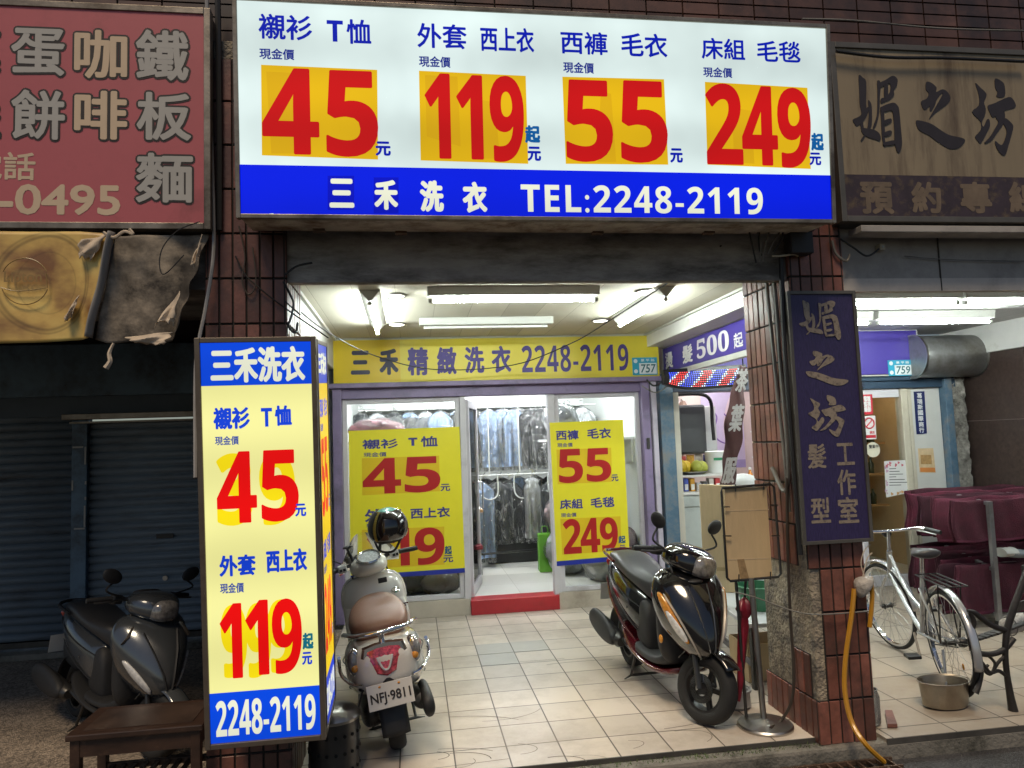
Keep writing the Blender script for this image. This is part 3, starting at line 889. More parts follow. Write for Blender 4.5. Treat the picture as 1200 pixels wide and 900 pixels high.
def scrap(c00, c10, c11, c01, curl, z0, seed):
    """a soft curled flap of torn canvas, frayed along its free edge"""
    def fn(u, v):
        uu = u + .05 * math.sin(v * 13 + seed); vv = v * (1 - .18 * abs(math.sin(u * 9 + seed * 2)) * (v > .75))
        x = (c00[0] * (1 - uu) + c10[0] * uu) * (1 - vv) + (c01[0] * (1 - uu) + c11[0] * uu) * vv
        y = (c00[1] * (1 - uu) + c10[1] * uu) * (1 - vv) + (c01[1] * (1 - uu) + c11[1] * uu) * vv
        a_, c_ = pn.uv(x, y)
        return pn.P(a_, c_, z0 + curl * math.sin(vv * 2.6) + .012 * math.sin(u * 7 + v * 5 + seed))
    MB().grid(fn, 14, 14).build('torn_scrap', m_scrap, s, smooth=True, thick=.003, fix=False)
scrap((98, 284), (130, 276), (110, 310), (96, 306), .02, .03, 1)
scrap((79, 372), (95, 348), (90, 372), (82, 381), .03, .02, 2)
scrap((150, 396), (205, 390), (196, 408), (164, 404), .03, .03, 3)
scrap((183, 384), (214, 340), (206, 388), (194, 376), .015, .03, 5)
scrap((227, 310), (240, 277), (238, 300), (231, 318), .015, .04, 6)
MB().tube([pn.P(*pn.uv(*q), 0.03) for q in ((136, 403), (131, 415), (132, 424), (127, 432))], [0.006, 0.010, 0.012, 0.016], 6).build('dangling_strip', m_scrap, s)
MB().tube([pn.P(*pn.uv(*q), 0.09) for q in ((240, 266), (215, 276), (198, 295), (194, 315), (200, 326), (222, 304))], 0.003, 5).build('cord', m_cable, s)
MB().tube([pn.P(*pn.uv(*q), 0.07) for q in ((128, 277), (140, 283), (152, 276), (162, 279), (158, 273))], 0.008, 6).build('knot', m_scrap, s)
m_emb = M('embossed_ochre', (0.30, 0.19, 0.06), 0.35, var=0.15)
letter(pn, 'Lipton', (8, 319, 52, 336), m_emb, s, w=0.008, d=0.026, tr=1.0, name='lettering')
def pring(cx, cy, rx, ry, a0, a1, n=18):
    return [pn.P(*pn.uv(cx + rx * math.cos(R(a)), cy - ry * math.sin(R(a))), 0.024) for a in np.linspace(a0, a1, n)]
MB().tube(pring(32, 331, 28, 27, 25, 155), 0.0028, 5, n=1).tube(pring(32, 331, 28, 27, 200, 340), 0.0028, 5, n=1).tube([pn.P(*pn.uv(*q), 0.024) for q in ((4, 338), (20, 342), (40, 341), (58, 338))], 0.0025, 5).tube([pn.P(*pn.uv(*q), 0.024) for q in ((57, 322), (58, 338))], 0.0025, 5, n=1).build('printed_ring', m_emb, s)

# -- beige hair salon board over the neighbour
BR = {
 'mei': [[(92,48),(120,65),(142,95),(141,240),(146,300),(120,345),(125,400),(118,425),(105,400),(103,360),(110,300),(98,240),(95,150)],
   [(52,345),(100,320),(150,262),(162,270),(140,330),(110,370),(78,388),(65,375)],
   [(155,215),(175,240),(180,300),(178,380),(160,420),(135,455),(118,485),(103,488),(125,450),(150,400),(158,330),(158,270)],
   [(118,400),(150,405),(190,412),(222,430),(238,460),(232,488),(200,478),(150,462),(120,440),(108,415)],
   [(215,85),(238,100),(232,200),(230,280),(220,340),(205,390),(185,408),(195,370),(212,320),(216,240),(216,150)],
   [(232,100),(270,80),(318,52),(350,75),(345,120),(325,150),(328,180),(300,210),(262,228),(238,235),(240,205),(268,195),(300,160),(300,105),(262,118),(236,130)],
   [(262,115),(284,108),(286,190),(262,200)],
   [(235,265),(255,270),(262,330),(265,420),(265,470),(272,520),(258,520),(245,450),(240,340)],
   [(240,262),(318,232),(352,255),(362,290),(372,400),(380,500),(370,555),(350,563),(335,520),(330,500),(328,400),(318,300),(300,285),(250,295)],
   [(258,355),(300,338),(312,350),(300,368),(258,385)], [(258,435),(298,418),(312,430),(300,450),(258,458)], [(258,500),(334,484),(337,510),(262,520)]],
 'zhi': [[(545,92),(580,100),(612,130),(610,160),(650,142),(680,155),(705,195),(690,235),(640,275),(600,305),(562,342),(605,262),(652,180),(642,174),(612,215),(603,245),(580,285),(568,285),(565,255),(545,275),(525,275),(508,225),(545,205),(560,170),(540,140)],
   [(475,352),(520,355),(580,375),(640,415),(690,445),(740,458),(790,470),(803,488),(780,520),(745,540),(700,540),(650,515),(600,480),(560,450),(510,425),(485,400)]],
 'fang': [[(872,100),(905,130),(942,165),(945,190),(930,230),(942,275),(935,320),(920,350),(918,380),(930,390),(950,345),(965,345),(970,385),(950,430),(910,503),(890,490),(870,460),(905,420),(912,385),(900,350),(850,293),(895,250),(895,180)],
   [(1005,70),(1050,90),(1068,120),(1068,190),(1015,192),(1020,160),(1005,130)],
   [(955,252),(1000,235),(1090,195),(1120,205),(1140,240),(1135,265),(1070,285),(1010,320),(985,328),(965,290)],
   [(1040,270),(1065,290),(1070,340),(1055,380),(1020,430),(985,480),(950,503),(932,500),(970,460),(1000,410),(1025,360),(1005,320)],
   [(1070,335),(1105,360),(1125,390),(1115,440),(1095,510),(1075,575),(1055,583),(1030,560),(1008,520),(1005,488),(1040,515),(1060,500),(1080,440),(1075,400),(1060,370)]]}
def brush(pan, key, fn, mat, parent, d, thick=0.002):
    m = MB()
    for i, st in enumerate(BR[key]):
        uv = [fn(x, y) for x, y in st]
        P = [(u, v, 0) for u, v in spline([(u, v, 0) for u, v in uv], 3, True)] if False else spline([(u, v, 0) for u, v in uv], 3, True)
        m.prism([pan.P(p[0], p[1], d + 0.00025 * i) for p in P], -pan.N * thick)
    return m.build('brush_lettering', mat, parent)
m_beige = M('grimy_beige_board', (0.25, 0.20, 0.13), 0.55, var=0.14, scale=1.2, stretch=(2.5, 1, 0.35), dirt=(0.10, 0.07, 0.045), dirt_amt=0.45, dirt_scale=2.2)
m_ink = M('faded_ink', (0.022, 0.017, 0.022), 0.6, var=0.2, scale=20)
m_band = M('faded_purple_band', (0.040, 0.026, 0.036), 0.6, var=0.3, scale=8, dirt=(0.12, 0.085, 0.05), dirt_amt=0.35, dirt_scale=14)
pg = Panel((at(986, 260, Y=3.84).x, 3.84, at(986, 260, Y=3.84).z), (1, 0, 0), (0, 0, 1))
Ug = 2.4; Vg = pg.uv(985, 50)[1]
s = thing('signboard', 'grimy beige hair salon board with three large black brush characters', 'sign', (3.8, 3.85, pg.O.z))
MB().prism([pg.P(u, v, -0.004) for u, v in rect(0.01, Ug - 0.01, 0.005, Vg - 0.005)], (0, 0.15, 0)).build('box', m_dark_steel, s)
vb = pg.uv(1090, 206)[1]
plate(pg, rect(0.015, Ug - 0.02, vb, Vg - 0.02), m_beige, s, 'face', -0.003, 0.0)
plate(pg, rect(0.015, Ug - 0.02, 0.02, vb - 0.0005), m_band, s, 'lower_band', -0.003, 0.0)
m_gframe = M('grey_sign_frame', (0.13, 0.12, 0.105), 0.5, 0.5, var=0.2)
frame(pg, 0, Ug, 0, Vg, 0.035, -0.05, 0.012).build('frame', m_gframe, s, bevel=0.003)
for k in ('mei', 'zhi', 'fang'):
    brush(pg, k, lambda x, y: pg.uv(990 + x / 5.714, 80 + y / 5.714), m_ink, s, 0.003)
m_bandlet = M('faded_letters', (0.17, 0.125, 0.085), 0.6, var=0.2, scale=10, dirt=(0.06, 0.045, 0.04), dirt_amt=0.4)
for t_, q in (('預', (1008, 213, 1047, 251)), ('約', (1068, 213, 1103, 250)), ('專', (1125, 213, 1162, 250)), ('線', (1182, 213, 1220, 250))):
    letter(pg, t_, q, m_bandlet, s, w=0.04, d=0.001)
MB().box((2.62, 3.80, pg.O.z - 0.07), (6, 3.93, pg.O.z - 0.03)).build('lower_ledge', m_lightcon, s, bevel=0.004)

# -- purple board on the right pillar
A = at(941, 639, Y=3.90); B = at(1023, 633, Y=3.90); Tl = at(919, 342, Y=3.90)
pu = Panel(A, (1, 0, 0), Tl - A)
U4 = (B - A).length; V4 = pu.uv(960, 341)[1]
s = thing('signboard', 'dark purple upright hair salon board with worn cream brush characters on the tiled pillar', 'sign', tuple(A))
m_pur = M('crazed_purple', (0.036, 0.026, 0.095), 0.45, var=0.35, scale=30, stretch=(6, 1, 0.6), bump=0.3, bscale=40)
MB().prism([pu.P(u, v, -0.004) for u, v in rect(0.004, U4 - 0.004, 0.004, V4 - 0.004)], -pu.N * 0.03).build('backing', m_dark_steel, s)
plate(pu, rect(0.012, U4 - 0.012, 0.012, V4 - 0.012), m_pur, s, 'face', -0.003, 0.0)
frame(pu, 0, U4, 0, V4, 0.020, -0.03, 0.010).build('frame', m_gframe, s, bevel=0.002)
m_worn = M('worn_cream_letters', (0.30, 0.245, 0.19), 0.6, var=0.1, scale=12, dirt=(0.05, 0.035, 0.04), dirt_amt=0.42, dirt_scale=38)
def remap(key, q):
    P = [p for st in BR[key] for p in st]
    xs = [p[0] for p in P]; ys = [p[1] for p in P]
    u0, u1, v0, v1 = pu.box(*q)
    return lambda x, y: (u0 + (u1 - u0) * (x - min(xs)) / (max(xs) - min(xs)), v1 - (v1 - v0) * (y - min(ys)) / (max(ys) - min(ys)))
for k, q in (('mei', (936, 352, 984, 398.5)), ('zhi', (944, 411, 993, 452)), ('fang', (947, 463, 991, 512))):
    brush(pu, k, remap(k, q), m_worn, s, 0.003)
for t_, q in (('工', (980, 519, 1001, 545)), ('作', (981, 550, 1003, 580)), ('室', (982, 582, 1006, 613)), ('髮', (946, 520, 968, 549)), ('型', (950, 583, 973, 613))):
    letter(pu, t_, q, m_worn, s, w=0.022, d=0.001)

# -- yellow fascia of the laundry
m_fy = M('yellow_fascia', (0.74, 0.62, 0.05), 0.35, var=0.04)
m_fo = M('newer_yellow_vinyl', (0.74, 0.53, 0.015), 0.35, var=0.04)
m_fp = M('purple_blue_ink', (0.055, 0.035, 0.20), 0.45, var=0.15, scale=20)
m_fk = M('black_blue_ink', (0.02, 0.02, 0.055), 0.45)
m_lav = M('lavender_paint', (0.235, 0.185, 0.32), 0.45, var=0.12, scale=3, dirt=(0.12, 0.10, 0.15), dirt_amt=0.4)
pf = Panel(at(391, 449.5, Y=7.44), (1, 0, 0), (0, 0, 1))
Uf = pf.uv(772, 420)[0]; Vf = pf.uv(392, 399)[1]
s = thing('fascia_sign', 'long yellow laundry fascia with the phone number above the shop window', 'sign', tuple(pf.O))
plate(pf, rect(0, Uf, 0, Vf), m_fy, s, 'board', -0.10, 0.0)
uo = pf.uv(469, 425)[0]
plate(pf, rect(0.004, uo, 0.004, Vf - 0.004), m_fo, s, 'newer_vinyl', 0.0, 0.0015)
letter(pf, '三', (411, 411, 433.5, 439), m_fk, s, w=0.045, d=0.0022); letter(pf, '禾', (444.5, 408.5, 467, 439.5), m_fk, s, w=0.045, d=0.0022)
for t_, q in (('精', (477.5, 407, 502, 440)), ('緻', (512, 406.5, 535, 439)), ('洗', (544.5, 406, 567.5, 437.5)), ('衣', (576, 405, 599, 437))):
    letter(pf, t_, q, m_fp, s, w=0.032, d=0.001)
letter(pf, bold('2248-2119'), (612, 404, 737, 435.5), m_fp, s, w=0.0, d=0.001, tr=1.06)
MB().box((pf.O.x - 0.05, 7.40, pf.O.z - 0.052), (2.66, 7.56, pf.O.z - 0.004)).build('lower_moulding', m_lav, s, bevel=0.005)

def number_plate(label, pan, q, num):
    s = thing('house_number', label, 'number plate', tuple(pan.P(*pan.uv((q[0] + q[2]) / 2, (q[1] + q[3]) / 2))))
    u0, u1, v0, v1 = pan.box(*q); W_, H_ = u1 - u0, v1 - v0
    mb_ = M('plate_blue', (0.03, 0.33, 0.50), 0.35); mw_ = M('plate_white', (0.72, 0.75, 0.76), 0.35); mk_ = M('plate_green_ink', (0.02, 0.12, 0.14), 0.4)
    plate(pan, rect(u0, u1, v0, v1), mb_, s, 'backing', 0.002, 0.008)
    plate(pan, rect(u0 + W_ * .27, u1 - W_ * .03, v0 + H_ * .06, v0 + H_ * .68), mw_, s, 'number_field', 0.008, 0.0095)
    letter(pan, num, None, mk_, s, w=0.02, d=0.0105, uvbox=(u0 + W_ * .33, u1 - W_ * .08, v0 + H_ * .13, v0 + H_ * .61), name='number', shear=0.1)
    letter(pan, '景平路', None, mw_, s, w=0.02, d=0.009, uvbox=(u0 + W_ * .34, u1 - W_ * .1, v0 + H_ * .76, v0 + H_ * .92), tr=1.5)
    m_ = MB()
    for cx, cy_ in ((.13, .80), (.13, .22)):
        c_ = [pan.P(u0 + W_ * (cx + .08 * math.cos(a)), v0 + H_ * cy_ + W_ * .08 * math.sin(a), 0.0095) for a in np.linspace(0, 2 * math.pi, 14)[:-1]]
        m_.prism(c_, -pan.N * 0.0015)
    m_.build('emblem', mw_, s)
    return s
number_plate('blue and white house number 757 at the end of the yellow fascia', pf, (741, 419, 770, 439.5), '757')

# -- purple salon fascia running back from the pillar
A = at(778, 437, X=2.76); B = at(885, 402, X=2.76)
pd_ = Panel(A, (0, -1, 0), (0, 0, 1))
Ud = 2.55; Vd = pd_.uv(800, 400)[1] if False else (at(778, 409, X=2.76).z - A.z)
s = thing('fascia_sign', 'purple salon fascia with white price 500 seen at a slant beside the pillar', 'sign', tuple(A))
m_pf = M('violet_fascia', (0.060, 0.040, 0.28), 0.35, var=0.06)
plate(pd_, rect(0, Ud, 0, Vd), m_pf, s, 'board', -0.05, 0.0)
frame(pd_, -0.012, Ud, -0.03, Vd + 0.015, 0.014, -0.055, 0.006).build('frame', m_fix, s)
plate(pd_, rect(0, Ud, -0.055, -0.006), m_fix, s, 'lower_moulding', -0.05, 0.012)
m_wl = M('white_vinyl', (0.72, 0.71, 0.68), 0.4)
def slant(t_, xa, xb, v0, v1, w_, bold_=False, nm='lettering'):
    ua = pd_.uv(xa, 420)[0]; ub = pd_.uv(xb, 420)[0]
    letter(pd_, t_, None, m_wl, s, w=w_, d=0.001, uvbox=(ua, ub, Vd * v0, Vd * v1), name=nm)
slant('燙', 779.5, 788.5, .12, .80, .035); slant('髮', 800, 812, .12, .82, .035)
slant(''.join(chr(0x1d7ce + int(c_)) for c_ in '500'), 817, 855.5, .14, .86, .018)
slant('起', 861, 872, .12, .62, .025)
# ================================================================== CEILING LIGHTS
def tube_light(label, a, b, kind, group):
    """a batten with its bare tube; kind 'flat' has a tray above, 'vee' a ridge-shaped reflector"""
    a = Vector(a); b = Vector(b); d = (b - a).normalized(); sd = d.cross(Vector((0, 0, 1))).normalized()
    t = thing('tube_light', label, 'ceiling light', tuple((a + b) / 2 + Vector((0, 0, .08))), group=group)
    zc = CZ - 0.002
    up = Vector((0, 0, zc - a.z))
    ext = d * 0.035
    if kind == 'flat':
        MB().prism([a - ext - sd * .055 + up, a - ext + sd * .055 + up, a - ext + sd * .04 + Vector((0, 0, .03)), a - ext - sd * .04 + Vector((0, 0, .03))], (b - a) + ext * 2).build('housing', m_fix, t, bevel=0.004)
    else:
        MB().prism([a - ext - sd * .075 + up, a - ext + sd * .075 + up, a - ext + Vector((0, 0, .018)) + sd * .012, a - ext + Vector((0, 0, .018)) - sd * .012], (b - a) + ext * 2).build('housing', m_fix, t, bevel=0.003)
    for p, q in ((a, -d), (b, d)):
        MB().lathe([(0.016, 0), (0.016, 0.03)], p - q * .004, q, 12).build('end_cap', m_fix, t, smooth=True)
    MB().lathe([(0.013, 0), (0.013, (b - a).length)], a, d, 14).build('tube', m_tube, t, smooth=True)
    return t
ZT = 2.765
tube_light('long bare tube light across the front of the arcade ceiling', (0.16, 5.08, ZT), (1.34, 5.08, ZT), 'flat', 'tube lights under the arcade ceiling')
tube_light('tube light on a ridge reflector at the left of the arcade ceiling, end on', (-0.28, 5.17, ZT), (-0.29, 6.53, ZT), 'vee', 'tube lights under the arcade ceiling')
tube_light('tube light on a ridge reflector by the white beam and the purple salon fascia', (1.885, 5.10, ZT), (1.885, 6.28, ZT), 'vee', 'tube lights under the arcade ceiling')
t = thing('unlit_batten', 'unlit white batten light close to the yellow fascia', 'ceiling light', (0.68, 6.32, CZ))
MB().box((0.08, 6.27, CZ - .07), (1.27, 6.37, CZ - .002)).build('housing', m_fix, t, bevel=0.006)
MB().lathe([(0.012, 0), (0.012, 1.1)], (0.12, 6.32, CZ - .085), (1, 0, 0), 10).build('dead_tube', M('dead_tube', (.75, .75, .72), .25), t, smooth=True)
m_dl = M('downlight_glow', (.9, .9, .88), 0.3, emis=(1.0, 0.97, 0.88), estr=9)
for lab, x, y in (('round downlight at the left front beside the ridge reflector', -.105, 5.316), ('round downlight at the left back behind the ridge reflector', -.12, 6.594),
                  ('round downlight in the middle above the unlit batten', .764, 6.614), ('round downlight at the right front by the slanting tube', 1.791, 5.223), ('round downlight at the right back by the slanting tube', 1.769, 6.521)):
    t = thing('downlight', lab, 'downlight', (x, y, CZ), group='downlights in the arcade ceiling')
    MB().lathe([(.062, 0), (.085, 0), (.092, -.008), (.085, -.016), (.066, -.012)], (x, y, CZ - .001), seg=28, close=True).build('rim', m_steel, t, smooth=True)
    MB().lathe([(.0, -.010), (.066, -.010), (.066, -.002), (0, -.002)], (x, y, CZ - .002), seg=28, close=True).build('lamp', m_dl, t)
t = thing('smoke_detector', 'small white round ceiling fitting behind the long tube light', 'ceiling fitting', (.86, 5.36, CZ))
MB().lathe([(.0, -.03), (.05, -.03), (.07, -.012), (.07, -.001)], (.86, 5.36, CZ), seg=20).build('cover', m_fix, t, smooth=True)
# neighbour's arcade tubes
G2 = 'tube lights under the neighbour ceiling'
tube_light('front row tube light by the upright purple board, left of the joint', (3.02, 5.25, 2.75), (4.40, 5.25, 2.75), 'flat', G2)
tube_light('front row tube light running out of the picture on the right', (4.50, 5.25, 2.75), (5.9, 5.25, 2.75), 'flat', G2)
tube_light('back row tube light, short end showing past the purple board', (3.05, 6.25, 2.75), (4.30, 6.25, 2.75), 'flat', G2)
tube_light('back row tube light above the violet salon board', (4.42, 6.25, 2.75), (5.58, 6.25, 2.75), 'flat', G2)

# ================================================================== LAUNDRY SHOP FRONT
m_lavw = M('lavender_white', (0.50, 0.46, 0.54), 0.4, var=0.06, dirt=(0.30, 0.27, 0.33), dirt_amt=0.35)
m_wframe = M('window_frame_white', (0.62, 0.60, 0.63), 0.35, var=0.06, dirt=(0.38, 0.35, 0.36), dirt_amt=0.25)
m_base = M('plinth_tile', (0.52, 0.46, 0.38), 0.35, var=0.12, dirt=(0.3, 0.25, 0.2), dirt_amt=0.3)
m_redtile = M('red_step', (0.42, 0.022, 0.03), 0.35, var=0.15, dirt=(0.25, 0.02, 0.02), dirt_amt=0.3)
m_shopwall = M('shop_white', (0.74, 0.75, 0.74), 0.55, var=0.03)
Z1 = 2.33   # underside of the fascia
sh = thing('storefront', 'white and lavender framed glass front of the laundry with an open doorway', 'shop front', (0.9, SY, 0))
xl, xr = -0.80, 2.66
def zb(x, y): return at(x, y, Y=SY).z
MB().box((xl, 7.46, 0), (-0.71, 7.68, Z1 + .06)).build('side_post', m_lav, sh, bevel=0.006)
MB().box((2.44, 7.46, 0), (2.53, 7.68, Z1 + .06)).build('side_post', m_lav, sh, bevel=0.006)
MB().box((2.545, 7.44, 0), (2.60, 7.70, Z1 + .06)).build('side_post', m_lavw, sh, bevel=0.006)
MB().box((-0.71, 7.5, 2.24), (2.44, 7.66, Z1 + .06)).build('head_beam', m_lav, sh, bevel=0.006)
MB().box((-0.71, 7.52, 0), (0.545, 7.68, 0.165)).build('plinth', m_base, sh, bevel=0.004)
MB().box((1.47, 7.52, 0), (2.44, 7.68, 0.165)).build('plinth', m_base, sh, bevel=0.004)
MB().box((0.547, 7.50, 0), (1.468, 7.72, 0.145)).build('door_step', m_redtile, sh, bevel=0.005)
MB().box((0.49, 7.53, 0.145), (0.552, 7.63, 2.24)).build('door_jamb', m_wframe, sh, bevel=0.004)
MB().box((1.425, 7.53, 0.145), (1.50, 7.63, 2.24)).build('door_jamb', m_wframe, sh, bevel=0.004)
def window(x0, x1, z0, z1):
    f = MB()
    wf = 0.045
    f.box((x0, 7.55, z0), (x0 + wf, 7.61, z1)).box((x1 - wf, 7.55, z0), (x1, 7.61, z1)).box((x0 + wf, 7.55, z0), (x1 - wf, 7.61, z0 + wf)).box((x0 + wf, 7.55, z1 - wf), (x1 - wf, 7.61, z1))
    o = f.build('window', m_wframe, sh, bevel=0.004)
    MB().box((x0 + wf, 7.577, z0 + wf), (x1 - wf, 7.583, z1 - wf)).build('pane', m_glass, o)
window(-0.708, 0.488, 0.167, 2.236)
window(1.502, 2.438, 0.167, 2.236)
# padlock and hasp on the right post
MB().box((2.47, 7.44, 1.62), (2.505, 7.46, 1.74)).build('latch', m_dark_steel, sh, bevel=0.006)
# folded-in glass door leaf
dl = thing('door_leaf', 'white framed glass door leaf swung inwards at the left of the laundry doorway', 'door', (0.56, 7.64, 0.15))
a = Vector((0.57, 7.64, 0.15)); b_ = Vector((0.73, 8.42, 0.15)); dd = (b_ - a).normalized(); n_ = Vector((dd.y, -dd.x, 0)) * 0.02
up = Vector((0, 0, 1))
f = MB()
f.prism([a - n_, a + n_, a + n_ + dd * .07, a - n_ + dd * .07], up * 2.06).prism([b_ - n_, b_ + n_, b_ + n_ - dd * .07, b_ - n_ - dd * .07], up * 2.06)
for z0, z1 in ((0.0, .10), (1.98, 2.06)):
    f.prism([a - n_ + dd * .07 + up * z0, a + n_ + dd * .07 + up * z0, b_ + n_ - dd * .07 + up * z0, b_ - n_ - dd * .07 + up * z0], up * (z1 - z0))
f.build('leaf_frame', m_wframe, dl, bevel=0.003)
MB().prism([a + dd * .07 + up * .1 - n_ * .1, b_ - dd * .07 + up * .1 - n_ * .1, b_ - dd * .07 + up * 1.98 - n_ * .1, a + dd * .07 + up * 1.98 - n_ * .1], n_ * .2).build('pane', m_glass, dl)
MB().tube([b_ - dd * .10 + up * .85 + n_ * 1.2, b_ - dd * .10 + up * .85 + n_ * 3.5, b_ - dd * .10 + up * 1.15 + n_ * 3.5, b_ - dd * .10 + up * 1.15 + n_ * 1.2], 0.010, 8, n=1).build('handle', m_chrome, dl, smooth=True)

# yellow posters in the windows
m_py = M('poster_yellow', (0.85, 0.75, 0.03), 0.4, var=0.03)
m_pp = M('poster_patch', (0.76, 0.53, 0.015), 0.4, var=0.04)
m_pp2 = M('poster_patch_ghost', (0.60, 0.40, 0.012), 0.4, var=0.04)
m_pr = M('poster_red', (0.42, 0.012, 0.014), 0.4, var=0.05)
m_pi = M('poster_blue', (0.015, 0.03, 0.30), 0.4)
m_pi2 = M('poster_ink', (0.035, 0.035, 0.22), 0.45)
m_pt = M('poster_ink_teal', (0.02, 0.10, 0.22), 0.45)
def poster(label, corners, strip, words, small, patches, digits, yuan, qi):
    p = Panel(at(*corners[3], Y=7.530), (1, 0, 0), at(*corners[0], Y=7.530) - at(*corners[3], Y=7.530))
    s = thing('price_poster', label, 'poster', tuple(p.O), group=None)
    plate(p, [p.uv(*q) for q in (corners[3], corners[2], corners[1], corners[0])], m_py, s, 'sheet', 0, 0.0015)
    plate(p, [p.uv(*q) for q in strip], m_pi, s, 'blue_strip', 0.0015, 0.0025)
    for q in patches: plate(p, [p.uv(*c_) for c_ in q], m_pp, s, 'price_patch', 0.0015, 0.0023)
    for t_, q in words: letter(p, t_, q, m_pi2, s, w=0.035 if len(t_.encode()) < 10 and t_[0] != bold('T') else 0.035, d=0.0025)
    for q in small: letter(p, '現金價', q, m_pi2, s, w=0.015, d=0.0025)
    for t_, q in digits: letter(p, bold(t_), q, m_pr, s, w=0.012, d=0.003, name='price_digit')
    for q in yuan: letter(p, '元', q, m_pi2, s, w=0.035, d=0.004)
    for q in qi: letter(p, '起', q, m_pt, s, w=0.04, d=0.004)
    return s
poster('yellow price poster with 45 and 119 in the left shop window', [(408.6, 505), (538.5, 500), (545, 671), (411, 680)], [(411, 680), (545, 671), (544.6, 665.5), (411, 674.5)],
       [('襯衫', (424.5, 514.5, 466.5, 526)), (bold('T'), (478.5, 513, 489, 522.5)), ('恤', (493, 511, 513, 523.5)), ('外套', (427.5, 596, 471, 611)), ('西上衣', (481, 594.5, 527.5, 607))],
       [(426, 530, 453, 535.5), (429, 613, 456, 618)], [[(424.5, 580.5), (515.5, 575.5), (514.5, 534), (424, 537)], [(425, 667), (521, 661.5), (520.5, 617), (424, 621)]],
       [('4', (425, 537, 470, 578.5)), ('5', (474, 535, 516, 577)), ('1', (430, 620, 452, 664)), ('1', (456, 619, 480, 663)), ('9', (486, 618, 521, 661.5))], [(516, 567, 527.5, 575.5), (519.6, 650.4, 531, 659)], [(521, 639.6, 529.5, 649.5)])
poster('yellow price poster with 55 and 249 in the right shop window', [(644, 495.4), (730, 491.7), (738, 656), (652.6, 663.4)], [(652.6, 663.4), (738, 656), (737.7, 650.5), (652.3, 657.8)],
       [('西褲', (651.4, 504, 678, 515.6)), ('毛衣', (688, 501.6, 716, 514)), ('床組', (656, 584.7, 683, 596.5)), ('毛毯', (692, 582.5, 720, 594.6))],
       [(653, 519, 671, 524), (657.3, 601, 675.4, 606)], [[(653.6, 567.6), (717.4, 564.5), (716, 524.6), (652, 527)], [(659, 650), (728, 645), (727, 605), (656.7, 608)]],
       [('5', (654.5, 526, 683, 566)), ('5', (687, 525, 716, 564.5)), ('2', (660, 608, 681, 649)), ('4', (680, 607, 703, 647.5)), ('9', (703, 606, 724, 646))], [(716.4, 556, 724.5, 564), (725.8, 638.5, 733, 645.4)], [(724.5, 627.6, 733, 636.7)])

# ================================================================== LAUNDRY INTERIOR
structure(MB().box((-0.8, 7.66, -0.05), (2.62, 12.2, 0.135)).build('shop_floor', m_shopfloor))
room = thing('shop_room', 'white walls and ceiling of the laundry room behind the glass', 'room', (0.9, 10, 0))
MB().box((-0.86, 7.66, 0), (-0.80, 12.2, 2.9)).build('side_wall', m_shopwall, room)
MB().box((2.62, 7.70, 0), (2.68, 12.2, 2.9)).build('side_wall', m_shopwall, room)
MB().box((-0.80, 12.1, 0.135), (2.62, 12.2, 2.9)).build('back_wall', m_shopwall, room)
MB().box((-0.80, 7.70, 2.72), (2.62, 12.1, 2.8)).build('ceiling', m_shopwall, room)
MB().box((-0.80, 7.66, 2.395), (2.62, 7.70, 2.9)).build('lintel', m_shopwall, room)
MB().box((-0.80, 10.9, 2.3), (2.62, 11.1, 2.72)).build('bulkhead', m_shopwall, room)
m_tube2 = M('shop_tube', (0.9, 0.9, 0.9), 0.3, emis=(0.95, 1.0, 1.0), estr=230)
for lab, x, y in (('shop tube light over the doorway aisle', 1.0, 8.6), ('shop tube light over the left window', -0.1, 8.9), ('shop tube light over the right window', 2.1, 8.9), ('shop tube light further back over the clothes', 1.0, 9.9)):
    t = thing('shop_tube_light', lab, 'ceiling light', (x, y, 2.7), group='tube lights inside the laundry')
    MB().box((x - .62, y - .05, 2.655), (x + .62, y + .05, 2.718)).build('housing', m_fix, t, bevel=.005)
    MB().lathe([(0.014, 0), (0.014, 1.16)], (x - .58, y, 2.63), (1, 0, 0), 12).build('tube', m_tube2, t, smooth=True)

# clothes rails
m_railw = M('rail_white', (0.62, 0.63, 0.62), 0.3, 0.3, var=0.05)
rk = thing('clothes_rack', 'white tube clothes rack with hooked bars in the laundry', 'clothes rack', (1.0, 9.6, 0.14))
RY = 9.55
f = MB()
for x in (0.62, 0.98, 1.38, 1.92):
    f.tube([(x, RY - .12, 1.32), (x, RY - .12, 2.28)], .010, 8, n=1)
f.tube([(-.7, RY - .12, 1.32), (2.5, RY - .12, 1.32)], .012, 8, n=1).tube([(-.7, RY + .1, 2.22), (2.5, RY + .1, 2.22)], .012, 8, n=1)
f.build('rails', m_railw, rk, smooth=True)
for x in (0.50, 0.86, 1.30, 1.75, 2.2):
    MB().tube([(x, RY - .13, 1.32), (x, RY - .15, 1.10), (x + .06, RY - .17, 1.02), (x + .16, RY - .17, 1.02), (x + .22, RY - .15, 1.10), (x + .22, RY - .13, 1.32)], .009, 7, n=5).build('hook_bar', m_railw, rk, smooth=True)
fr2 = thing('garment_stand', 'black castered garment stand in the laundry aisle', 'garment stand', (0.8, 9.3, 0.14))
f = MB().tube([(.78, 9.25, .2), (.78, 9.25, 1.3)], .016, 8, n=1).tube([(1.95, 9.45, .25), (1.95, 9.45, 1.3)], .016, 8, n=1)
f.tube([(.78, 9.25, .34), (1.95, 9.45, .34)], .014, 8, n=1).tube([(.78, 8.95, .2), (.78, 9.55, .2)], .016, 8, n=1)
f.build('stand_frame', m_black, fr2, smooth=True)
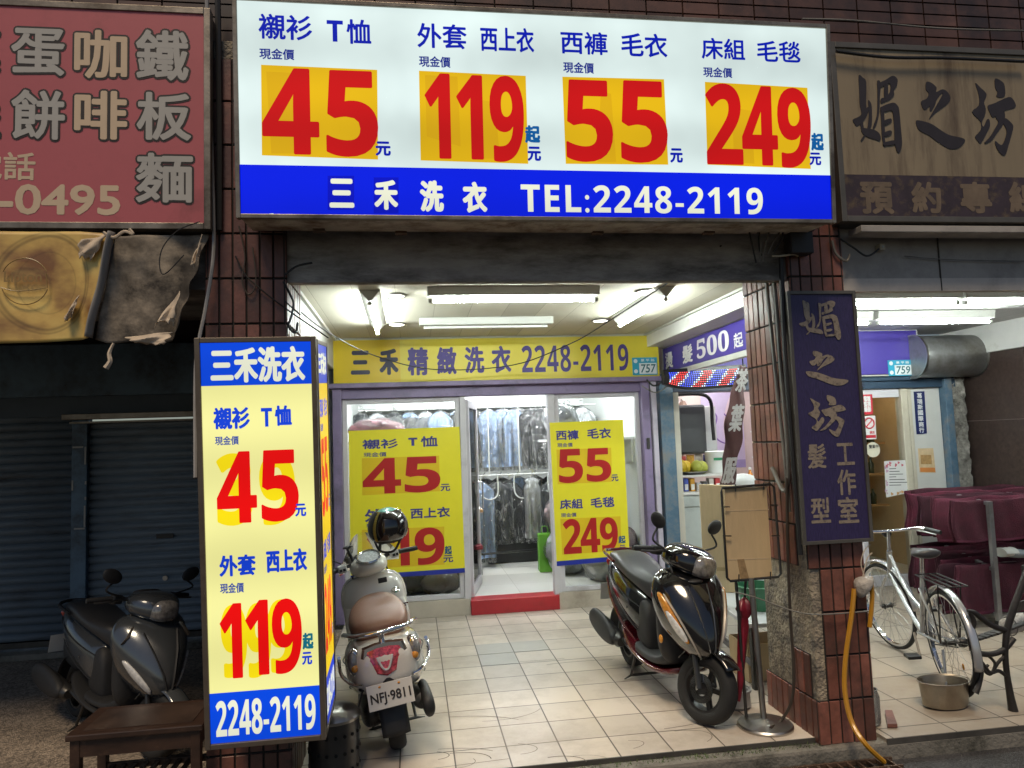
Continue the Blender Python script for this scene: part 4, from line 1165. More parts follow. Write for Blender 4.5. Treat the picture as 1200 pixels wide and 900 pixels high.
for y in (8.95, 9.55):
    MB().lathe([(0, -.02), (.035, -.02), (.035, .02), (0, .02)], (.78, y, .172), (1, 0, 0), 14).build('caster', m_black, fr2, smooth=True)

cols_ = {'blue shirt': (0.34, 0.46, 0.72), 'black jacket': (0.012, 0.013, 0.017), 'dark coat': (0.03, 0.033, 0.04), 'white dress': (0.70, 0.71, 0.74), 'grey suit': (0.10, 0.105, 0.12)}
def garment(kind, x, y, ztop, length, width, label, depth=0.05, turn=0.0, flare=1.0):
    g = thing('hanging_garment', label, kind.split()[1], (x, y, ztop), (0, 0, turn), group='cleaned clothes hanging in the laundry')
    m = M('cloth_' + kind.replace(' ', '_'), cols_[kind], 0.75, var=0.12, scale=9, bump=0.5, bscale=14)
    ph = random.uniform(0, 6)
    def ring(z, hw, hd, wob):
        out = []
        for k in range(28):
            a = 2 * math.pi * k / 28
            c_, s_ = math.cos(a), math.sin(a)
            px = hw * math.copysign(abs(c_) ** .7, c_); pyy = hd * math.copysign(abs(s_) ** .6, s_)
            pyy += wob * math.sin(px / hw * 7 + ph) * (1 if s_ < 0 else .5)
            out.append(Vector((px, pyy, z)))
        return out
    prof = [(-.03, .05, .03, 0), (-.055, .09, .045, 0), (-.09, width * .5 * .72, .05, .002), (-.15, width * .5, depth, .005), (-length * .45, width * .5 * (.94 + .03 * flare), depth * 1.0, .012), (-length * .8, width * .5 * (.95 + .08 * (flare - 1) * 5), depth * 1.05, .018), (-length, width * .5 * (.96 + .12 * (flare - 1) * 5), depth * 1.1, .022)]
    MB().loft([ring(*p) for p in prof]).build('cloth', m, g, smooth=True, local=True)
    MB().tube([(0, 0, -.05), (0, 0, .03), (.025, 0, .06), (.0, 0, .085), (-.02, 0, .07)], .004, 6).build('hanger_hook', m_chrome, g, smooth=True, local=True)
    if kind in ('blue shirt',):
        MB().prism([(-.05, -.052, -.05), (0, -.06, -.12), (-.02, -.058, -.14), (-.07, -.052, -.08)], (0, -.006, 0)).prism([(.05, -.052, -.05), (0, -.06, -.12), (.02, -.058, -.14), (.07, -.052, -.08)], (0, -.006, 0)).build('collar', m, g, local=True)
    ph += 1
    prof2 = [(-.01, .035, .02, 0), (-.05, .11, .05, .01), (-.10, width * .5 * .8, .06, .012), (-.16, width * .5 * 1.05, depth * 1.25, .02), (-length * .5, width * .53, depth * 1.35, .03), (-length * .9, width * .54, depth * 1.4, .035), (-length - .06, width * .50, depth * 1.2, .045)]
    MB().loft([ring(*p) for p in prof2], cap=False).build('plastic_cover', m_film, g, smooth=True, local=True)
    return g
k = 0
up_row = [(-.62, 'dark coat'), (-.42, 'grey suit'), (-.22, 'dark coat'), (-.02, 'black jacket'), (.18, 'grey suit'), (.36, 'blue shirt'), (.64, 'black jacket'), (.78, 'black jacket'), (1.02, 'blue shirt'), (1.18, 'blue shirt'), (1.36, 'blue shirt'), (1.58, 'black jacket'), (1.74, 'black jacket'), (1.95, 'grey suit'), (2.12, 'white dress'), (2.3, 'white dress')]
names_u = {.36: 'blue shirt under plastic at the door leaf edge on the upper rail', .64: 'black jacket under plastic behind the door leaf on the upper rail', .78: 'black jacket under plastic just left of the upper blue shirts',
           1.02: 'leftmost of the pale blue shirts bunched on the upper rail', 1.18: 'middle one of the pale blue shirts bunched on the upper rail', 1.36: 'rightmost of the pale blue shirts bunched on the upper rail', 1.58: 'glossy black jacket right of the upper blue shirts', 1.74: 'black jacket by the right door jamb on the upper rail',
           -.62: 'dark coat at the far left above the left poster', -.42: 'grey suit second from the left above the left poster', -.22: 'dark coat third from the left above the left poster', -.02: 'black jacket fourth from the left above the left poster', .18: 'grey suit above the right end of the left poster',
           1.95: 'grey suit at the left edge of the right window', 2.12: 'white dress above the right poster, nearer the door', 2.3: 'white dress above the right poster, at the right wall'}
for x, kd in up_row:
    garment(kd, x, RY + .10 + random.uniform(-.04, .04), 2.20 if x > .3 else 2.14, .78 if kd != 'white dress' else .7, .40 if kd != 'blue shirt' else .36, names_u[x] , .06, random.uniform(-.15, .15))
low_row = [(.68, 'blue shirt', 1.26, 1.0, 'pale blue shirt hanging low behind the wooden counter', RY - .15), (.84, 'blue shirt', 1.26, 1.0, 'pale blue shirt hanging low beside the black garment stand', RY - .05), (1.10, 'dark coat', 1.24, .78, 'dark coat in crinkled plastic hanging low in the middle', RY + .1), (1.26, 'black jacket', 1.24, .78, 'black jacket hanging low behind the white dress', RY + .16),
           (1.86, 'dark coat', 1.24, .7, 'dark coat hanging low by the right jamb', RY + .05)]
for x, kd, zt, ln, lab, y in low_row:
    garment(kd, x, y, zt, ln, .40, lab, .07, random.uniform(-.2, .2))
garment('white dress', 1.50, RY - .32, 1.30, .78, .20, 'long white pleated dress in plastic hanging in the middle of the doorway', .07, 0.1, 1.22)
# a second, denser row behind
for i, x in enumerate(np.arange(-.7, 2.5, .22)):
    kd = ('dark coat', 'black jacket', 'grey suit', 'white dress', 'blue shirt')[(i * 3 + i // 4) % 5]
    garment(kd, float(x), RY + .48, 2.22, .80, .38, '%s in the back row of the upper rail, half hidden by the front row' % kd, .08, random.uniform(-.3, .3))
for i, x in enumerate((.55, .72, .95, 1.18, 1.42, 1.66, 1.90, 2.1)):
    kd = ('blue shirt', 'dark coat', 'black jacket', 'grey suit')[(i * 3) % 4]
    garment(kd, float(x), RY + .40, 1.28, .80, .38, '%s in the back row of the lower rail, half hidden by the front row' % kd, .08, random.uniform(-.3, .3))
# dark storage under the clothes, counter, bags
t = thing('storage_box', 'black storage box on the floor under the hanging clothes', 'box', (1.3, 9.9, .14))
MB().box((.95, 9.7, .14), (1.75, 10.2, .46)).build('body', m_black, t, bevel=.01)
MB().box((.94, 9.69, .46), (1.76, 10.21, .49)).build('lid', m_black, t, bevel=.008)
m_wood = M('light_wood', (0.45, 0.27, 0.12), 0.45, var=0.15, scale=3, stretch=(8, 8, .6))
t = thing('counter', 'light wood counter standing behind the open door leaf', 'counter', (.4, 8.9, .14))
MB().box((-.55, 8.62, .14), (.74, 9.05, .93)).build('cabinet', m_wood, t, bevel=.006)
MB().box((-.6, 8.57, .93), (.80, 9.1, .965)).build('top', M('counter_top', (.55, .36, .18), .3, var=.1), t, bevel=.005)
t = thing('chair', 'small steel frame chair back showing through the glass door leaf', 'chair', (.62, 8.35, .14))
m_fab = M('chair_red', (.25, .03, .04), .6)
f = MB().tube([(.60, 8.5, .14), (.60, 8.5, 1.1), (.74, 8.5, 1.1), (.74, 8.5, .14)], .012, 8, n=1)
f.build('chair_frame', m_chrome, t, smooth=True)
MB().box((.62, 8.49, .78), (.72, 8.51, 1.02)).build('backrest', m_fab, t, bevel=.01)
MB().box((.59, 8.2, .55), (.75, 8.5, .60)).build('seat', m_fab, t, bevel=.015)
def sack(label, c, r, colr, film=True, nm='laundry_bag', catg='bag'):
    t = thing(nm, label, catg, (c[0], c[1], c[2] - r[2]), group='bundles on the laundry floor')
    m = M('bag_' + '_'.join('%d' % (v * 100) for v in colr), colr, .6, var=.25, scale=9, bump=.6, bscale=14)
    ph = random.uniform(0, 9)
    def dis(p):
        q = p - Vector(c); n = 1 + .08 * math.sin(q.x * 22 + ph) * math.sin(q.z * 19 + ph) + .05 * math.sin(q.y * 37 + q.x * 31)
        return Vector(c) + q * n
    MB().ell(c, r, 28, 18).xf(dis).build('bundle', m, t, smooth=True)
    ph += 2
    MB().ell(c, tuple(v * 1.07 for v in r), 28, 18).xf(dis).build('plastic_wrap', m_film2, t, smooth=True)
sack('pinkish bedding bundle in plastic at the right jamb of the doorway', (1.86, 8.95, .80), (.24, .25, .24), (.55, .42, .44))
sack('pale blue grey bedding bundle in plastic lowest at the right jamb', (1.84, 8.75, .40), (.26, .28, .27), (.50, .52, .56))
sack('white bedding bundle low in the right window under the poster', (2.15, 8.2, .34), (.25, .25, .22), (.62, .60, .58))
sack('pink bedding bundle in the right window corner', (2.38, 8.45, .45), (.22, .25, .26), (.55, .33, .38))
sack('green cushion in plastic in the right window', (2.32, 8.0, .24), (.17, .2, .12), (.12, .32, .08))
sack('pale bedding bundle high above the right poster', (1.78, 8.6, 1.98), (.2, .25, .2), (.62, .63, .66))
sack('pink quilt rolled on the shelf above the left poster', (-.42, 8.7, 1.95), (.30, .22, .12), (.55, .25, .30))
sack('dark bundle low in the left window', (-.1, 8.2, .33), (.4, .3, .2), (.05, .045, .05))
sack('brown bundle low in the left window corner', (.25, 8.0, .27), (.22, .2, .13), (.16, .11, .07))
t = thing('bag_shelf', 'white wall shelf carrying bedding behind the left poster', 'shelf', (-.4, 8.7, 1.8))
MB().box((-.8, 8.45, 1.79), (.1, 8.98, 1.82)).build('board', m_shopwall, t, bevel=.003)
MB().box((-.8, 8.5, 1.5), (-.77, 8.9, 1.79)).build('wall_bracket', m_shopwall, t, bevel=.003)
t = thing('bag_shelf', 'white shelf holding a pale bundle above the right poster', 'shelf', (2.1, 8.6, 1.75))
MB().box((1.55, 8.35, 1.73), (2.62, 8.9, 1.76)).build('board', m_shopwall, t, bevel=.003)
MB().box((2.59, 8.4, 1.45), (2.62, 8.85, 1.73)).build('wall_bracket', m_shopwall, t, bevel=.003)
t = thing('shopping_bag', 'bright green shopping bag beside the bundles in the doorway', 'bag', (1.55, 8.95, .14))
m_gb = M('bag_green', (.12, .34, .03), .5, var=.1, bump=.3, bscale=12)
MB().loft([[Vector(p) for p in ((1.50, 8.85, z), (1.68 , 8.85 + wob, z), (1.70, 9.05, z), (1.51, 9.05 - wob, z))] for z, wob in ((.14, 0), (.3, .03), (.45, .02), (.60, .04))]).build('body', m_gb, t, bevel=.01)
MB().tube([(1.55, 8.93, .6), (1.56, 8.93, .68), (1.62, 8.93, .68), (1.63, 8.93, .6)], .006, 6).build('handle', m_gb, t)

# ================================================================== SALON BESIDE IT
m_bluepost = M('flaking_blue_steel', (0.075, 0.14, 0.21), 0.55, var=0.3, scale=6, dirt=(0.18, 0.17, 0.16), dirt_amt=0.5, dirt_scale=6)
m_salw = M('salon_wall', (0.66, 0.56, 0.54), 0.6, var=0.06)
sal = thing('salon_front', 'open front of the hair salon with a flaking blue steel post', 'shop front', (3.6, SY, 0))
MB().box((2.64, 7.45, 0), (2.79, 7.72, 2.42)).build('post', m_bluepost, sal, bevel=.006)
MB().box((2.80, 7.5, 0), (2.87, 7.7, 2.4)).build('jamb', M('cream_jamb', (.55, .51, .43), .5, var=.1), sal, bevel=.005)
MB().box((2.80, 7.48, 2.22), (5.05, 7.75, 2.40)).build('head_beam', M('navy_head', (.02, .03, .06), .4), sal, bevel=.006)
MB().box((2.80, 7.5, 2.40), (5.05, 7.78, 2.9)).build('header', M('violet_header', (.06, .04, .22), .5), sal)
sr = thing('salon_room', 'pinkish lit hair salon room seen past the tiled pillar', 'room', (4, 9, 0))
MB().box((2.70, 7.75, 0), (2.80, 11, 2.8)).build('side_wall', m_salw, sr)
MB().box((5.0, 7.75, 0), (5.06, 11, 2.8)).build('side_wall', m_salw, sr)
MB().box((2.80, 10.4, 0), (5.0, 10.5, 2.8)).build('back_wall', m_salw, sr)
MB().box((2.80, 7.78, 2.6), (5.0, 10.4, 2.66)).build('ceiling', m_shopwall, sr)
structure(MB().box((2.68, 7.68, -0.05), (5.06, 10.5, 0.03)).build('salon_floor', m_shopfloor))
for lab, x, y in (('salon tube light near the front', 3.7, 8.3), ('salon tube light near the back wall', 4.1, 9.6)):
    t = thing('shop_tube_light', lab, 'ceiling light', (x, y, 2.58), group='tube lights inside the salon')
    MB().box((x - .5, y - .05, 2.55), (x + .5, y + .05, 2.598)).build('housing', m_fix, t, bevel=.005)
    MB().lathe([(0.014, 0), (0.014, .94)], (x - .47, y, 2.525), (1, 0, 0), 12).build('tube', M('salon_tube', (.9, .9, .9), .3, emis=(1, .98, .95), estr=120), t, smooth=True)
# white counter with drawers and the clutter on it
CX0, CX1, CYF = 2.95, 4.05, 8.05
t = thing('counter', 'white painted salon counter with two drawers behind the black scooter', 'counter', (3.5, 8.3, 0))
m_cnt = M('counter_white', (.50, .54, .52), .45, var=.06, dirt=(.35, .38, .37), dirt_amt=.3)
MB().box((CX0, CYF, .03), (CX1, 8.6, 1.06)).build('cabinet', m_cnt, t, bevel=.005)
for x0, x1 in ((CX0 + .02, CX0 + .50), (CX0 + .53, CX1 - .02)):
    MB().box((x0, CYF - .018, .93), (x1, CYF - .001, 1.05)).build('drawer', m_cnt, t, bevel=.004)
MB().box((CX0 - .02, CYF - .03, 1.062), (CX1 + .02, 8.62, 1.09)).build('top', m_white, t, bevel=.004)
m_grayc = M('cabinet_dark', (.045, .047, .052), .35, var=.2)
t = thing('wall_cabinet', 'dark hooded dryer cabinet with black pipe hanging at the left of the salon', 'cabinet', (3.1, 8.6, 1.6))
MB().box((2.82, 8.4, 1.52), (3.55, 8.9, 2.12)).build('case', m_grayc, t, bevel=.03)
MB().box((2.84, 8.30, 1.88), (3.2, 8.4, 2.06)).build('hood', m_grayc, t, bevel=.04)
MB().box((2.9, 8.28, 1.94), (2.98, 8.299, 2.0)).build('badge', m_white, t)
MB().tube([(2.82, 8.3, 2.12), (3.0, 8.25, 2.22), (3.4, 8.25, 2.24), (3.55, 8.25, 2.16), (3.56, 8.25, 1.9), (3.57, 8.25, 1.68)], .022, 8).build('pipe', m_black, t, smooth=True)
MB().box((3.56, 8.5, 1.55), (3.72, 8.9, 2.1)).build('side_panel', M('grey_panel', (.42, .42, .42), .4), t, bevel=.01)
def onc(x, y, Y=8.3): return at(x, y, Y=Y)
t = thing('fruit_plate', 'plate of yellow and green fruit on the salon counter', 'fruit plate', (3.2, 8.25, 1.28))
MB().lathe([(.0, 0), (.12, 0), (.20, .03), (.205, .035), (.12, .012), (0, .012)], (3.28, 8.3, 1.29), seg=24, close=True).build('plate', m_steel, t, smooth=True)
m_ban = M('fruit_yellow', (.62, .42, .02), .45, var=.2); m_pom = M('fruit_green', (.38, .40, .06), .5, var=.2)
for i, (x, y, z, r_) in enumerate(((3.14, 8.25, 1.38, .075), (3.22, 8.3, 1.37, .07), (3.33, 8.24, 1.37, .072), (3.42, 8.3, 1.36, .07))):
    MB().ell((x, y, z), (r_, r_, r_ * 1.15), 14, 10).build('fruit', m_ban if i < 2 else m_pom, t, smooth=True)
t = thing('desk_rack', 'low rack of packets and bottles under the fruit plate on the salon counter', 'rack', (3.3, 8.3, 1.09))
MB().box((2.98, 8.15, 1.26), (3.75, 8.5, 1.285)).build('shelf', m_white, t, bevel=.003)
for x in (3.0, 3.72):
    MB().box((x - .008, 8.16, 1.09), (x + .008, 8.18, 1.26)).build('leg', m_steel, t)
pc = [(.5, .05, .05), (.6, .6, .6), (.05, .08, .35), (.6, .30, .03), (.45, .45, .5), (.1, .1, .1), (.55, .5, .45)]
for i in range(9):
    x = 3.02 + i * .078; h = random.uniform(.08, .16); c_ = pc[i % 7]
    tt = thing('packet', 'small %s packet, %s from the left on the salon counter' % (('red', 'white', 'navy', 'orange', 'pale grey', 'black', 'cream')[i % 7], ('first', 'second', 'third', 'fourth', 'fifth', 'sixth', 'seventh', 'eighth', 'ninth')[i]), 'packet', (x, 8.25, 1.09), group='packets on the salon counter')
    MB().box((x - .028, 8.2, 1.091), (x + .028, 8.3, 1.091 + h)).build('carton', M('packet_%d' % i, c_, .5, var=.1), tt, bevel=.004)
    MB().box((x - .02, 8.195, 1.11), (x + .02, 8.1995, 1.13 + h * .3)).build('packet_label', m_white, tt)
t = thing('paper_bag_stack', 'stack of magazines and cards behind the fruit plate', 'magazines', (3.2, 8.5, 1.29))
for i in range(6):
    MB().box((2.98 + i * .11, 8.45 + .01 * i, 1.29), (3.07 + i * .11, 8.47 + .01 * i, 1.52 + .03 * math.sin(i * 2))).build('magazine', M('mag_%d' % i, pc[(i * 3 + 1) % 7], .4, var=.4, scale=20), t)
t = thing('plastic_tub', 'white plastic tub with green label on the salon counter', 'tub', (3.62, 8.4, 1.29))
MB().lathe([(.11, 0), (.13, .24), (.135, .25), (.12, .26), (0, .26)], (3.64, 8.4, 1.29), seg=22).build('tub', m_shopwall, t, smooth=True)
MB().box((3.56, 8.266, 1.44), (3.72, 8.272, 1.47)).build('tub_label', M('tub_green', (.03, .25, .12), .4), t)
t = thing('paper_sheet', 'white sheet of paper curling over the salon counter edge', 'paper', (3.7, 8.02, 1.25))
MB().grid(lambda u, v: Vector((3.60 + .30 * u + .1 * v, 7.98 - .05 * math.sin(v * 3) + .05 * u, 1.12 + .16 * v - .04 * u + .02 * math.sin(u * 4))), 12, 12).build('sheet', m_shopwall, t, smooth=True, thick=.002, fix=False)
MB().tube([(3.72, 8.02, 1.2), (3.7, 7.99, 1.05), (3.62, 7.99, .95), (3.75, 7.99, .9)], .004, 5).build('cord', m_cable, t)
t = thing('bottle', 'orange bottle on the salon counter beside the brown banner', 'bottle', (4.0, 8.3, 1.09))
MB().lathe([(.035, 0), (.036, .15), (.02, .19), (.015, .2), (.015, .22), (0, .22)], (4.0, 8.25, 1.092), seg=16).build('bottle_body', M('bottle_orange', (.6, .22, .02), .35), t, smooth=True)
MB().lathe([(.017, 0), (.017, .03), (0, .03)], (4.0, 8.25, 1.312), seg=12).build('cap', m_white, t, smooth=True)
t = thing('folding_sign', 'teal display card leaning on the salon counter', 'display card', (3.95, 8.15, 1.09))
MB().prism([(3.86, 8.12, 1.091), (4.10, 8.12, 1.091), (4.08, 8.2, 1.26), (3.95, 8.2, 1.22)], (0, .01, 0)).build('card', M('teal_card', (.03, .16, .22), .4), t)
MB().prism([(3.88, 8.116, 1.10), (4.0, 8.116, 1.10), (3.99, 8.15, 1.16), (3.93, 8.15, 1.15)], (0, .002, 0)).build('card_print', m_white, t)
# salon poster with a plain figure, towel, wall lamp, display shelf
t = thing('wall_poster', 'lilac hair poster with a pale profile on the salon back wall', 'poster', (4.3, 10.39, 1.6))
pq = Panel((4.32, 10.395, 1.36), (1, 0, 0), (0, 0, 1))
plate(pq, rect(0, .66, 0, 1.05), M('poster_lilac', (.55, .48, .70), .4, var=.12, scale=3), t, 'sheet', 0, .003)
plate(pq, [(p[0], p[1]) for p in spline([(.36, .28, 0), (.34, .55, 0), (.42, .86, 0), (.52, 1.0, 0), (.60, .9, 0), (.62, .55, 0), (.56, .3, 0), (.46, .2, 0)], 5, True)], M('poster_skin', (.68, .55, .64), .4, var=.1), t, 'print_shape', .003, .004)
m_pd = M('poster_violet_line', (.22, .13, .42), .4)
for pts in ([(.42, .3), (.36, .5), (.40, .62), (.36, .7)], [(.10, .62), (.16, .74), (.24, .66), (.2, .52), (.13, .56)], [(.1, .5), (.25, .3), (.45, .24), (.6, .36)]):
    MB().tube([pq.P(a_, c_, .006) for a_, c_ in pts], .010, 6).build('print_line', m_pd, t)
plate(pq, rect(0, .66, -.12, -.001), M('poster_foot', (.36, .30, .60), .4), t, 'foot_strip', 0, .003)
t = thing('spot_lamp', 'small white spot lamp on the salon ceiling', 'lamp', (4.05, 9.2, 2.58))
MB().lathe([(.02, 0), (.02, -.12), (.0, -.12)], (4.0, 9.2, 2.6), seg=12).build('stem', m_white, t)
MB().lathe([(.025, 0), (.055, -.10), (.05, -.105), (0, -.09)], (4.0, 9.2, 2.46), (.2, .5, .8), seg=16).build('lamp_shade', m_white, t, smooth=True)
t = thing('hanging_apron', 'brown hairdressing cape hanging on the salon wall', 'cape', (3.95, 10.3, 1.2))
MB().loft([[Vector((4.0 + w_ * math.cos(a_), 10.3 + .05 * math.sin(a_) + .02 * math.cos(a_ * 5), z)) for a_ in np.linspace(0, 2 * math.pi, 20)[:-1]] for z, w_ in ((1.3, .12), (1.7, .16), (2.0, .15), (2.2, .06), (2.26, .02))]).build('cape_cloth', M('cape_tan', (.42, .30, .25), .7, var=.15), t, smooth=True)
MB().tube([(4.0, 10.3, 2.26), (4.0, 10.36, 2.3)], .008, 6, n=1).build('cape_hook', m_steel, t)
t = thing('magazine_rack', 'white magazine rack with pink covers at the salon right wall', 'rack', (4.7, 9.0, 1))
for z in (1.08, 1.42, 1.76):
    MB().box((4.45, 8.9, z), (4.98, 9.1, z + .02)).build('shelf', m_shopwall, t)
for i in range(9):
    x = 4.48 + (i % 3) * .165; z = 1.10 + (i // 3) * .34
    MB().box((x, 8.93, z), (x + .14, 8.95, z + .22)).build('magazine', M('cover_%d' % (i % 4), ((.55, .10, .14), (.60, .55, .55), (.5, .2, .3), (.2, .25, .45))[i % 4], .35, var=.5, scale=18), t)

# curved LED panel over the salon entrance
t = thing('led_sign', 'curved barber sign of red, white and blue LED dots under the purple fascia', 'LED sign', (3.0, 7.3, 2.35))
pl = Panel(at(782, 459, Y=6.9), (1, 0, 0), (0, 0, 1))
us, _ = pl.uv(872, 452)
hh = pl.uv(800, 435)[1]
def ledP(u, v, d=0.0):
    return pl.P(us * u, hh * (v + .55 * (1 - (2 * min(max(u, 0), 1) - .9) ** 2) * 0 - .0) + .03 * u, d + .03 * math.sin(math.pi * v))
def arch(u, v):
    lo = .10 + .9 * (abs(u - .55) / .55) ** 3 * .35 if u < .55 else .10
    return pl.P(us * u, hh * (lo + (1 - lo) * v) + .035 * u, .04 * math.sin(math.pi * v))
MB().loft([[arch(u, 0) - pl.N * .06 - pl.V * .02, arch(u, 0) - pl.V * .02 + pl.N * .0, arch(u, .5) - pl.N * .005, arch(u, 1) + pl.V * .02, arch(u, 1) - pl.N * .06 + pl.V * .02] for u in np.linspace(-.04, 1.04, 24)]).build('case', m_black, t, smooth=True)
leds = {'red': MB(), 'white': MB(), 'blue': MB()}
for i in range(34):
    for j in range(8):
        u = .03 + i / 34 * .95; v = .06 + j / 8 * .92
        ph = (u * 3.1 - v * .55) % 1.0
        k = 'red' if ph < .34 else ('white' if ph < .46 else ('blue' if ph < .88 else 'white'))
        p = arch(u, v) + pl.N * .006
        leds[k].box(tuple(p - Vector((.006, .003, .0045))), tuple(p + Vector((.006, .003, .0045))))
for k, e_ in (('red', (1, .03, .03)), ('white', (.75, .85, 1)), ('blue', (.04, .08, 1))):
    leds[k].build('led_dots', M('led_' + k, (.1, .1, .1), .3, emis=e_, estr=1.6), t)['kind'] = 'stuff'

# brown vertical banner flag
t = thing('banner_flag', 'narrow brown banner with white characters hanging twisted beside the tiled pillar', 'banner', (2.6, 5.9, 1.4))
m_bb = M('banner_brown', (.085, .035, .035), .7, var=.2, bump=.3, bscale=20)
pbn = Panel((at(852, 520, Y=5.9).x, 5.9, at(852, 520, Y=5.9).z), (1, 0, 0), (0, 0, 1))
L_ = [(864, 428), (856, 465), (851, 500), (846, 535), (843, 568)]
R_ = [(878, 430), (873, 465), (869, 500), (866, 535), (863, 568)]
def flag(u, v):
    a_ = edge(L_, 1 - v); b2 = edge(R_, 1 - v)
    x = a_[0] + (b2[0] - a_[0]) * u + 1.2 * math.sin(v * 21); y = a_[1] + (b2[1] - a_[1]) * u
    q = pbn.uv(x, y); return pbn.P(q[0], q[1], .035 * math.sin(u * 4 + v * 8))
MB().grid(flag, 14, 60).build('cloth', m_bb, t, smooth=True, thick=.003, fix=False)
m_bw = M('banner_white', (.48, .46, .45), .7, var=.2, scale=25)
for c_, (xa, ya, xb, yb) in (('茶', (859, 433, 873, 460)), ('葉', (852, 474, 867, 506)), ('服', (844, 536, 859, 566))):
    u0, u1, v0, v1 = pbn.box(xa, ya, xb, yb)
    letter(pbn, c_, None, m_bw, t, w=.026, d=.062, uvbox=(u0, u1, v0, v1), shear=0.25)
MB().tube([flag(.5, 1.0), flag(.5, 1.0) + Vector((0, 0, .2))], .006, 6, n=1).build('hanging_cord', m_cable, t)

# ================================================================== RIGHT HAND SHOP 759
s = thing('fascia_sign', 'plain violet board above the shop door of number 759', 'sign', (5.4, 7.5, 2.6))
pr_ = Panel((4.9, 7.46, 2.36), (1, 0, 0), (0, 0, 1))
Ur = at(1075, 410, Y=7.46).x - 4.9; Vr = .50
plate(pr_, rect(0, Ur, 0, Vr), m_pf, s, 'board', -.08, 0)
frame(pr_, -.01, Ur + .012, -.02, Vr + .005, .012, -.085, .006).build('frame', m_fix, s)
number_plate('blue and white house number 759 on the violet board', pr_, (1040.5, 422, 1068, 440.5), '759')
t = thing('shutter_housing', 'dented grey metal roller shutter housing next to the violet board', 'shutter housing', (6.1, 7.5, 2.5))
x0 = at(1077, 410, Y=7.3).x; x1 = at(1150, 410, Y=7.3).x
m_galv = M('galvanised', (.30, .30, .30), .38, .75, var=.15, scale=5, dirt=(.16, .14, .12), dirt_amt=.5, rvar=.1)
cz_ = 2.545
MB().lathe([(.0, 0), (.235, 0), (.24, .01), (.24, x1 - x0 - .01), (.235, x1 - x0), (0, x1 - x0)], (x0, 7.42, cz_), (1, 0, 0), 36).build('drum', m_galv, t, smooth=True)
MB().lathe([(.236, -.008), (.252, -.008), (.252, .018), (.2405, .018)], (x0, 7.42, cz_), (1, 0, 0), 36, close=True).build('rim', m_steel, t, smooth=True)
MB().lathe([(.2405, -.012), (.252, -.012), (.252, .012), (.236, .012)], (x1 - .006, 7.42, cz_), (1, 0, 0), 36, close=True).build('rim', m_steel, t, smooth=True)
m_bluedk = M('dark_blue_head', (.025, .05, .085), .4, var=.2)
dr = thing('storefront', 'front of shop 759 with a glass door covered in stickers', 'shop front', (5.6, SY, 0))
MB().box((4.85, 7.50, 2.20), (6.20, 7.70, 2.34)).build('head_beam', m_bluedk, dr, bevel=.006)
MB().box((4.85, 7.47, 2.285), (6.16, 7.499, 2.33)).build('rail', m_bluedk, dr, bevel=.004)
m_cream2 = M('cream_door', (.55, .50, .40), .5, var=.06, dirt=(.38, .33, .25), dirt_amt=.3)
MB().box((5.52, 7.52, 0), (5.60, 7.64, 2.20)).build('door_post', m_cream2, dr, bevel=.01)
MB().box((5.61, 7.535, 0), (5.66, 7.62, 2.20)).build('door_post', m_cream2, dr, bevel=.01)
MB().box((5.665, 7.55, 0), (6.02, 7.62, 2.20)).build('panel', M('white_panel', (.60, .59, .56), .5, var=.05), dr)
MB().box((6.03, 7.46, 0), (6.12, 7.66, 2.33)).build('side_post', m_bluepost, dr, bevel=.006)
o = MB().box((4.95, 7.54, .0), (5.0, 7.60, 2.2)).box((5.0, 7.54, 0), (5.51, 7.60, .12)).box((5.0, 7.54, 2.10), (5.51, 7.60, 2.2)).build('door', m_wframe, dr, bevel=.004)
MB().box((5.0, 7.567, .12), (5.51, 7.573, 2.10)).build('pane', m_glass, o)
m_stone = M('rough_stone', (.30, .28, .25), .9, var=.45, scale=7, bump=1.0, bscale=18, dirt=(.10, .09, .08), dirt_amt=.7, dirt_scale=9)
t = thing('stone_post', 'rough broken stone post between the 759 shop and the brown granite wall', 'post', (6.25, 7.55, 0))
def rough(p):
    return p + Vector((.002 * math.sin(p.z * 23), .012 * math.sin(p.z * 31 + p.x * 50) + .008 * math.sin(p.z * 67 + p.x * 90), 0))
MB().grid(lambda u, v: Vector((6.13 + .18 * u, 7.50, 2.33 * v)), 6, 60).xf(rough).build('rubble_face', m_stone, t, smooth=True, fix=False)
MB().box((6.13, 7.53, 0), (6.31, 7.7, 2.33)).build('core', m_stone, t)
m_gran = M('brown_granite', (.050, .033, .028), .38, var=.35, scale=26, bump=.04, bscale=20, dirt=(.03, .02, .018), dirt_amt=.4, spec=.3)
gw = thing('granite_wall', 'polished dark brown granite wall at the right edge', 'wall', (6.4, 6.6, 0))
for i, y in enumerate(np.arange(7.66, 4.9, -.92)):
    for j in range(3):
        MB().box((6.38, y - .914, .004 + j * .9), (6.6, y, .896 + j * .9)).build('slab', m_gran, gw, bevel=.003)
MB().box((6.386, 4.8, 0), (6.61, 7.665, 2.7)).build('joint_backing', M('pale_joint', (.16, .13, .12), .7), gw)
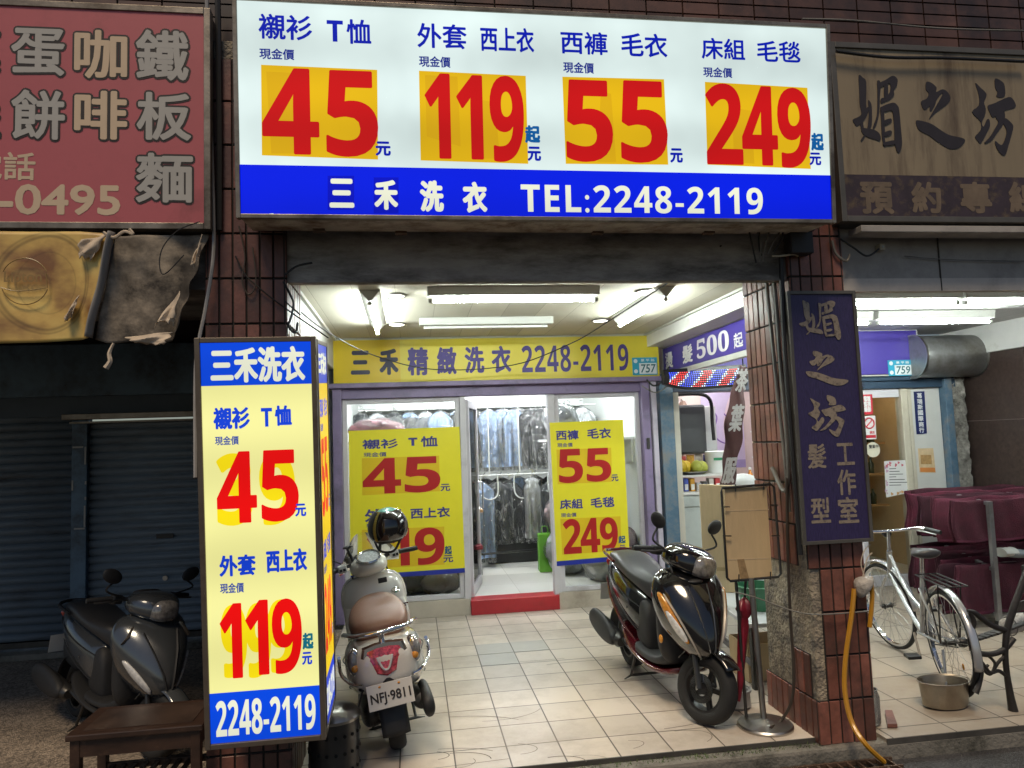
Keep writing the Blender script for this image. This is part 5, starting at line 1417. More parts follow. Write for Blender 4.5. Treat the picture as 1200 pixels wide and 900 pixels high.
# room behind the door with warm shelves
wr = thing('shop_room', 'warm lit room with shelves of bottles behind the 759 glass door', 'room', (5.4, 8.4, 0))
m_warm = M('warm_wall', (.62, .48, .30), .6, var=.08)
MB().box((4.6, 9.3, 0), (6.2, 9.36, 2.6)).build('back_wall', m_warm, wr)
MB().box((5.07, 7.7, 0), (5.10, 9.3, 2.6)).build('side_wall', m_warm, wr)
MB().box((6.16, 7.7, 0), (6.2, 9.3, 2.6)).build('side_wall', m_warm, wr)
MB().box((5.1, 7.7, 2.5), (6.16, 9.3, 2.56)).build('ceiling', m_shopwall, wr)
structure(MB().box((5.06, 7.68, -.05), (6.2, 9.4, .02)).build('shop_floor', m_shopfloor))
t = thing('shop_tube_light', 'warm tube light at the ceiling of the 759 shop', 'ceiling light', (5.6, 8.2, 2.45))
MB().box((5.2, 8.15, 2.46), (6.05, 8.25, 2.498)).build('housing', m_fix, t)
MB().lathe([(.013, 0), (.013, .8)], (5.22, 8.2, 2.44), (1, 0, 0), 10).build('tube', M('warm_tube', (.9, .9, .9), .3, emis=(1, .80, .52), estr=45), t, smooth=True)
sf_ = thing('display_shelf', 'wooden display shelf with boxes and bottles behind the glass door', 'shelf', (5.5, 8.9, 0))
for z in (.75, 1.15, 1.55):
    MB().box((5.12, 8.7, z), (6.1, 9.0, z + .02)).build('board', m_wood, sf_)
bc = [(.02, .02, .022), (.28, .28, .28), (.04, .05, .03), (.5, .48, .42), (.12, .03, .03), (.05, .16, .06), (.06, .05, .16), (.35, .3, .2)]
i = 0
for z in (.77, 1.17, 1.57):
    for x in np.arange(5.18, 6.0, .11):
        c_ = bc[(i * 5 + int(z * 10)) % 8]; h = random.uniform(.14, .26)
        nm = 'boxes and bottles on the 759 display shelf'
        rowz = {.77: 'lowest', 1.17: 'middle', 1.57: 'top'}[z]
        pos = ('first', 'second', 'third', 'fourth', 'fifth', 'sixth', 'seventh', 'eighth')[int(round((x - 5.18) / .11))]
        if z > 1.5:
            q = MB().box((x - .045, 8.75, z + .001), (x + .045, 8.88, z + h)).build('goods_box', M('goods_%d' % (i % 8), c_, .35), bevel=.003)
            tag(q, '%s box from the left on the top display shelf' % pos, 'box', nm)
        else:
            q = MB().lathe([(.035, 0), (.037, h * .6), (.014, h * .8), (.014, h), (0, h)], (x, 8.8, z + .001), seg=12).build('goods_bottle', M('goods_%d' % (i % 8), c_, .2), smooth=True)
            tag(q, '%s bottle from the left on the %s display shelf' % (pos, rowz), 'bottle', nm)
        i += 1
# stickers and notices on the door and the panel
pdoor = Panel((4.9, 7.535, .5), (1, 0, 0), (0, 0, 1))
m_paper = M('paper_white', (.68, .67, .66), .5, var=.03)
m_sred = M('sticker_red', (.50, .03, .05), .4)
def sticker(name, label, pts, m, cat='notice'):
    s = thing(name, label, cat, tuple(pdoor.P(*pdoor.uv(*pts[0]))))
    plate(pdoor, [pdoor.uv(*q) for q in pts], m, s, 'sheet', 0, .002)
    return s
s = sticker('notice', 'red strip notice with white characters at the top of the glass door', [(1011, 486), (1023, 485.5), (1022, 462), (1010, 462.5)], m_sred)
letter(pdoor, '電視\n監視\n錄影', (1012, 464, 1020.5, 483), m_paper, s, w=.02, d=.003)
s = sticker('notice', 'no smoking notice with a red slashed circle on the glass door', [(1013, 515), (1027, 514.5), (1025.5, 487), (1012, 487.5)], m_paper)
c0 = pdoor.uv(1018.5, 496); rr_ = .058
MB().tube([pdoor.P(c0[0] + rr_ * math.cos(a_), c0[1] + rr_ * math.sin(a_), .004) for a_ in np.linspace(0, 2 * math.pi, 25)[:-1]], .008, 6, n=1, closed=True).tube([pdoor.P(c0[0] - rr_ * .7, c0[1] - rr_ * .7, .004), pdoor.P(c0[0] + rr_ * .7, c0[1] + rr_ * .7, .004)], .007, 6, n=1).build('slashed_circle', m_sred, s)
plate(pdoor, [pdoor.uv(*q) for q in ((1014, 513.5), (1026.5, 513), (1026, 509.5), (1013.5, 510))], m_sred, s, 'foot_strip', .002, .003)
letter(pdoor, '禁菸', (1019, 505, 1025, 508.5), m_sred, s, w=.03, d=.003)
s = thing('notice', 'round cream paper tag hanging on the glass door below the no smoking notice', 'notice', tuple(pdoor.P(*pdoor.uv(1024, 528))))
c0 = pdoor.uv(1023, 527); plate(pdoor, [(c0[0] + .085 * math.cos(a_), c0[1] + .085 * math.sin(a_)) for a_ in np.linspace(0, 2 * math.pi, 25)[:-1]], M('tag_cream', (.62, .58, .46), .5), s, 'disc', 0, .003)
letter(pdoor, '營業中', (1018, 521, 1029, 525.5), M('tag_ink', (.03, .03, .03), .5), s, w=.03, d=.004)
s = sticker('notice', 'white notice sheet with a floral border on the glass door', [(1038.5, 583), (1066, 577), (1063, 539), (1036, 540.5)], m_paper)
random.seed(11)
fl = [M('floral_%d' % i, c_, .5) for i, c_ in enumerate(((.55, .10, .14), (.6, .32, .1), (.5, .3, .42), (.2, .32, .16)))]
for i in range(34):
    a_ = random.random(); sd_ = i % 4
    x, y = ((1038 + 26 * a_, 541.5 + random.random() * 5), (1040 + 25 * a_, 576 + random.random() * 3), (1037.5 + random.random() * 3, 545 + 33 * a_), (1062.5 + random.random() * 2, 545 + 30 * a_))[sd_]
    c0 = pdoor.uv(x, y); r_ = random.uniform(.007, .016)
    plate(pdoor, [(c0[0] + r_ * math.cos(b2) * (1 + .3 * math.cos(3 * b2)), c0[1] + r_ * math.sin(b2) * (1 + .3 * math.cos(3 * b2))) for b2 in np.linspace(0, 2 * math.pi, 13)[:-1]], fl[i % 4], s, 'flower_print', .002, .0028)
m_ln = M('print_ink', (.05, .05, .05), .5)
for i in range(7):
    y = 549 + i * 3.2
    plate(pdoor, [pdoor.uv(*q) for q in ((1042, y + .9 - .1), (1050 + 4 * (i % 3) + (6 if i > 3 else 0), y + .5), (1050 + 4 * (i % 3) + (6 if i > 3 else 0), y - .3), (1042, y))], m_ln, s, 'text_line', .002, .0028)
ppan = Panel((5.67, 7.548, .5), (1, 0, 0), (0, 0, 1))
s = thing('name_strip', 'navy upright name strip with white characters on the white door panel', 'sign', tuple(ppan.P(*ppan.uv(1077, 480))))
plate(ppan, [ppan.uv(*q) for q in ((1074, 509), (1086, 508), (1083, 458.5), (1070.5, 459))], M('strip_navy', (.012, .02, .10), .4), s, 'plate', 0, .004)
for i, c_ in enumerate('葛瑞斯國際商行'):
    y = 460.5 + i * 6.75; x = 1074 + i * .45
    letter(ppan, c_, (x, y, x + 6, y + 6), m_paper, s, w=.035, d=.005)
s = thing('notice', 'orange and cream flyer taped to the white door panel', 'notice', tuple(ppan.P(*ppan.uv(1085, 540))))
plate(ppan, [ppan.uv(*q) for q in ((1077.5, 553.5), (1096.5, 554), (1093.5, 525), (1075.5, 525.5))], M('flyer_cream', (.62, .46, .28), .5, var=.15, scale=20), s, 'sheet', 0, .002)
plate(ppan, [ppan.uv(*q) for q in ((1078.5, 553), (1096, 553.2), (1095.5, 548), (1078, 548))], M('flyer_orange', (.6, .22, .06), .5), s, 'foot_strip', .002, .003)
plate(ppan, [ppan.uv(*q) for q in ((1079, 544), (1092, 544), (1091, 533), (1078.5, 533))], M('flyer_tan', (.40, .24, .10), .5, var=.3, scale=30), s, 'picture', .002, .003)

# ================================================================== SHUTTERS ON THE LEFT
def shutter_mat():
    return M('shutter_blue_grey', (0.20, 0.25, 0.30), 0.5, var=0.3, scale=2, stretch=(.5, 1, 3), dirt=(.10, .105, .11), dirt_amt=.5, dirt_scale=2)
m_shut = shutter_mat()
def shutter(label, x0, x1, z0, z1, y):
    s = thing('roller_shutter', label, 'shutter', ((x0 + x1) / 2, y, z0))
    n = int((z1 - z0) / .072)
    ps_ = []
    for i in range(n):
        za = z0 + i * .072
        ps_ += [(y + .012, za), (y - .012, za + .012), (y - .016, za + .036), (y - .010, za + .058), (y + .012, za + .068)]
    rs = [[Vector((x, a_, b2)) for x in (x0, x1)] for a_, b2 in ps_]
    MB().loft(rs, cap=False, ring_closed=False).build('slats', m_shut, s, smooth=True, ang=25, thick=.003)
    MB().box((x0, y - .03, z0 - .05), (x1, y + .02, z0)).build('bottom_bar', m_dark_steel, s)
    return s
s = shutter('dark closed roller shutter at the far left edge', -5.2, -3.06, .13, 2.45, 7.1)
s = shutter('dark closed roller shutter beside the lit upright price box', -2.93, -1.0, .13, 2.08, 7.1)
MB().box((-2.35, 7.075, .98), (-2.20, 7.085, 1.02)).build('slot', m_black, s)
MB().lathe([(0, 0), (.022, 0), (.022, .012), (0, .012)], (-2.27, 7.083, .62), (0, -1, 0), 14).build('keyhole', m_steel, s)
bw = thing('shutter_surround', 'dark blue steel surround over and between the roller shutters', 'wall', (-2.9, 7.1, 0))
m_bsteel = M('dark_blue_steel', (0.12, 0.21, 0.30), 0.5, var=.2, dirt=(.02, .022, .025), dirt_amt=.6)
MB().box((-3.06, 7.03, 0), (-2.93, 7.14, 2.12)).build('post', m_bsteel, bw, bevel=.005)
MB().box((-5.4, 7.02, 2.30), (-1.0, 7.2, 2.78)).build('fascia', m_bsteel, bw, bevel=.01)
MB().box((-5.4, 7.06, 2.12), (-1.0, 7.2, 2.30)).build('lower_fascia', M('near_black_panel', (.05, .075, .10), .5), bw)
MB().box((-5.4, 7.1, 2.78), (-1.0, 7.3, 3.4)).build('dark_gap', M('dark_wall', (.02, .02, .022), .9), bw)
MB().box((-3.12, 6.96, 2.085), (-1.0, 7.05, 2.135)).build('rail', m_alu, bw, bevel=.004)
MB().box((-3.06, 6.98, 2.05), (-1.0, 7.03, 2.066)).build('rail', m_alu, bw)
m_tape = M('tape_scrap', (.40, .40, .38), .6)
for x, z0, z1 in ((-3.052, 1.83, 1.845), (-2.95, 1.68, 1.84), (-3.056, 1.45, 1.54), (-2.945, 1.50, 1.53), (-2.945, 1.36, 1.39), (-2.95, 1.12, 1.31), (-3.03, 1.10, 1.115)):
    MB().box((x, 7.026, z0), (x + (.09 if z1 - z0 < .02 else .014), 7.0295, z1)).build('tape_scrap', m_tape, bw)
MB().box((-5.4, 6.95, 0), (-1.0, 7.3, .055)).build('sill', m_concrete, bw, bevel=.01)
MB().box((-1.0, 4.45, 0), (-.94, 7.3, 3.0)).build('party_wall', M('dark_party_wall', (.07, .068, .065), .8, var=.3), bw)
# ================================================================== SCOOTERS
def ringX(x, zl, zh, hw, e=2.6, n=24):
    out = []
    zc, hh_ = (zl + zh) / 2, (zh - zl) / 2
    for k in range(n):
        a_ = 2 * math.pi * k / n
        c_, s_ = math.cos(a_), math.sin(a_)
        out.append(Vector((x, hw * math.copysign(abs(c_) ** (2 / e), c_), zc + hh_ * math.copysign(abs(s_) ** (2 / e), s_))))
    return out
def ringZ(z, xb, xf, hw, nose=1.6, n=28):
    """level slice of a front cowl: flat at the back, drawn to a nose in front"""
    out = []
    for k in range(n):
        a_ = 2 * math.pi * k / n
        c_, s_ = math.cos(a_), math.sin(a_)
        if c_ >= 0:
            y = hw * math.copysign(abs(s_) ** (2 / (1 + 1 / nose)), s_) if False else hw * math.copysign(1 - (1 - abs(s_)) ** .75 if False else abs(s_) ** 1.0, s_)
            x = xb + (xf - xb) * (.30 + .70 * abs(c_) ** (2 / nose))
        else:
            y = hw * math.copysign(abs(s_) ** .5, s_)
            x = xb + (xf - xb) * .30 * (1 - abs(c_) ** .5)
        out.append(Vector((x, y, z)))
    return out

m_lens = M('clear_lens', (.72, .72, .70), .05, var=.25, scale=40, coat=1, spec=.8)
m_headl = M('headlamp_glass', (.20, .19, .18), .04, var=.6, scale=28, coat=1, spec=.8)
m_amber = M('amber_lens', (.62, .25, .02), .1, var=.35, scale=60, coat=1)
m_redlens = M('red_lens', (.36, .006, .014), .12, var=.6, scale=45, coat=1)
m_redclear = M('pink_clear_lens', (.55, .06, .09), .15, var=.7, scale=60, coat=1)
m_seatblk = M('seat_black', (.035, .035, .037), .42, var=.15, bump=.08, bscale=240)
m_seatbrn = M('seat_brown', (.22, .105, .065), .42, var=.15, bump=.1, bscale=200)
m_mat = M('matte_black_plastic', (.022, .022, .023), .6, var=.2, bump=.1, bscale=220)
m_gloss = M('gloss_black_paint', (.006, .006, .007), .12, var=.1, coat=1)
m_redp = M('dark_red_paint', (.085, .005, .010), .16, var=.1, coat=1)
m_greyp = M('grey_metal_paint', (.10, .11, .12), .2, .5, rvar=.05, var=.1, coat=.8)
m_pearl = M('pearl_white_paint', (.80, .76, .68), .18, var=.04, coat=1)
m_rim = M('black_rim', (.015, .015, .016), .35, var=.1)
m_mirror = M('mirror_glass', (.35, .37, .4), .04, 1.0, var=.02)

def wheel(root, cx, r, w_, fn, disc_side=0, nm='wheel'):
    rim = MB()
    rr = r - .075
    rim.lathe([(rr - .012, -w_ * .40), (rr + .012, -w_ * .42), (rr + .012, w_ * .42), (rr - .012, w_ * .40)], (0, 0, 0), (0, 1, 0), 40, close=True)
    rim.lathe([(.0, -.045), (.035, -.045), (.04, -.02), (.04, .02), (.035, .045), (0, .045)], (0, 0, 0), (0, 1, 0), 20)
    for k in range(5):
        a_ = 2 * math.pi * k / 5
        rim.bar((.03 * math.cos(a_), 0, .03 * math.sin(a_)), (rr * math.cos(a_), 0, rr * math.sin(a_)), .03, .024, (0, 1, 0))
    mv = lambda p: fn(p + Vector((cx, 0, r)))
    o = rim.xf(mv).build(nm, m_rim, root, smooth=True, local=True, ang=30)
    prof = []
    for k in range(14):
        a_ = 2 * math.pi * k / 14
        prof.append((r - .043 + .043 * math.copysign(abs(math.cos(a_)) ** .8, math.cos(a_)), w_ * .5 * math.copysign(abs(math.sin(a_)) ** .8, math.sin(a_))))
    MB().lathe(prof, (0, 0, 0), (0, 1, 0), 48, close=True).xf(mv).build('tyre', m_rubber, o, smooth=True, local=True)
    if disc_side:
        MB().lathe([(.045, disc_side * .052), (.088, disc_side * .052), (.088, disc_side * .056), (.045, disc_side * .056)], (0, 0, 0), (0, 1, 0), 32, close=True).xf(mv).build('brake_disc', m_chrome, o, local=True)
    return o

def scooter(label, loc, heading, lean, steer, S):
    root = thing('parked_scooter', label, 'scooter', loc, (lean, 0, heading), group='scooters parked in the arcade')
    I_ = lambda p: p
    kind = S['kind']
    ax = Vector((-.40, 0, .92)).normalized(); piv = Vector((.50, 0, .62))
    q = Matrix.Rotation(steer, 3, ax)
    F = lambda p: piv + q @ (Vector(p) - piv)
    W = lambda m, nm, mat, fn=I_, par=root, **k: m.xf(lambda p: fn(Vector(p))).build(nm, mat, par, local=True, **k)
    # wheels
    wheel(root, -.62, .215, .105, I_)
    wheel(root, .66, .215, .10, F, -1)
    # body
    sub = 1
    W(MB().loft([ringX(*t_, e=S.get('be', 2.6)) for t_ in S['tail']]), 'body', S['paint'], smooth=True, sub=2)
    W(MB().loft([ringX(*t_, e=3.0) for t_ in S['seat']]), 'seat', S['seatm'], smooth=True, sub=sub)
    W(MB().loft([ringX(*t_, e=4) for t_ in S['floor']]), 'footboard', S['under'], smooth=True, sub=sub)
    if S.get('skirt'):
        W(MB().loft([ringX(*t_, e=4) for t_ in S['skirt']]), 'side_skirt', S['skirtm'], smooth=True, sub=sub)
    W(MB().loft([ringX(*t_, e=4) for t_ in ((-.30, .30, .62, .12), (-.12, .26, .66, .13), (-.02, .25, .62, .125), (.02, .26, .40, .11))]), 'under_seat_panel', S['inner'], smooth=True, sub=sub)
    cowl = W(MB().loft([ringZ(*t_) for t_ in S['cowl']]), 'front_cowl', S['paint'], smooth=True, sub=sub)
    W(MB().loft([ringX(*t_, e=4) for t_ in S['shield']]), 'leg_shield', S['inner'], smooth=True, sub=sub)
    # front end that turns with the bars
    for s_ in (1, -1):
        W(MB().tube([(.66, s_ * .072, .215), (.60, s_ * .07, .40), (.53, s_ * .06, .60)], .017, 8), 'fork_leg', m_dark_steel, F, smooth=True)
    W(MB().grid(lambda u, v: Vector((.66 + (.238 + .02 * (1 - (2 * v - 1) ** 2)) * math.cos(R(38 + 105 * u)), (v - .5) * .13, .215 + (.238 + .02 * (1 - (2 * v - 1) ** 2)) * math.sin(R(38 + 105 * u)))), 24, 8), 'front_fender', S['fender'], F, smooth=True, thick=.006, fix=False)
    W(MB().tube([(.47, 0, .70), (.43, 0, .96)], .085, 12, n=1), 'steering_neck', m_mat, F, smooth=True)
    head = W(MB().loft([ringX(*t_) for t_ in S['head']]), 'handlebar_cover', S['headm'], F, smooth=True, sub=sub)
    W(MB().loft([ringX(*t_) for t_ in S['lamp']]), 'headlight', m_headl, F, smooth=True, sub=sub, par=root)
    W(MB().loft([ringX(*t_) for t_ in S['dash']]), 'dashboard', S.get('dashm', m_mat), F, par=head, smooth=True, sub=sub)
    hz = S['hz']
    for s_ in (1, -1):
        b_ = W(MB().tube([(.36, s_ * .10, hz), (.31, s_ * .22, hz + .01), (.27, s_ * .345, hz)], .013, 8), 'handlebar', m_mat, F, smooth=True)
        W(MB().tube([(.297, s_ * .235, hz + .008), (.268, s_ * .352, hz)], .019, 12, n=1).tube([(.272, s_ * .345, hz), (.266, s_ * .372, hz - .001)], .017, 10, n=1), 'grip', m_mat, F, par=b_, smooth=True)
        W(MB().tube([(.36, s_ * .19, hz + .005), (.355, s_ * .27, hz - .004), (.325, s_ * .355, hz - .012)], .007, 6), 'brake_lever', m_dark_steel, F, par=b_, smooth=True)
        W(MB().box((.275, s_ * .165, hz - .028), (.335, s_ * .23, hz + .034)), 'switch_box', S['switch'], F, par=b_, bevel=.012, seg=3)
        W(MB().box((.269, s_ * .178, hz - .012), (.274, s_ * .198, hz + .008)).box((.269, s_ * .204, hz - .012), (.274, s_ * .222, hz + .008)), 'switch', m_mat, F, par=b_, bevel=.002)
        if S['mirror']:
            mx_, my, mz = S['mirror']
            st = W(MB().tube([(.35, s_ * .175, hz + .02), (.375, s_ * (.175 + my) / 1 * .5 + s_ * .09, hz + .07), (mx_, s_ * my, hz + mz - .05)], .007, 7), 'mirror', m_mat, F, smooth=True)
            W(MB().ell((mx_ + .012, s_ * (my + .012), hz + mz), (.020, .072, .048), 20, 12, Matrix.Rotation(s_ * .45, 3, 'X')), 'mirror_head', m_mat, F, par=st, smooth=True)
            W(MB().ell((mx_ + .004, s_ * (my + .012), hz + mz), (.015, .064, .041), 20, 10, Matrix.Rotation(s_ * .45, 3, 'X')), 'mirror_glass', m_mirror, F, par=st, smooth=True)
    # rear end
    W(MB().loft([ringX(*t_, e=3) for t_ in ((-.80, .25, .36, .045), (-.62, .14, .34, .07), (-.35, .16, .34, .085), (-.12, .2, .32, .07))]).xf(lambda p: p + Vector((0, .125, 0))), 'belt_case', m_black, smooth=True, sub=sub)
    mu = W(MB().lathe([(0, -.0), (.035, 0), (.055, .03), (.058, .38), (.05, .43), (.02, .44), (.018, .5), (0, .5)], (-.40, -.165, .25), (-1, -.04, .17), 20), 'muffler', m_dark_steel, smooth=True)
    W(MB().loft([ringX(x, zl, zh, .035, 2.4) for x, zl, zh in ((-.98, .30, .36), (-.94, .25, .41), (-.80, .205, .42), (-.60, .19, .38), (-.46, .21, .33), (-.42, .24, .29))]).xf(lambda p: p + Vector((0, -.205, 0))), 'muffler_guard', m_mat, par=mu, smooth=True, sub=sub)
    W(MB().tube([(-.40, -.15, .27), (-.2, -.12, .2), (.0, -.08, .19)], .018, 8), 'exhaust_pipe', m_dark_steel, par=mu, smooth=True)
    W(MB().grid(lambda u, v: Vector((-.66 + (.25 + .015 * (1 - (2 * v - 1) ** 2)) * math.cos(R(60 + 125 * u)), (v - .5) * .16, .215 + (.25 + .015 * (1 - (2 * v - 1) ** 2)) * math.sin(R(60 + 125 * u)))), 20, 6), 'rear_fender', m_mat, smooth=True, thick=.006, fix=False)
    W(MB().loft([ringX(*t_, e=3) for t_ in ((-.92, .40, .62, .05), (-.85, .38, .66, .075), (-.70, .36, .60, .08), (-.5, .34, .5, .08))]), 'under_tail', m_mat, smooth=True, sub=sub)
    W(MB().tube([(-.22, .13, .2), (-.30, .14, .03), (-.28, .20, .012), (-.30, .14, .03), (-.30, 0, .03), (-.30, -.14, .03), (-.28, -.20, .012), (-.30, -.14, .03), (-.22, -.13, .2)], .010, 7, n=1), 'stand', m_dark_steel, smooth=True)
    # plate
    pdz = S.get('plate_dz', 0)
    pl_ = W(MB().box((-.972, -.13, .455), (-.968, .13, .595)).xf(lambda p: Vector((p.x - (p.z - .455) * .25 * 0 + (p.z - .525) * .22, p.y, p.z + pdz))), 'number_plate', M('scooter_plate', (.64, .62, .57), .4, var=.04), bevel=.0015)
    if S.get('plate'):
        pp_ = Panel((-.973 - .0165, .13, .455 + pdz), (0, -1, 0), (.22, 0, 1))
        o = letter(pp_, S['plate'], None, m_pk_d, None, w=.02, d=.001, uvbox=(.016, .244, .022, .095), name='plate_number')
        o.parent = pl_; ROOT[o.name] = ROOT[root.name]
        W(MB().ell((-.962, .055, .578 + pdz), (.006, .008, .007), 8, 6), 'plate_bolt', m_amber, par=pl_)
        W(MB().ell((-.962, -.055, .578 + pdz), (.006, .008, .007), 8, 6), 'plate_bolt', m_amber, par=pl_)
    # panel gaps, screws and a sticker that every scooter carries
    def skin(x, f, out=.003):
        T = S['tail']; xs = [t_[0] for t_ in T]
        zl = np.interp(x, xs, [t_[1] for t_ in T]); zh = np.interp(x, xs, [t_[2] for t_ in T]); hw2 = np.interp(x, xs, [t_[3] for t_ in T])
        e_ = S.get('be', 2.6); s_ = 2 * f - 1
        y = hw2 * (max(0, 1 - abs(s_) ** e_)) ** (1 / e_)
        return x, y + out * .3, zl + (zh - zl) * f
    for s_ in (1, -1):
        for f0, f1, x0, x1 in ((.62, .70, -.84, -.12), (.22, .18, -.70, -.10)):
            P_ = []
            for k in range(15):
                x, y, z = skin(x0 + (x1 - x0) * k / 14, f0 + (f1 - f0) * k / 14)
                P_.append((x, s_ * y, z))
            W(MB().tube(P_, .0035, 5, n=2), 'panel_gap', m_mat, smooth=True)
        for x, f in ((-.30, .45), (-.62, .40)):
            x, y, z = skin(x, f)
            W(MB().lathe([(0, 0), (.008, 0), (.008, .003), (0, .003)], (x, s_ * (y - .001), z), (0, s_, 0), 10), 'screw', m_steel)
    W(MB().tube([(.34, .10, S['hz'] - .02), (.40, .13, S['hz'] - .12), (.44, .09, .80), (.46, .05, .66)], .006, 6).tube([(.34, -.10, S['hz'] - .02), (.41, -.14, S['hz'] - .13), (.45, -.09, .80), (.46, -.05, .66)], .006, 6), 'brake_cables', m_mat, F, smooth=True)
    S['extra'](root, W, F)
    return root

def strip(side, pts, wid, dep):
    """a long lens lying along the cowl"""
    return MB().loft([[Vector((x, side * (y - wid * .5 * c1), z + wid * .6 * c2)) for c1, c2 in ((1, -.6), (-.3, -1), (-1, .2), (-.2, 1.0), (.8, .6))] for x, y, z, wid in [(p[0], p[1], p[2], wid * p[3]) for p in pts]])

def cowl_pt(S, z, ang, out=.004):
    """point on the cowl skin at height z and angle from the nose (deg, + to the left)"""
    c = S['cowl']
    zs = [t_[0] for t_ in c]
    xb = np.interp(z, zs, [t_[1] for t_ in c]); xf = np.interp(z, zs, [t_[2] for t_ in c]); hw = np.interp(z, zs, [t_[3] for t_ in c])
    a_ = R(ang)
    x = xb + (xf - xb) * (.30 + .70 * abs(math.cos(a_)) ** (2 / 1.6)); y = hw * math.sin(a_)
    n = Vector((math.cos(a_) * .6 + .1, math.sin(a_), .15)).normalized()
    return Vector((x, y, z)) + n * out
def lens_patch(S, pts, wid, out=.004):
    """pts: (z, angle, half width in degrees); raised lens along the cowl skin"""
    rings = []
    for z, an, hw in pts:
        rings.append([cowl_pt(S, z - .010, an - hw, -.012), cowl_pt(S, z - .004, an - hw, out), cowl_pt(S, z, an, out * 1.8), cowl_pt(S, z + .004, an + hw, out), cowl_pt(S, z + .010, an + hw, -.012)])
    return MB().loft(rings)

sport = dict(kind='sport',
  tail=[(-.94, .77, .80, .025), (-.89, .69, .83, .08), (-.75, .58, .82, .13), (-.55, .47, .785, .16), (-.35, .39, .745, .165), (-.2, .33, .71, .15), (-.08, .29, .67, .115), (-.03, .28, .6, .09)],
  seat=[(-.88, .81, .845, .045), (-.82, .80, .885, .10), (-.66, .78, .905, .138), (-.50, .76, .895, .146), (-.40, .745, .862, .15), (-.26, .72, .825, .148), (-.10, .67, .81, .125), (.0, .62, .795, .095), (.035, .62, .75, .06)],
  floor=[(-.28, .23, .31, .15), (-.05, .235, .295, .17), (.15, .24, .295, .17), (.30, .26, .33, .165), (.42, .30, .44, .14)],
  skirt=[(-.58, .33, .40, .10), (-.45, .275, .335, .15), (-.2, .21, .25, .178), (.1, .195, .228, .182), (.35, .205, .25, .165), (.45, .25, .30, .11)],
  cowl=[(.36, .44, .60, .045), (.40, .42, .72, .085), (.47, .38, .765, .14), (.56, .36, .745, .195), (.66, .35, .71, .23), (.76, .345, .65, .245), (.84, .345, .585, .235), (.90, .35, .52, .20), (.935, .36, .46, .14)],
  shield=[(.27, .34, .80, .155), (.33, .30, .90, .19), (.38, .28, .92, .195), (.42, .30, .9, .17)],
  head=[(.22, .96, 1.02, .06), (.28, .93, 1.055, .125), (.37, .90, 1.085, .17), (.46, .885, 1.075, .165), (.53, .88, 1.05, .125), (.575, .89, 1.0, .07)],
  lamp=[(.46, .885, 1.02, .12), (.545, .87, 1.03, .105), (.59, .875, 1.02, .08), (.61, .90, .99, .04)],
  dash=[(.24, 1.02, 1.05, .05), (.29, 1.03, 1.078, .085), (.36, 1.04, 1.09, .09), (.40, 1.05, 1.08, .06)], hz=1.015, mirror=(.36, .27, .20))

def extra_black(root, W, F):
    S = SB
    for s_ in (1, -1):
        b_ = W(lens_patch(S, [(.80, s_ * 70, 3), (.76, s_ * 64, 8), (.68, s_ * 58, 10), (.60, s_ * 54, 10), (.53, s_ * 50, 7), (.49, s_ * 46, 3)], .03, .007), 'turn_signal', m_amber, smooth=True, sub=1)
        W(lens_patch(S, [(.70, s_ * 60, 3), (.62, s_ * 55, 9), (.545, s_ * 51, 9), (.50, s_ * 47, 4)], .03, .011), 'clear_lens', m_lens, par=b_, smooth=True, sub=1)
        W(lens_patch(S, [(.80, s_ * 60, 1.5), (.70, s_ * 47, 1.5), (.60, s_ * 40, 1.6), (.50, s_ * 36, 1.6), (.42, s_ * 32, 1.6), (.39, s_ * 28, 1)], .02, .008), 'trim_strip', M('pale_trim', (.50, .45, .38), .3, .3), smooth=True, sub=1)
        W(lens_patch(S, [(.84, s_ * 16, .8), (.7, s_ * 12, .9), (.56, s_ * 9, .9), (.46, s_ * 7, .8)], .02, .004), 'crease_line', m_greyp, smooth=True)
    W(MB().ell((.43, -.198, .48), (.022, .012, .028), 14, 10), 'reflector', m_amber, smooth=True)
    W(MB().ell((.55, .0, .86), (.035, .05, .016), 14, 8), 'cowl_vent', m_mat, smooth=True)
    W(MB().ell((.355, -.188, .86), (.016, .010, .016), 12, 8), 'badge', m_chrome, smooth=True)
    W(MB().loft([ringX(*t_) for t_ in ((-.965, .76, .79, .05), (-.945, .735, .815, .085), (-.89, .73, .82, .09))]), 'tail_light', m_redlens, smooth=True, sub=1)
    for s_ in (1, -1):
        W(MB().tube([(-.55, s_ * .155, .84), (-.75, s_ * .15, .875), (-.93, s_ * .09, .87), (-.97, 0, .865)], .013, 8), 'grab_rail', m_redp, smooth=True)
        W(MB().tube([(-.10, s_ * .165, .33), (-.35, s_ * .178, .42), (-.62, s_ * .16, .55), (-.84, s_ * .115, .68)], [.004, .011, .012, .004], 8), 'side_line', m_redp, smooth=True)
SB = dict(sport); SB.update(paint=m_gloss, seatm=m_seatblk, under=m_mat, inner=m_mat, skirtm=m_redp, fender=m_gloss, headm=m_gloss, switch=m_mat, extra=extra_black)

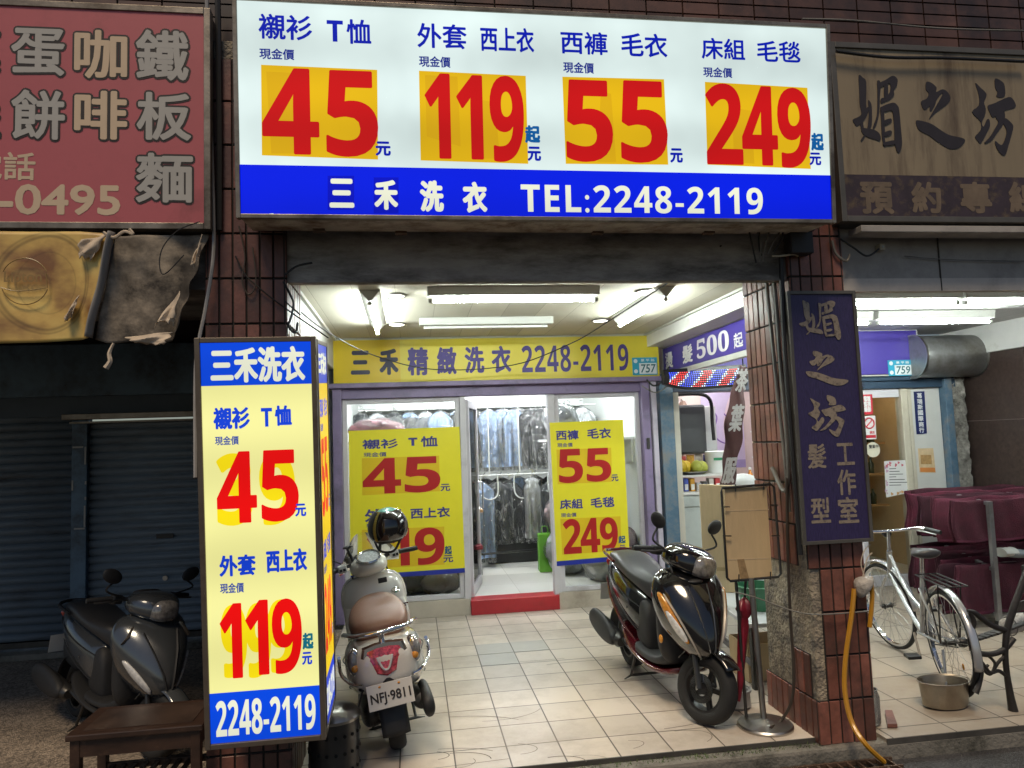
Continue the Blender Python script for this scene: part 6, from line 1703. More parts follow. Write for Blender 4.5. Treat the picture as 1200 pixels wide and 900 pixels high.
def extra_grey(root, W, F):
    S = SG
    for s_ in (1, -1):
        W(lens_patch(S, [(.66, s_ * 66, 3), (.61, s_ * 60, 8), (.54, s_ * 54, 10), (.47, s_ * 48, 9), (.42, s_ * 42, 4)], .03, .008), 'turn_signal', m_lens, smooth=True, sub=1)
        W(lens_patch(S, [(.86, s_ * 42, 1.5), (.80, s_ * 50, 3), (.76, s_ * 60, 2)], .02, .008), 'trim_strip', m_alu, smooth=True)
        W(lens_patch(S, [(.82, s_ * 26, 1), (.7, s_ * 18, 1), (.56, s_ * 10, 1), (.46, s_ * 7, .8)], .02, .006), 'crease_line', m_mat, smooth=True)
    W(MB().loft([ringX(*t_) for t_ in ((-.965, .76, .79, .05), (-.945, .735, .815, .085), (-.89, .73, .82, .09))]), 'tail_light', m_redlens, smooth=True, sub=1)
    W(MB().tube([(-.55, .155, .82), (-.80, .14, .86), (-.97, 0, .86), (-.80, -.14, .86), (-.55, -.155, .82)], .013, 8), 'grab_rail', m_mat, smooth=True)
SG = dict(sport); SG.update(paint=m_greyp, seatm=m_seatblk, under=m_mat, inner=m_mat, skirtm=m_mat, fender=m_greyp, headm=m_greyp, switch=m_mat, extra=extra_grey,
   mirror=(.36, .28, .17))

def extra_white(root, W0, F):
    def W(m, nm, mat, fn=None, **k):
        if fn is not None: return W0(m, nm, mat, fn, **k)
        return W0(m, nm, mat, lambda p: Vector((p.x, p.y, p.z - ((.022 if 'tail_light' in nm or nm in ('red_lens', 'light_guide') else .065) if p.x < -.4 else 0))), **k)
    # chrome rail, lamps, bumper bars, glove boxes, dial, screen
    W(MB().tube([(-.50, .225, .80), (-.66, .215, .85), (-.82, .15, .868), (-.87, 0, .872), (-.82, -.15, .868), (-.66, -.215, .85), (-.50, -.225, .80)], .014, 10), 'chrome_rail', m_chrome, smooth=True)
    W(MB().tube([(-.84, 0, .78), (-.86, 0, .865)], .02, 10, n=1), 'rail_stay', m_chrome, smooth=True)
    bz = W(MB().loft([[Vector((-.905 + .012 * i + .10 * (z - .62), y * k_, .62 + (z - .62) * (1 if i else 1))) for y, z in ((.125, .70), (.110, .752), (.04, .765), (-.04, .765), (-.110, .752), (-.125, .70), (-.075, .575), (0, .55), (.075, .575))] for i, k_ in ((0, .96), (1, 1.08), (4, 1.1))]), 'tail_light', m_chrome, smooth=True, ang=30)
    W(MB().loft([[Vector((-.914 - .008 * (1 - i) + .012 * i + .10 * (z - .62), y * k_, .64 + (z - .64) * k_)) for y, z in ((.112, .697), (.098, .738), (.04, .750), (-.04, .750), (-.098, .738), (-.112, .697), (-.066, .588), (0, .566), (.066, .588))] for i, k_ in ((0, .7), (1, 1.0), (2, 1.02))]), 'red_lens', m_redclear, par=bz, smooth=True, ang=30)
    W(MB().tube([(-.930, .045, .70), (-.935, .02, .635), (-.936, 0, .62), (-.935, -.02, .635), (-.930, -.045, .70)], .006, 7), 'light_guide', m_lens, par=bz, smooth=True)
    for s_ in (1, -1):
        bl = W(MB().ell((-.818, s_ * .172, .715), (.052, .046, .088), 18, 12, Matrix.Rotation(s_ * -.5, 3, 'Z')), 'turn_signal', m_chrome, smooth=True)
        W(MB().ell((-.828, s_ * .174, .715), (.050, .038, .078), 18, 12, Matrix.Rotation(s_ * -.5, 3, 'Z')), 'signal_lens', m_headl, par=bl, smooth=True)
        W(MB().ell((-.862, s_ * .176, .69), (.022, .022, .026), 12, 8), 'bulb', m_amber, par=bl, smooth=True)
        W(MB().tube([(-.885, s_ * .145, .585), (-.845, s_ * .205, .595), (-.74, s_ * .262, .635), (-.66, s_ * .268, .70), (-.72, s_ * .262, .735)], .011, 8), 'bumper_bar', m_chrome, smooth=True)
        W(MB().loft([ringX(x, .50, .84 - .05 * k_, .105, 3.2) for k_, x in enumerate((.335, .30, .27, .255))]).xf(lambda p: p + Vector((0, s_ * .125, 0))), 'glove_box', m_pearl, smooth=True, sub=1)
        W(MB().ell((.46, s_ * .235, .55), (.03, .008, .014), 10, 8), 'reflector', m_amber, smooth=True)
    W(MB().loft([ringX(x, .42, .66, w_, 2.6) for x, w_ in ((.25, .03), (.242, .045), (.235, .04))]), 'glove_slot', m_mat, smooth=True)
    W(MB().lathe([(.026, 0), (.030, .012), (.02, .016), (0, .016)], (.252, -.16, .80), (-.6, 0, .8), 16), 'cap', m_chrome, smooth=True)
    W(MB().box((.228, -.11, .885), (.236, -.045, .925)), 'vent_grille', m_mat, bevel=.004)
    dl = W(MB().lathe([(.085, 0), (.092, .012), (.086, .02), (.076, .014)], (.255, 0, 1.092), (-.42, 0, .9), 28, close=True), 'dial', m_chrome, F, smooth=True)
    W(MB().lathe([(0, .010), (.08, .010), (.08, .0), (0, 0)], (.255, 0, 1.092), (-.42, 0, .9), 28, close=True), 'dial_face', M('dial_face', (.40, .41, .42), .3, var=.5, scale=70), F, par=dl, smooth=True)
    W(MB().grid(lambda u, v: Vector((.56 - .16 * v - .22 * (2 * u - 1) ** 2, (u - .5) * (.46 - .16 * v * v), 1.0 + .28 * v - .10 * v * (2 * u - 1) ** 2)), 18, 12), 'windscreen', glassy('clear_screen', (.97, .98, .98), .25, film=.02), F, smooth=True, fix=False)
    W(MB().tube([(.34, .19, 1.09), (.38, .26, 1.15)], .006, 6, n=1).ell((.39, .29, 1.17), (.012, .045, .045), 16, 10), 'small_mirror', m_mat, F, smooth=True)
    W(MB().tube([(.36, .10, 1.08), (.37, .12, 1.19)], .012, 8, n=1).ell((.37, .12, 1.2), (.014, .035, .012), 10, 8), 'clamp', m_mat, F, smooth=True)
    W(MB().tube([(.36, -.10, 1.08), (.37, -.13, 1.17)], .012, 8, n=1), 'clamp', m_mat, F, smooth=True)
    W(MB().box((.229, -.235, .69), (.234, -.17, .70)).box((.229, -.22, .675), (.234, -.18, .685)), 'badge', m_redp)
SW = dict(sport); SW.update(kind='classic', be=3.1, paint=m_pearl, seatm=m_seatbrn, under=m_mat, inner=m_pearl, skirt=[(-.3, .22, .27, .18), (.1, .20, .25, .19), (.36, .22, .28, .17)], skirtm=m_pearl, fender=m_pearl, headm=m_pearl, switch=m_white, extra=extra_white,
  tail=[(-.92, .53, .68, .10), (-.885, .46, .73, .165), (-.78, .40, .76, .22), (-.60, .35, .755, .25), (-.42, .32, .73, .24), (-.22, .29, .69, .19), (-.08, .27, .64, .135), (-.03, .27, .5, .11)],
  seat=[(-.78, .74, .82, .11), (-.72, .73, .865, .17), (-.55, .72, .89, .19), (-.35, .70, .895, .185), (-.12, .68, .90, .145), (.02, .66, .87, .095), (.06, .66, .80, .05)],
  cowl=[(.33, .44, .58, .06), (.42, .40, .64, .12), (.55, .38, .62, .20), (.68, .37, .59, .245), (.80, .365, .56, .25), (.90, .36, .52, .22), (.96, .365, .48, .15)],
  shield=[(.25, .34, .84, .20), (.31, .28, .93, .235), (.37, .27, .96, .245), (.42, .30, .93, .22)],
  head=[(.17, 1.0, 1.05, .06), (.22, .965, 1.085, .115), (.31, .94, 1.11, .145), (.41, .94, 1.10, .14), (.48, .96, 1.07, .10), (.52, .99, 1.04, .05)],
  lamp=[(.46, .955, 1.075, .085), (.525, .97, 1.06, .075), (.545, .985, 1.04, .045), (.55, 1.0, 1.025, .02)],
  dash=[(.20, 1.04, 1.07, .04), (.25, 1.05, 1.095, .07), (.31, 1.07, 1.112, .07), (.36, 1.09, 1.11, .04)], hz=1.055, mirror=None, plate='NFJ·9811', plate_dz=-.065)

def ground_loc(px, py, h, off=-.62):
    p = at(px, py, Z=0)
    return (p.x - math.cos(h) * off, p.y - math.sin(h) * off, 0)
hw_ = R(95)
white_scooter = scooter('pearl white scooter seen from behind, brown seat, chrome rail and number plate', ground_loc(468, 878, hw_), hw_, R(-8), R(10), SW)
white_scooter.scale = (.94, .95, .90)
hb_ = R(-85)
black_scooter = scooter('glossy black scooter with dark red trim facing the street beside the cardboard stand', ground_loc(832, 848, hb_, .66 * .95), hb_, R(-.5), R(26), SB)
black_scooter.scale = (.94, 1.0, .965)
hg_ = R(-47)
grey_scooter = scooter('dark grey scooter parked on the pebble pavement left of the upright lit price box', ground_loc(192, 892, hg_, .66), hg_, R(-4), R(12), SG)
grey_scooter.scale = (.88, .92, .85)

# helmet hung on the white scooter's bars
hc = at(455, 617, Y=4.95)
hm = thing('helmet', 'open face helmet in black and mint green hung on the white scooter handlebar', 'helmet', tuple(hc), (0, R(8), R(-115)), group=None)
m_mint = M('mint_shell', (.20, .55, .46), .3, var=.1, coat=.6)
def half(p):
    q = Vector(p)
    if q.z < -.07: q.z = -.07 - (q.z + .07) * .05
    return q
MB().ell((0, 0, 0), (.138, .122, .128), 32, 20).xf(half).build('shell', m_mint, hm, smooth=True, local=True)
def vis(u, v):
    a_ = R(-105 + 210 * u); b_ = R(-30 + 88 * v)
    return Vector((.148 * math.cos(a_) * math.cos(b_), .131 * math.sin(a_) * math.cos(b_), .136 * math.sin(b_)))
MB().grid(vis, 26, 14).build('visor', m_gloss, hm, smooth=True, local=True, thick=.003, fix=False)
def lowb(u, v):
    a_ = R(-100 + 200 * u); b_ = R(-32 - 12 * v)
    return Vector((.132 * math.cos(a_) * math.cos(b_) , .117 * math.sin(a_) * math.cos(b_), .125 * math.sin(b_)))
MB().grid(lowb, 22, 3).build('lining', m_mat, hm, smooth=True, local=True, thick=.01, fix=False)
MB().grid(lambda u, v: vis(.42 + .05 * u, v) * 1.012, 2, 12).build('stripe', M('helmet_stripe', (.45, .33, .05), .35), hm, smooth=True, local=True, fix=False)
MB().tube([(.03, .10, -.07), (.05, .05, -.15), (.05, -.05, -.15), (.03, -.10, -.07)], .008, 6).build('chin_strap', m_mat, hm, local=True)
# ================================================================== STREET THINGS
# dark wooden stool table in front of the pebble pavement
m_dwood = M('dark_stained_wood', (.040, .021, .014), .45, var=.35, scale=4, stretch=(2, 14, 4), dirt=(.09, .05, .03), dirt_amt=.25, dirt_scale=7)
tx0, tx1, ty0, ty1, tz = -1.66, -1.04, 3.78, 4.16, .44
t = thing('wooden_table', 'low dark wooden table with slatted undershelf beside the upright lit price box', 'table', ((tx0 + tx1) / 2, (ty0 + ty1) / 2, 0))
MB().box((tx0, ty0, tz - .03), (tx1, ty1, tz)).build('top', m_dwood, t, bevel=.006)
MB().box((tx0 + .06, ty0 + .05, tz + .0005), (tx1 - .06, ty1 - .05, tz + .003)).build('inset_panel', M('stained_panel', (.055, .035, .026), .35, var=.4, scale=6, dirt=(.12, .09, .07), dirt_amt=.2, dirt_scale=9), t)
MB().box((tx0 + .02, ty0 + .02, tz - .11), (tx1 - .02, ty0 + .04, tz - .031)).box((tx0 + .02, ty1 - .04, tz - .11), (tx1 - .02, ty1 - .02, tz - .031)).box((tx0 + .02, ty0 + .04, tz - .11), (tx0 + .04, ty1 - .04, tz - .031)).box((tx1 - .04, ty0 + .04, tz - .11), (tx1 - .02, ty1 - .04, tz - .031)).build('apron', m_dwood, t)
for x in (tx0 + .015, tx1 - .06):
    for y in (ty0 + .015, ty1 - .06):
        MB().box((x, y, 0), (x + .045, y + .045, tz - .031)).build('leg', m_dwood, t, bevel=.004)
MB().box((tx0 + .06, ty0 + .025, .14), (tx1 - .06, ty0 + .05, .17)).build('rail', m_dwood, t)
MB().box((tx0 + .06, ty1 - .05, .14), (tx1 - .06, ty1 - .025, .17)).build('rail', m_dwood, t)
for i in range(9):
    x = tx0 + .08 + i * .054
    MB().box((x, ty0 + .05, .15), (x + .022, ty1 - .05, .165)).build('slat', m_dwood, t)

# perforated metal bin
bx, by = -.46, 4.13
t = thing('metal_bin', 'dark perforated metal bin with shiny round lid under the upright lit price box', 'bin', (bx, by, 0))
m_bin = M('bin_steel', (.10, .10, .10), .32, .85, var=.2, rvar=.1)
MB().lathe([(.125, .012), (.13, .0), (.132, .02), (.136, .29), (.139, .30), (.130, .295), (.126, .03)], (bx, by, 0), seg=32).build('drum', m_bin, t, smooth=True)
MB().lathe([(.142, .30), (.144, .315), (.12, .345), (.05, .365), (0, .367)], (bx, by, 0), seg=32).build('lid', m_steel, t, smooth=True)
hm_ = MB()
for i in range(18):
    for j in range(3):
        a_ = 2 * math.pi * i / 18
        r_ = .1335 + .0015 * j
        c_ = Vector((bx + r_ * math.cos(a_), by + r_ * math.sin(a_), .06 + .055 * j * 1.6)); n_ = Vector((math.cos(a_), math.sin(a_), 0))
        hm_.lathe([(0, .0), (.009, .0), (.009, .004), (0, .004)], c_, n_, 8)
hm_.build('holes', M('hole_black', (.004, .004, .004), .9), t)
MB().tube([(bx + .12, by + .05, .30), (bx + .15, by + .07, .40)], .006, 6, n=1).ell((bx + .15, by + .07, .41), (.022, .022, .012), 12, 8).build('lid_knob', m_black, t, smooth=True)

# cardboard sign stand
t = thing('sign_stand', 'metal sign stand with a bent wire frame holding a blank cardboard sheet', 'sign stand', (2.03, 4.25, 0))
SYs = 4.24
def sp(x, y, d=0): return at(x, y, Y=SYs + d)
MB().lathe([(0, 0), (.16, 0), (.163, .012), (.155, .022), (.05, .032), (.022, .045), (0, .045)], (2.045, 4.22, 0), seg=36).build('base', m_steel, t, smooth=True)
MB().tube([(2.045, 4.235, .03), (2.02, 4.24, .87)], .018, 12, n=1).build('pole', m_steel, t, smooth=True)
MB().tube([(1.965, 4.30, .03), (1.95, 4.30, .86)], .010, 8, n=1).build('thin_pole', m_dark_steel, t, smooth=True)
c_ = [sp(846, 572), sp(903, 567.5), sp(907, 571), sp(915, 672), sp(912, 676), sp(856, 681), sp(852, 677), sp(845.5, 577)]
MB().tube(c_, .008, 8, n=1, closed=True).build('wire_frame', m_dark_steel, t, smooth=True)
for (x, y, dx, dy) in ((848, 594, 7, 0), (850, 628, 7, 0), (909, 592, -7, 0), (911, 628, -7, 0), (862, 570, 0, 6), (895, 568, 0, 6), (866, 680, 0, -7), (903, 677, 0, -7)):
    MB().tube([sp(x - dx * .4, y - dy * .4, -.012), sp(x + dx, y + dy, -.012)], .004, 6, n=1).build('clip', m_dark_steel, t)
MB().prism([sp(852, 680, .01), sp(905, 676, .01), sp(898, 570, .01), sp(849, 573, .01)], (0, .006, 0)).build('cardboard_sheet', m_card, t)
for yy in (598, 655):
    MB().prism([sp(852.3, yy + 1.4, .0085), sp(901, yy - .2, .0085), sp(901, yy - 1.2, .0085), sp(852.3, yy + .4, .0085)], (0, .0012, 0)).build('crease', M('card_crease', (.60, .47, .30), .8), t)
MB().prism([sp(868, 679, .008), sp(878, 678.5, .008), sp(872, 655, .008), sp(864, 655.5, .008)], (0, .0012, 0)).build('card_stain', M('card_stain', (.33, .22, .11), .85, var=.3, scale=30), t)
# tall cardboard box behind it and the white bench table
tb = thing('bench_table', 'white plank table behind the cardboard stand', 'table', (2.6, 5.7, 0))
tabz = .46
qa = [at(818, 668, Z=tabz), at(862, 712, Z=tabz), at(905, 700, Z=tabz), at(850, 655, Z=tabz)]
P0 = Vector((2.22, 4.75, tabz)); ddir = Vector((.10, 1, 0)).normalized(); sdir2 = Vector((1, -.10, 0)).normalized()
def tbp(u, v, z): return P0 + ddir * u + sdir2 * v + Vector((0, 0, z - tabz))
m_tabw = M('table_white', (.60, .61, .62), .35, var=.06, stretch=(6, .6, 1))
MB().prism([tbp(0, 0, tabz), tbp(1.9, 0, tabz), tbp(1.9, .42, tabz), tbp(0, .42, tabz)], (0, 0, -.03)).build('top', m_tabw, tb, bevel=.006)
for u, v in ((.08, .06), (.08, .36), (1.8, .06), (1.8, .36)):
    MB().box(tuple(tbp(u, v, 0) - Vector((.02, .02, 0))), tuple(tbp(u, v, tabz - .031) + Vector((.02, .02, 0)))).build('leg', m_dark_steel, tb)
MB().bar(tbp(.08, .06, .16), tbp(1.8, .06, .16), .025, .04).build('stretcher', M('grey_plank', (.16, .16, .165), .6), tb)
def on_table(u, v): return tbp(u, v, tabz)
t = thing('cardboard_box', 'tall flattened cardboard carton standing on the white plank table', 'box', tuple(on_table(1.0, .2)))
P_ = [on_table(1.02, .02), on_table(.94, .34)]
d_ = (P_[1] - P_[0]); n_ = Vector((-d_.y, d_.x, 0)).normalized() * .06
MB().prism([P_[0] + Vector((0, 0, .003)), P_[1] + Vector((0, 0, .003)), P_[1] + Vector((0, 0, .86)), P_[0] + Vector((0, 0, .88))], n_).build('carton', m_card, t, bevel=.003)
MB().prism([P_[0] + Vector((0, 0, .18)) - n_ * .02, P_[1] + Vector((0, 0, .17)) - n_ * .02, P_[1] + Vector((0, 0, .20)) - n_ * .02, P_[0] + Vector((0, 0, .21)) - n_ * .02], -n_ * .02).build('packing_tape', M('brown_tape', (.42, .30, .15), .3), t)
m_owood = M('orange_wood', (.34, .15, .06), .5, var=.2, scale=4)
for lab, u, v, z0, sx, sz in (('shallow orange wooden tray on the white plank table left of the tall carton', 1.32, .08, .0, .26, .10), ('small wooden crate stacked on the shallow orange tray', 1.42, .06, .10, .2, .16)):
    t = thing('wooden_crate', lab, 'crate', tuple(on_table(u, v) + Vector((0, 0, z0))))
    o_ = on_table(u, v) + Vector((0, 0, z0 + .002))
    MB().box(tuple(o_ - Vector((sx / 2, .12, 0))), tuple(o_ + Vector((sx / 2, .12, .012)))).build('bottom', m_owood, t)
    for a_, b_ in (((-sx / 2, -.12), (sx / 2, -.108)), ((-sx / 2, .108), (sx / 2, .12)), ((-sx / 2, -.108), (-sx / 2 + .012, .108)), ((sx / 2 - .012, -.108), (sx / 2, .108))):
        MB().box(tuple(o_ + Vector((a_[0], a_[1], .0125))), tuple(o_ + Vector((b_[0], b_[1], sz)))).build('side', m_owood, t)
t = thing('green_tub', 'green plastic tub on the white plank table behind the cardboard sheet', 'tub', tuple(on_table(.42, .22)))
MB().lathe([(.12, 0), (.155, .16), (.162, .17), (.15, .172), (.118, .012), (0, .012)], on_table(.42, .24) + Vector((0, 0, .001)), seg=28).build('tub', M('tub_green_plastic', (.05, .20, .10), .4, var=.1), t, smooth=True)
MB().tube([on_table(.42, .24) + Vector((.16 * math.cos(a_), .16 * math.sin(a_), .168)) for a_ in np.linspace(0, 6.28, 25)[:-1]], .006, 6, n=1, closed=True).build('rim', M('tub_green_plastic', (.05, .20, .10), .4), t)
t = thing('cardboard_box', 'open low cardboard box on the floor under the white plank table', 'box', (2.55, 5.2, 0))
bx0, bx1, by0, by1 = 2.30, 2.66, 4.95, 5.25
for a_, b_ in (((bx0, by0, .004), (bx1, by0 + .008, .26)), ((bx0, by1 - .008, .004), (bx1, by1, .26)), ((bx0, by0 + .008, .004), (bx0 + .008, by1 - .008, .26)), ((bx1 - .008, by0 + .008, .004), (bx1, by1 - .008, .26)), ((bx0 + .008, by0 + .008, .004), (bx1 - .008, by1 - .008, .012))):
    MB().box(a_, b_).build('side', m_card, t)
# red umbrella in a wet bag hung on the stand
t = thing('umbrella', 'closed red umbrella hanging beside the sign stand pole', 'umbrella', (1.96, 4.33, .1))
m_umb = M('umbrella_red', (.20, .010, .026), .35, var=.3, scale=14, coat=.3)
ua = at(873, 700, Y=4.34); ub = at(866, 822, Y=4.30)
ax_ = (ub - ua)
q_ = Vector((0, 0, 1)).rotation_difference(ax_.normalized()); L2 = ax_.length
rg = []
for k, (f_, r_) in enumerate(((0, .010), (.05, .038), (.13, .046), (.2, .022), (.28, .028), (.5, .025), (.8, .018), (.95, .010), (1, .006))):
    rg.append([ua + q_ @ Vector((r_ * (1 + .25 * math.sin(a_ * 4 + f_ * 9)) * math.cos(a_), r_ * (1 + .25 * math.sin(a_ * 4 + f_ * 9)) * math.sin(a_), f_ * L2)) for a_ in np.linspace(0, 2 * math.pi, 25)[:-1]])
MB().loft(rg).build('folded_canopy', m_umb, t, smooth=True)
MB().tube([ua, ua - ax_.normalized() * .10, ua - ax_.normalized() * .14 + Vector((.03, 0, 0)), ua - ax_.normalized() * .11 + Vector((.055, 0, 0))], .008, 8).build('handle', m_black, t, smooth=True)
t = thing('umbrella_pot', 'grey plastic umbrella pot on the floor behind the stand base', 'pot', (2.0, 4.55, 0))
MB().lathe([(.07, 0), (.09, .02), (.085, .10), (.09, .11), (.075, .11), (.065, .02), (0, .02)], (2.02, 4.55, .001), seg=24).build('pot', M('grey_plastic', (.32, .32, .32), .45), t, smooth=True)
MB().lathe([(.09, .10), (.096, .105), (.096, .118), (.088, .118)], (2.02, 4.55, .001), seg=24, close=True).build('rim', M('grey_plastic', (.32, .32, .32), .45), t, smooth=True)

# conduits and cables -------------------------------------------------
def cable(label, pts, r, mat=m_cable, name='cable', catg='cable', n=6, group=None):
    o = MB().tube(pts, r, 7, n=n).build(name, mat, smooth=True)
    return tag(o, label, catg, group)
pf_ = lambda x, y, d=.0: at(x, y, Y=PY - .02 - d)
px_ = lambda x, y, d=.0: at(x, y, X=2.236 - .02 - d)
cable('grey conduit on the tiled pillar, the one further from the purple board', [px_(893, 280), px_(899, 340), px_(905, 400), px_(912, 470), px_(920, 540), px_(925, 600)], .012, m_cable_grey, 'conduit', 'conduit')
cable('grey conduit nearest the purple board on the tiled pillar', [px_(903, 300, .01), px_(909, 350, .01), px_(914, 420, .01), px_(921, 500, .01), px_(924, 560, .01), px_(918, 575), px_(905, 548)], .013, m_cable_grey, 'conduit', 'conduit')
cable('dark cable running from the purple board down to the stand base', [px_(922, 560, .02), px_(923, 640, .02), px_(926, 720, .02), px_(930, 780, .02), px_(928, 820, .03), px_(915, 845, .08), at(903, 853, Z=.03)], .009, M('cable_brown', (.05, .038, .03), .5))
cable('thin wire tying the stand pole to the pillar', [at(862, 694, Y=4.22), at(885, 700, Y=4.2), px_(930, 716, .01), pf_(962, 720, .01), pf_(1020, 716, .01)], .004, m_cable_grey)
cable('thick dark cable along the edge of the purple board', [pf_(915, 300), pf_(919, 400), pf_(926, 500), pf_(934, 600), pf_(938, 650)], .014, m_cable)
cable('long black wire sagging across the yellow fascia to the right beam', [at(335, 350, Y=4.5), at(382, 388, Y=5.6), at(440, 417, Y=6.6), at(510, 433, Y=7.0), at(600, 428, Y=7.0), at(670, 402, Y=6.2), at(720, 372, Y=5.4), at(800, 320, Y=4.5), at(845, 288, Y=3.97)], .005)
cable('black cord looping down the tiles at the left beam end', [pf_(332, 330), pf_(340, 345), pf_(344, 356), pf_(341, 372), pf_(338, 382), pf_(346, 390), pf_(349, 378)], .006)
cable('black cord crossing at the left beam end', [pf_(334, 322), pf_(348, 312), pf_(366, 308)], .006)
cable('short black wire tied to the left pillar tiles', [pf_(334, 353), pf_(352, 369)], .004, n=1)
cable('clear hose running down beside the pink board to the price box', [pf_(242, -6, .03), pf_(246, 120, .03), pf_(250, 240, .03), pf_(250, 300, .03), pf_(241, 360, .05), pf_(233, 400, .09), pf_(229, 440, .15), at(229, 560, Y=3.62)], .010, M('hose_clear', (.28, .27, .26), .15, var=.2), 'hose', 'hose')
cable('dark pipe between the pink board and the big lit board', [pf_(255, -6), pf_(257, 140), pf_(257, 270)], .016, m_cable, 'pipe', 'pipe')
cable('brown wire hanging on the left pillar under the big lit board', [pf_(280, 265), pf_(287, 300), pf_(284, 330), pf_(292, 345), pf_(300, 330), pf_(296, 290)], .004, M('cable_brown', (.05, .038, .03), .5))
cable('black wire drooping below the lower left corner of the big lit board', [pf_(276, 300), pf_(286, 320), pf_(300, 334), pf_(330, 358), pf_(385, 396)], .004)
for i, (a_, b_) in enumerate((((876, 262), (886, 308)), ((884, 262), (890, 306)), ((893, 262), (892, 300)), ((903, 266), (894, 306)), ((917, 262), (906, 296)), ((922, 262), (900, 298)))):
    cable('%s loose wire at the top of the tiled pillar under the big lit board' % ('first', 'second', 'third', 'fourth', 'fifth', 'sixth')[i], [pf_(*a_, .05), pf_((a_[0] + b_[0]) / 2 + 5 * math.sin(i * 2), (a_[1] + b_[1]) / 2, .06), pf_(*b_, .04)], .005, (m_cable, m_cable_grey)[i % 2], 'wire', 'wire', group='loose wires on the tiled pillar')
cable('pale wire loop over the dark gap right of the tiled pillar', [pf_(905, 300, .02), pf_(915, 300, .03), pf_(930, 298, .03), pf_(935, 300, .0)], .006, M('cable_cream', (.45, .40, .30), .5))
cable('grey cable hanging under the beige board', [pf_(975, 282), pf_(980, 298), pf_(992, 306), pf_(996, 298)], .008, m_cable_grey)
cable('black cable along the beam under the beige board to a pale junction box', [pf_(985, 280, .02), pf_(1000, 290, .02), pf_(1016, 300, .02), pf_(1030, 292, .02)], .006)
cable('pale wire along the grey fascia beam', [pf_(1060, 300, -.05), pf_(1110, 304, -.05), pf_(1200, 306, -.05)], .003, m_cable_grey)
cable('bundle of black cable at the salon corner below the house number', [at(758, 445, Y=7.35), at(766, 452, Y=7.3), at(776, 447, Y=7.3), at(784, 430, Y=7.3)], .010)
cable('thin cable looping at the salon corner', [at(752, 452, Y=7.36), at(768, 460, Y=7.3), at(782, 452, Y=7.3), at(789, 440, Y=7.3)], .007, m_cable_grey)
cable('dark cable swagging above the beige board', [at(980, 60, Y=3.8), at(1040, 67, Y=3.8), at(1110, 68, Y=3.8), at(1200, 72, Y=3.8)], .010, m_cable)
cable('pale thin wire across the brown wall above the beige board', [at(940, 22, Y=3.95), at(1000, 24, Y=3.95), at(1100, 33, Y=3.95), at(1200, 36, Y=3.95)], .006, m_cable_grey)
t = thing('junction_box', 'small pale junction box on the beam under the beige board', 'junction box', tuple(pf_(1037, 288)))
p_ = pf_(1037, 288)
MB().box((p_.x - .018, 3.95, p_.z - .02), (p_.x + .018, 3.998, p_.z + .02)).build('case', M('cable_cream', (.45, .40, .30), .5), t, bevel=.004)
MB().lathe([(0, 0), (.006, 0), (.006, .006), (0, .006)], (p_.x, 3.951, p_.z), (0, -1, 0), 10).build('screw', m_steel, t)
t = thing('switch_box', 'dark open electrical box at the top front of the tiled pillar', 'electrical box', tuple(pf_(935, 290)))
p_ = pf_(932, 300)
MB().box((p_.x - .06, 3.86, p_.z + .0), (p_.x + .08, 3.945, p_.z + .13)).build('case', m_mat, t, bevel=.006)
MB().box((p_.x - .07, 3.85, p_.z + .134), (p_.x + .09, 3.945, p_.z + .14)).build('cover', m_dark_steel, t)
# yellow hose, plastic bag, jar, brick --------------------------------
m_hose = M('orange_hose', (.52, .24, .015), .35, var=.12, coat=.2)
cable('yellow orange hose hanging on the tiled pillar down to the drain grate', [pf_(1001, 690, .02), pf_(998, 720, .03), pf_(991, 770, .03), pf_(990, 810, .04), pf_(998, 846, .08), pf_(1014, 872, .16), at(1036, 893, Z=-.075)], .014, m_hose, 'hose', 'hose')
cable('yellow hose end dropping behind the plastic bag at the pillar corner', [pf_(1020, 676, .02), pf_(1022, 700, .02), pf_(1019, 735, .02)], .013, m_hose, 'hose', 'hose')
t = thing('plastic_bag', 'crumpled grey plastic bag tied on the pillar corner under the purple board', 'bag', tuple(pf_(1005, 690)))
m_bagp = M('grey_plastic_bag', (.42, .38, .33), .4, var=.25, scale=20, bump=.6, bscale=40)
cc = [pf_(x, y, .02) for x, y in ((996, 678), (1008, 674), (1024, 673), (1023, 684), (1012, 700), (1004, 705))]
ctr = sum(cc, Vector()) / 6
MB().loft([[c_.lerp(ctr, .5) + Vector((0, .015, 0)) for c_ in cc], [c_ + Vector((0, .01, 0)) for c_ in cc], [c_.lerp(ctr, .12) + Vector((0, -.03, 0)) for c_ in cc], [c_.lerp(ctr, .6) + Vector((0, -.055, 0)) for c_ in cc]]).build('crumpled_sheet', m_bagp, t, smooth=True, sub=2)
MB().tube([pf_(1013, 676, .03), pf_(1009, 660, .02), pf_(1013, 645, .02), pf_(1020, 638, .02)], .003, 5).tube([pf_(1011, 676, .03), pf_(1016, 655, .03), pf_(1022, 648, .02)], .003, 5).build('tie_string', m_scrap, t)
t = thing('glass_jar', 'cloudy water jar standing behind the pillar corner', 'jar', (2.68, 4.12, 0))
MB().lathe([(.055, 0), (.06, .01), (.06, .16), (.05, .19), (.052, .2), (.045, .2), (.054, .16), (.054, .015), (0, .015)], (2.665, 4.13, .001), seg=22).build('jar', glassy('cloudy_plastic', (.85, .85, .83), .3, film=.35, filmcol=(.5, .5, .48)), t, smooth=True)
MB().lathe([(0, .02), (.05, .02), (.05, .10), (0, .10)], (2.665, 4.13, .001), seg=18).build('contents', M('murky', (.2, .19, .17), .4), t, smooth=True)
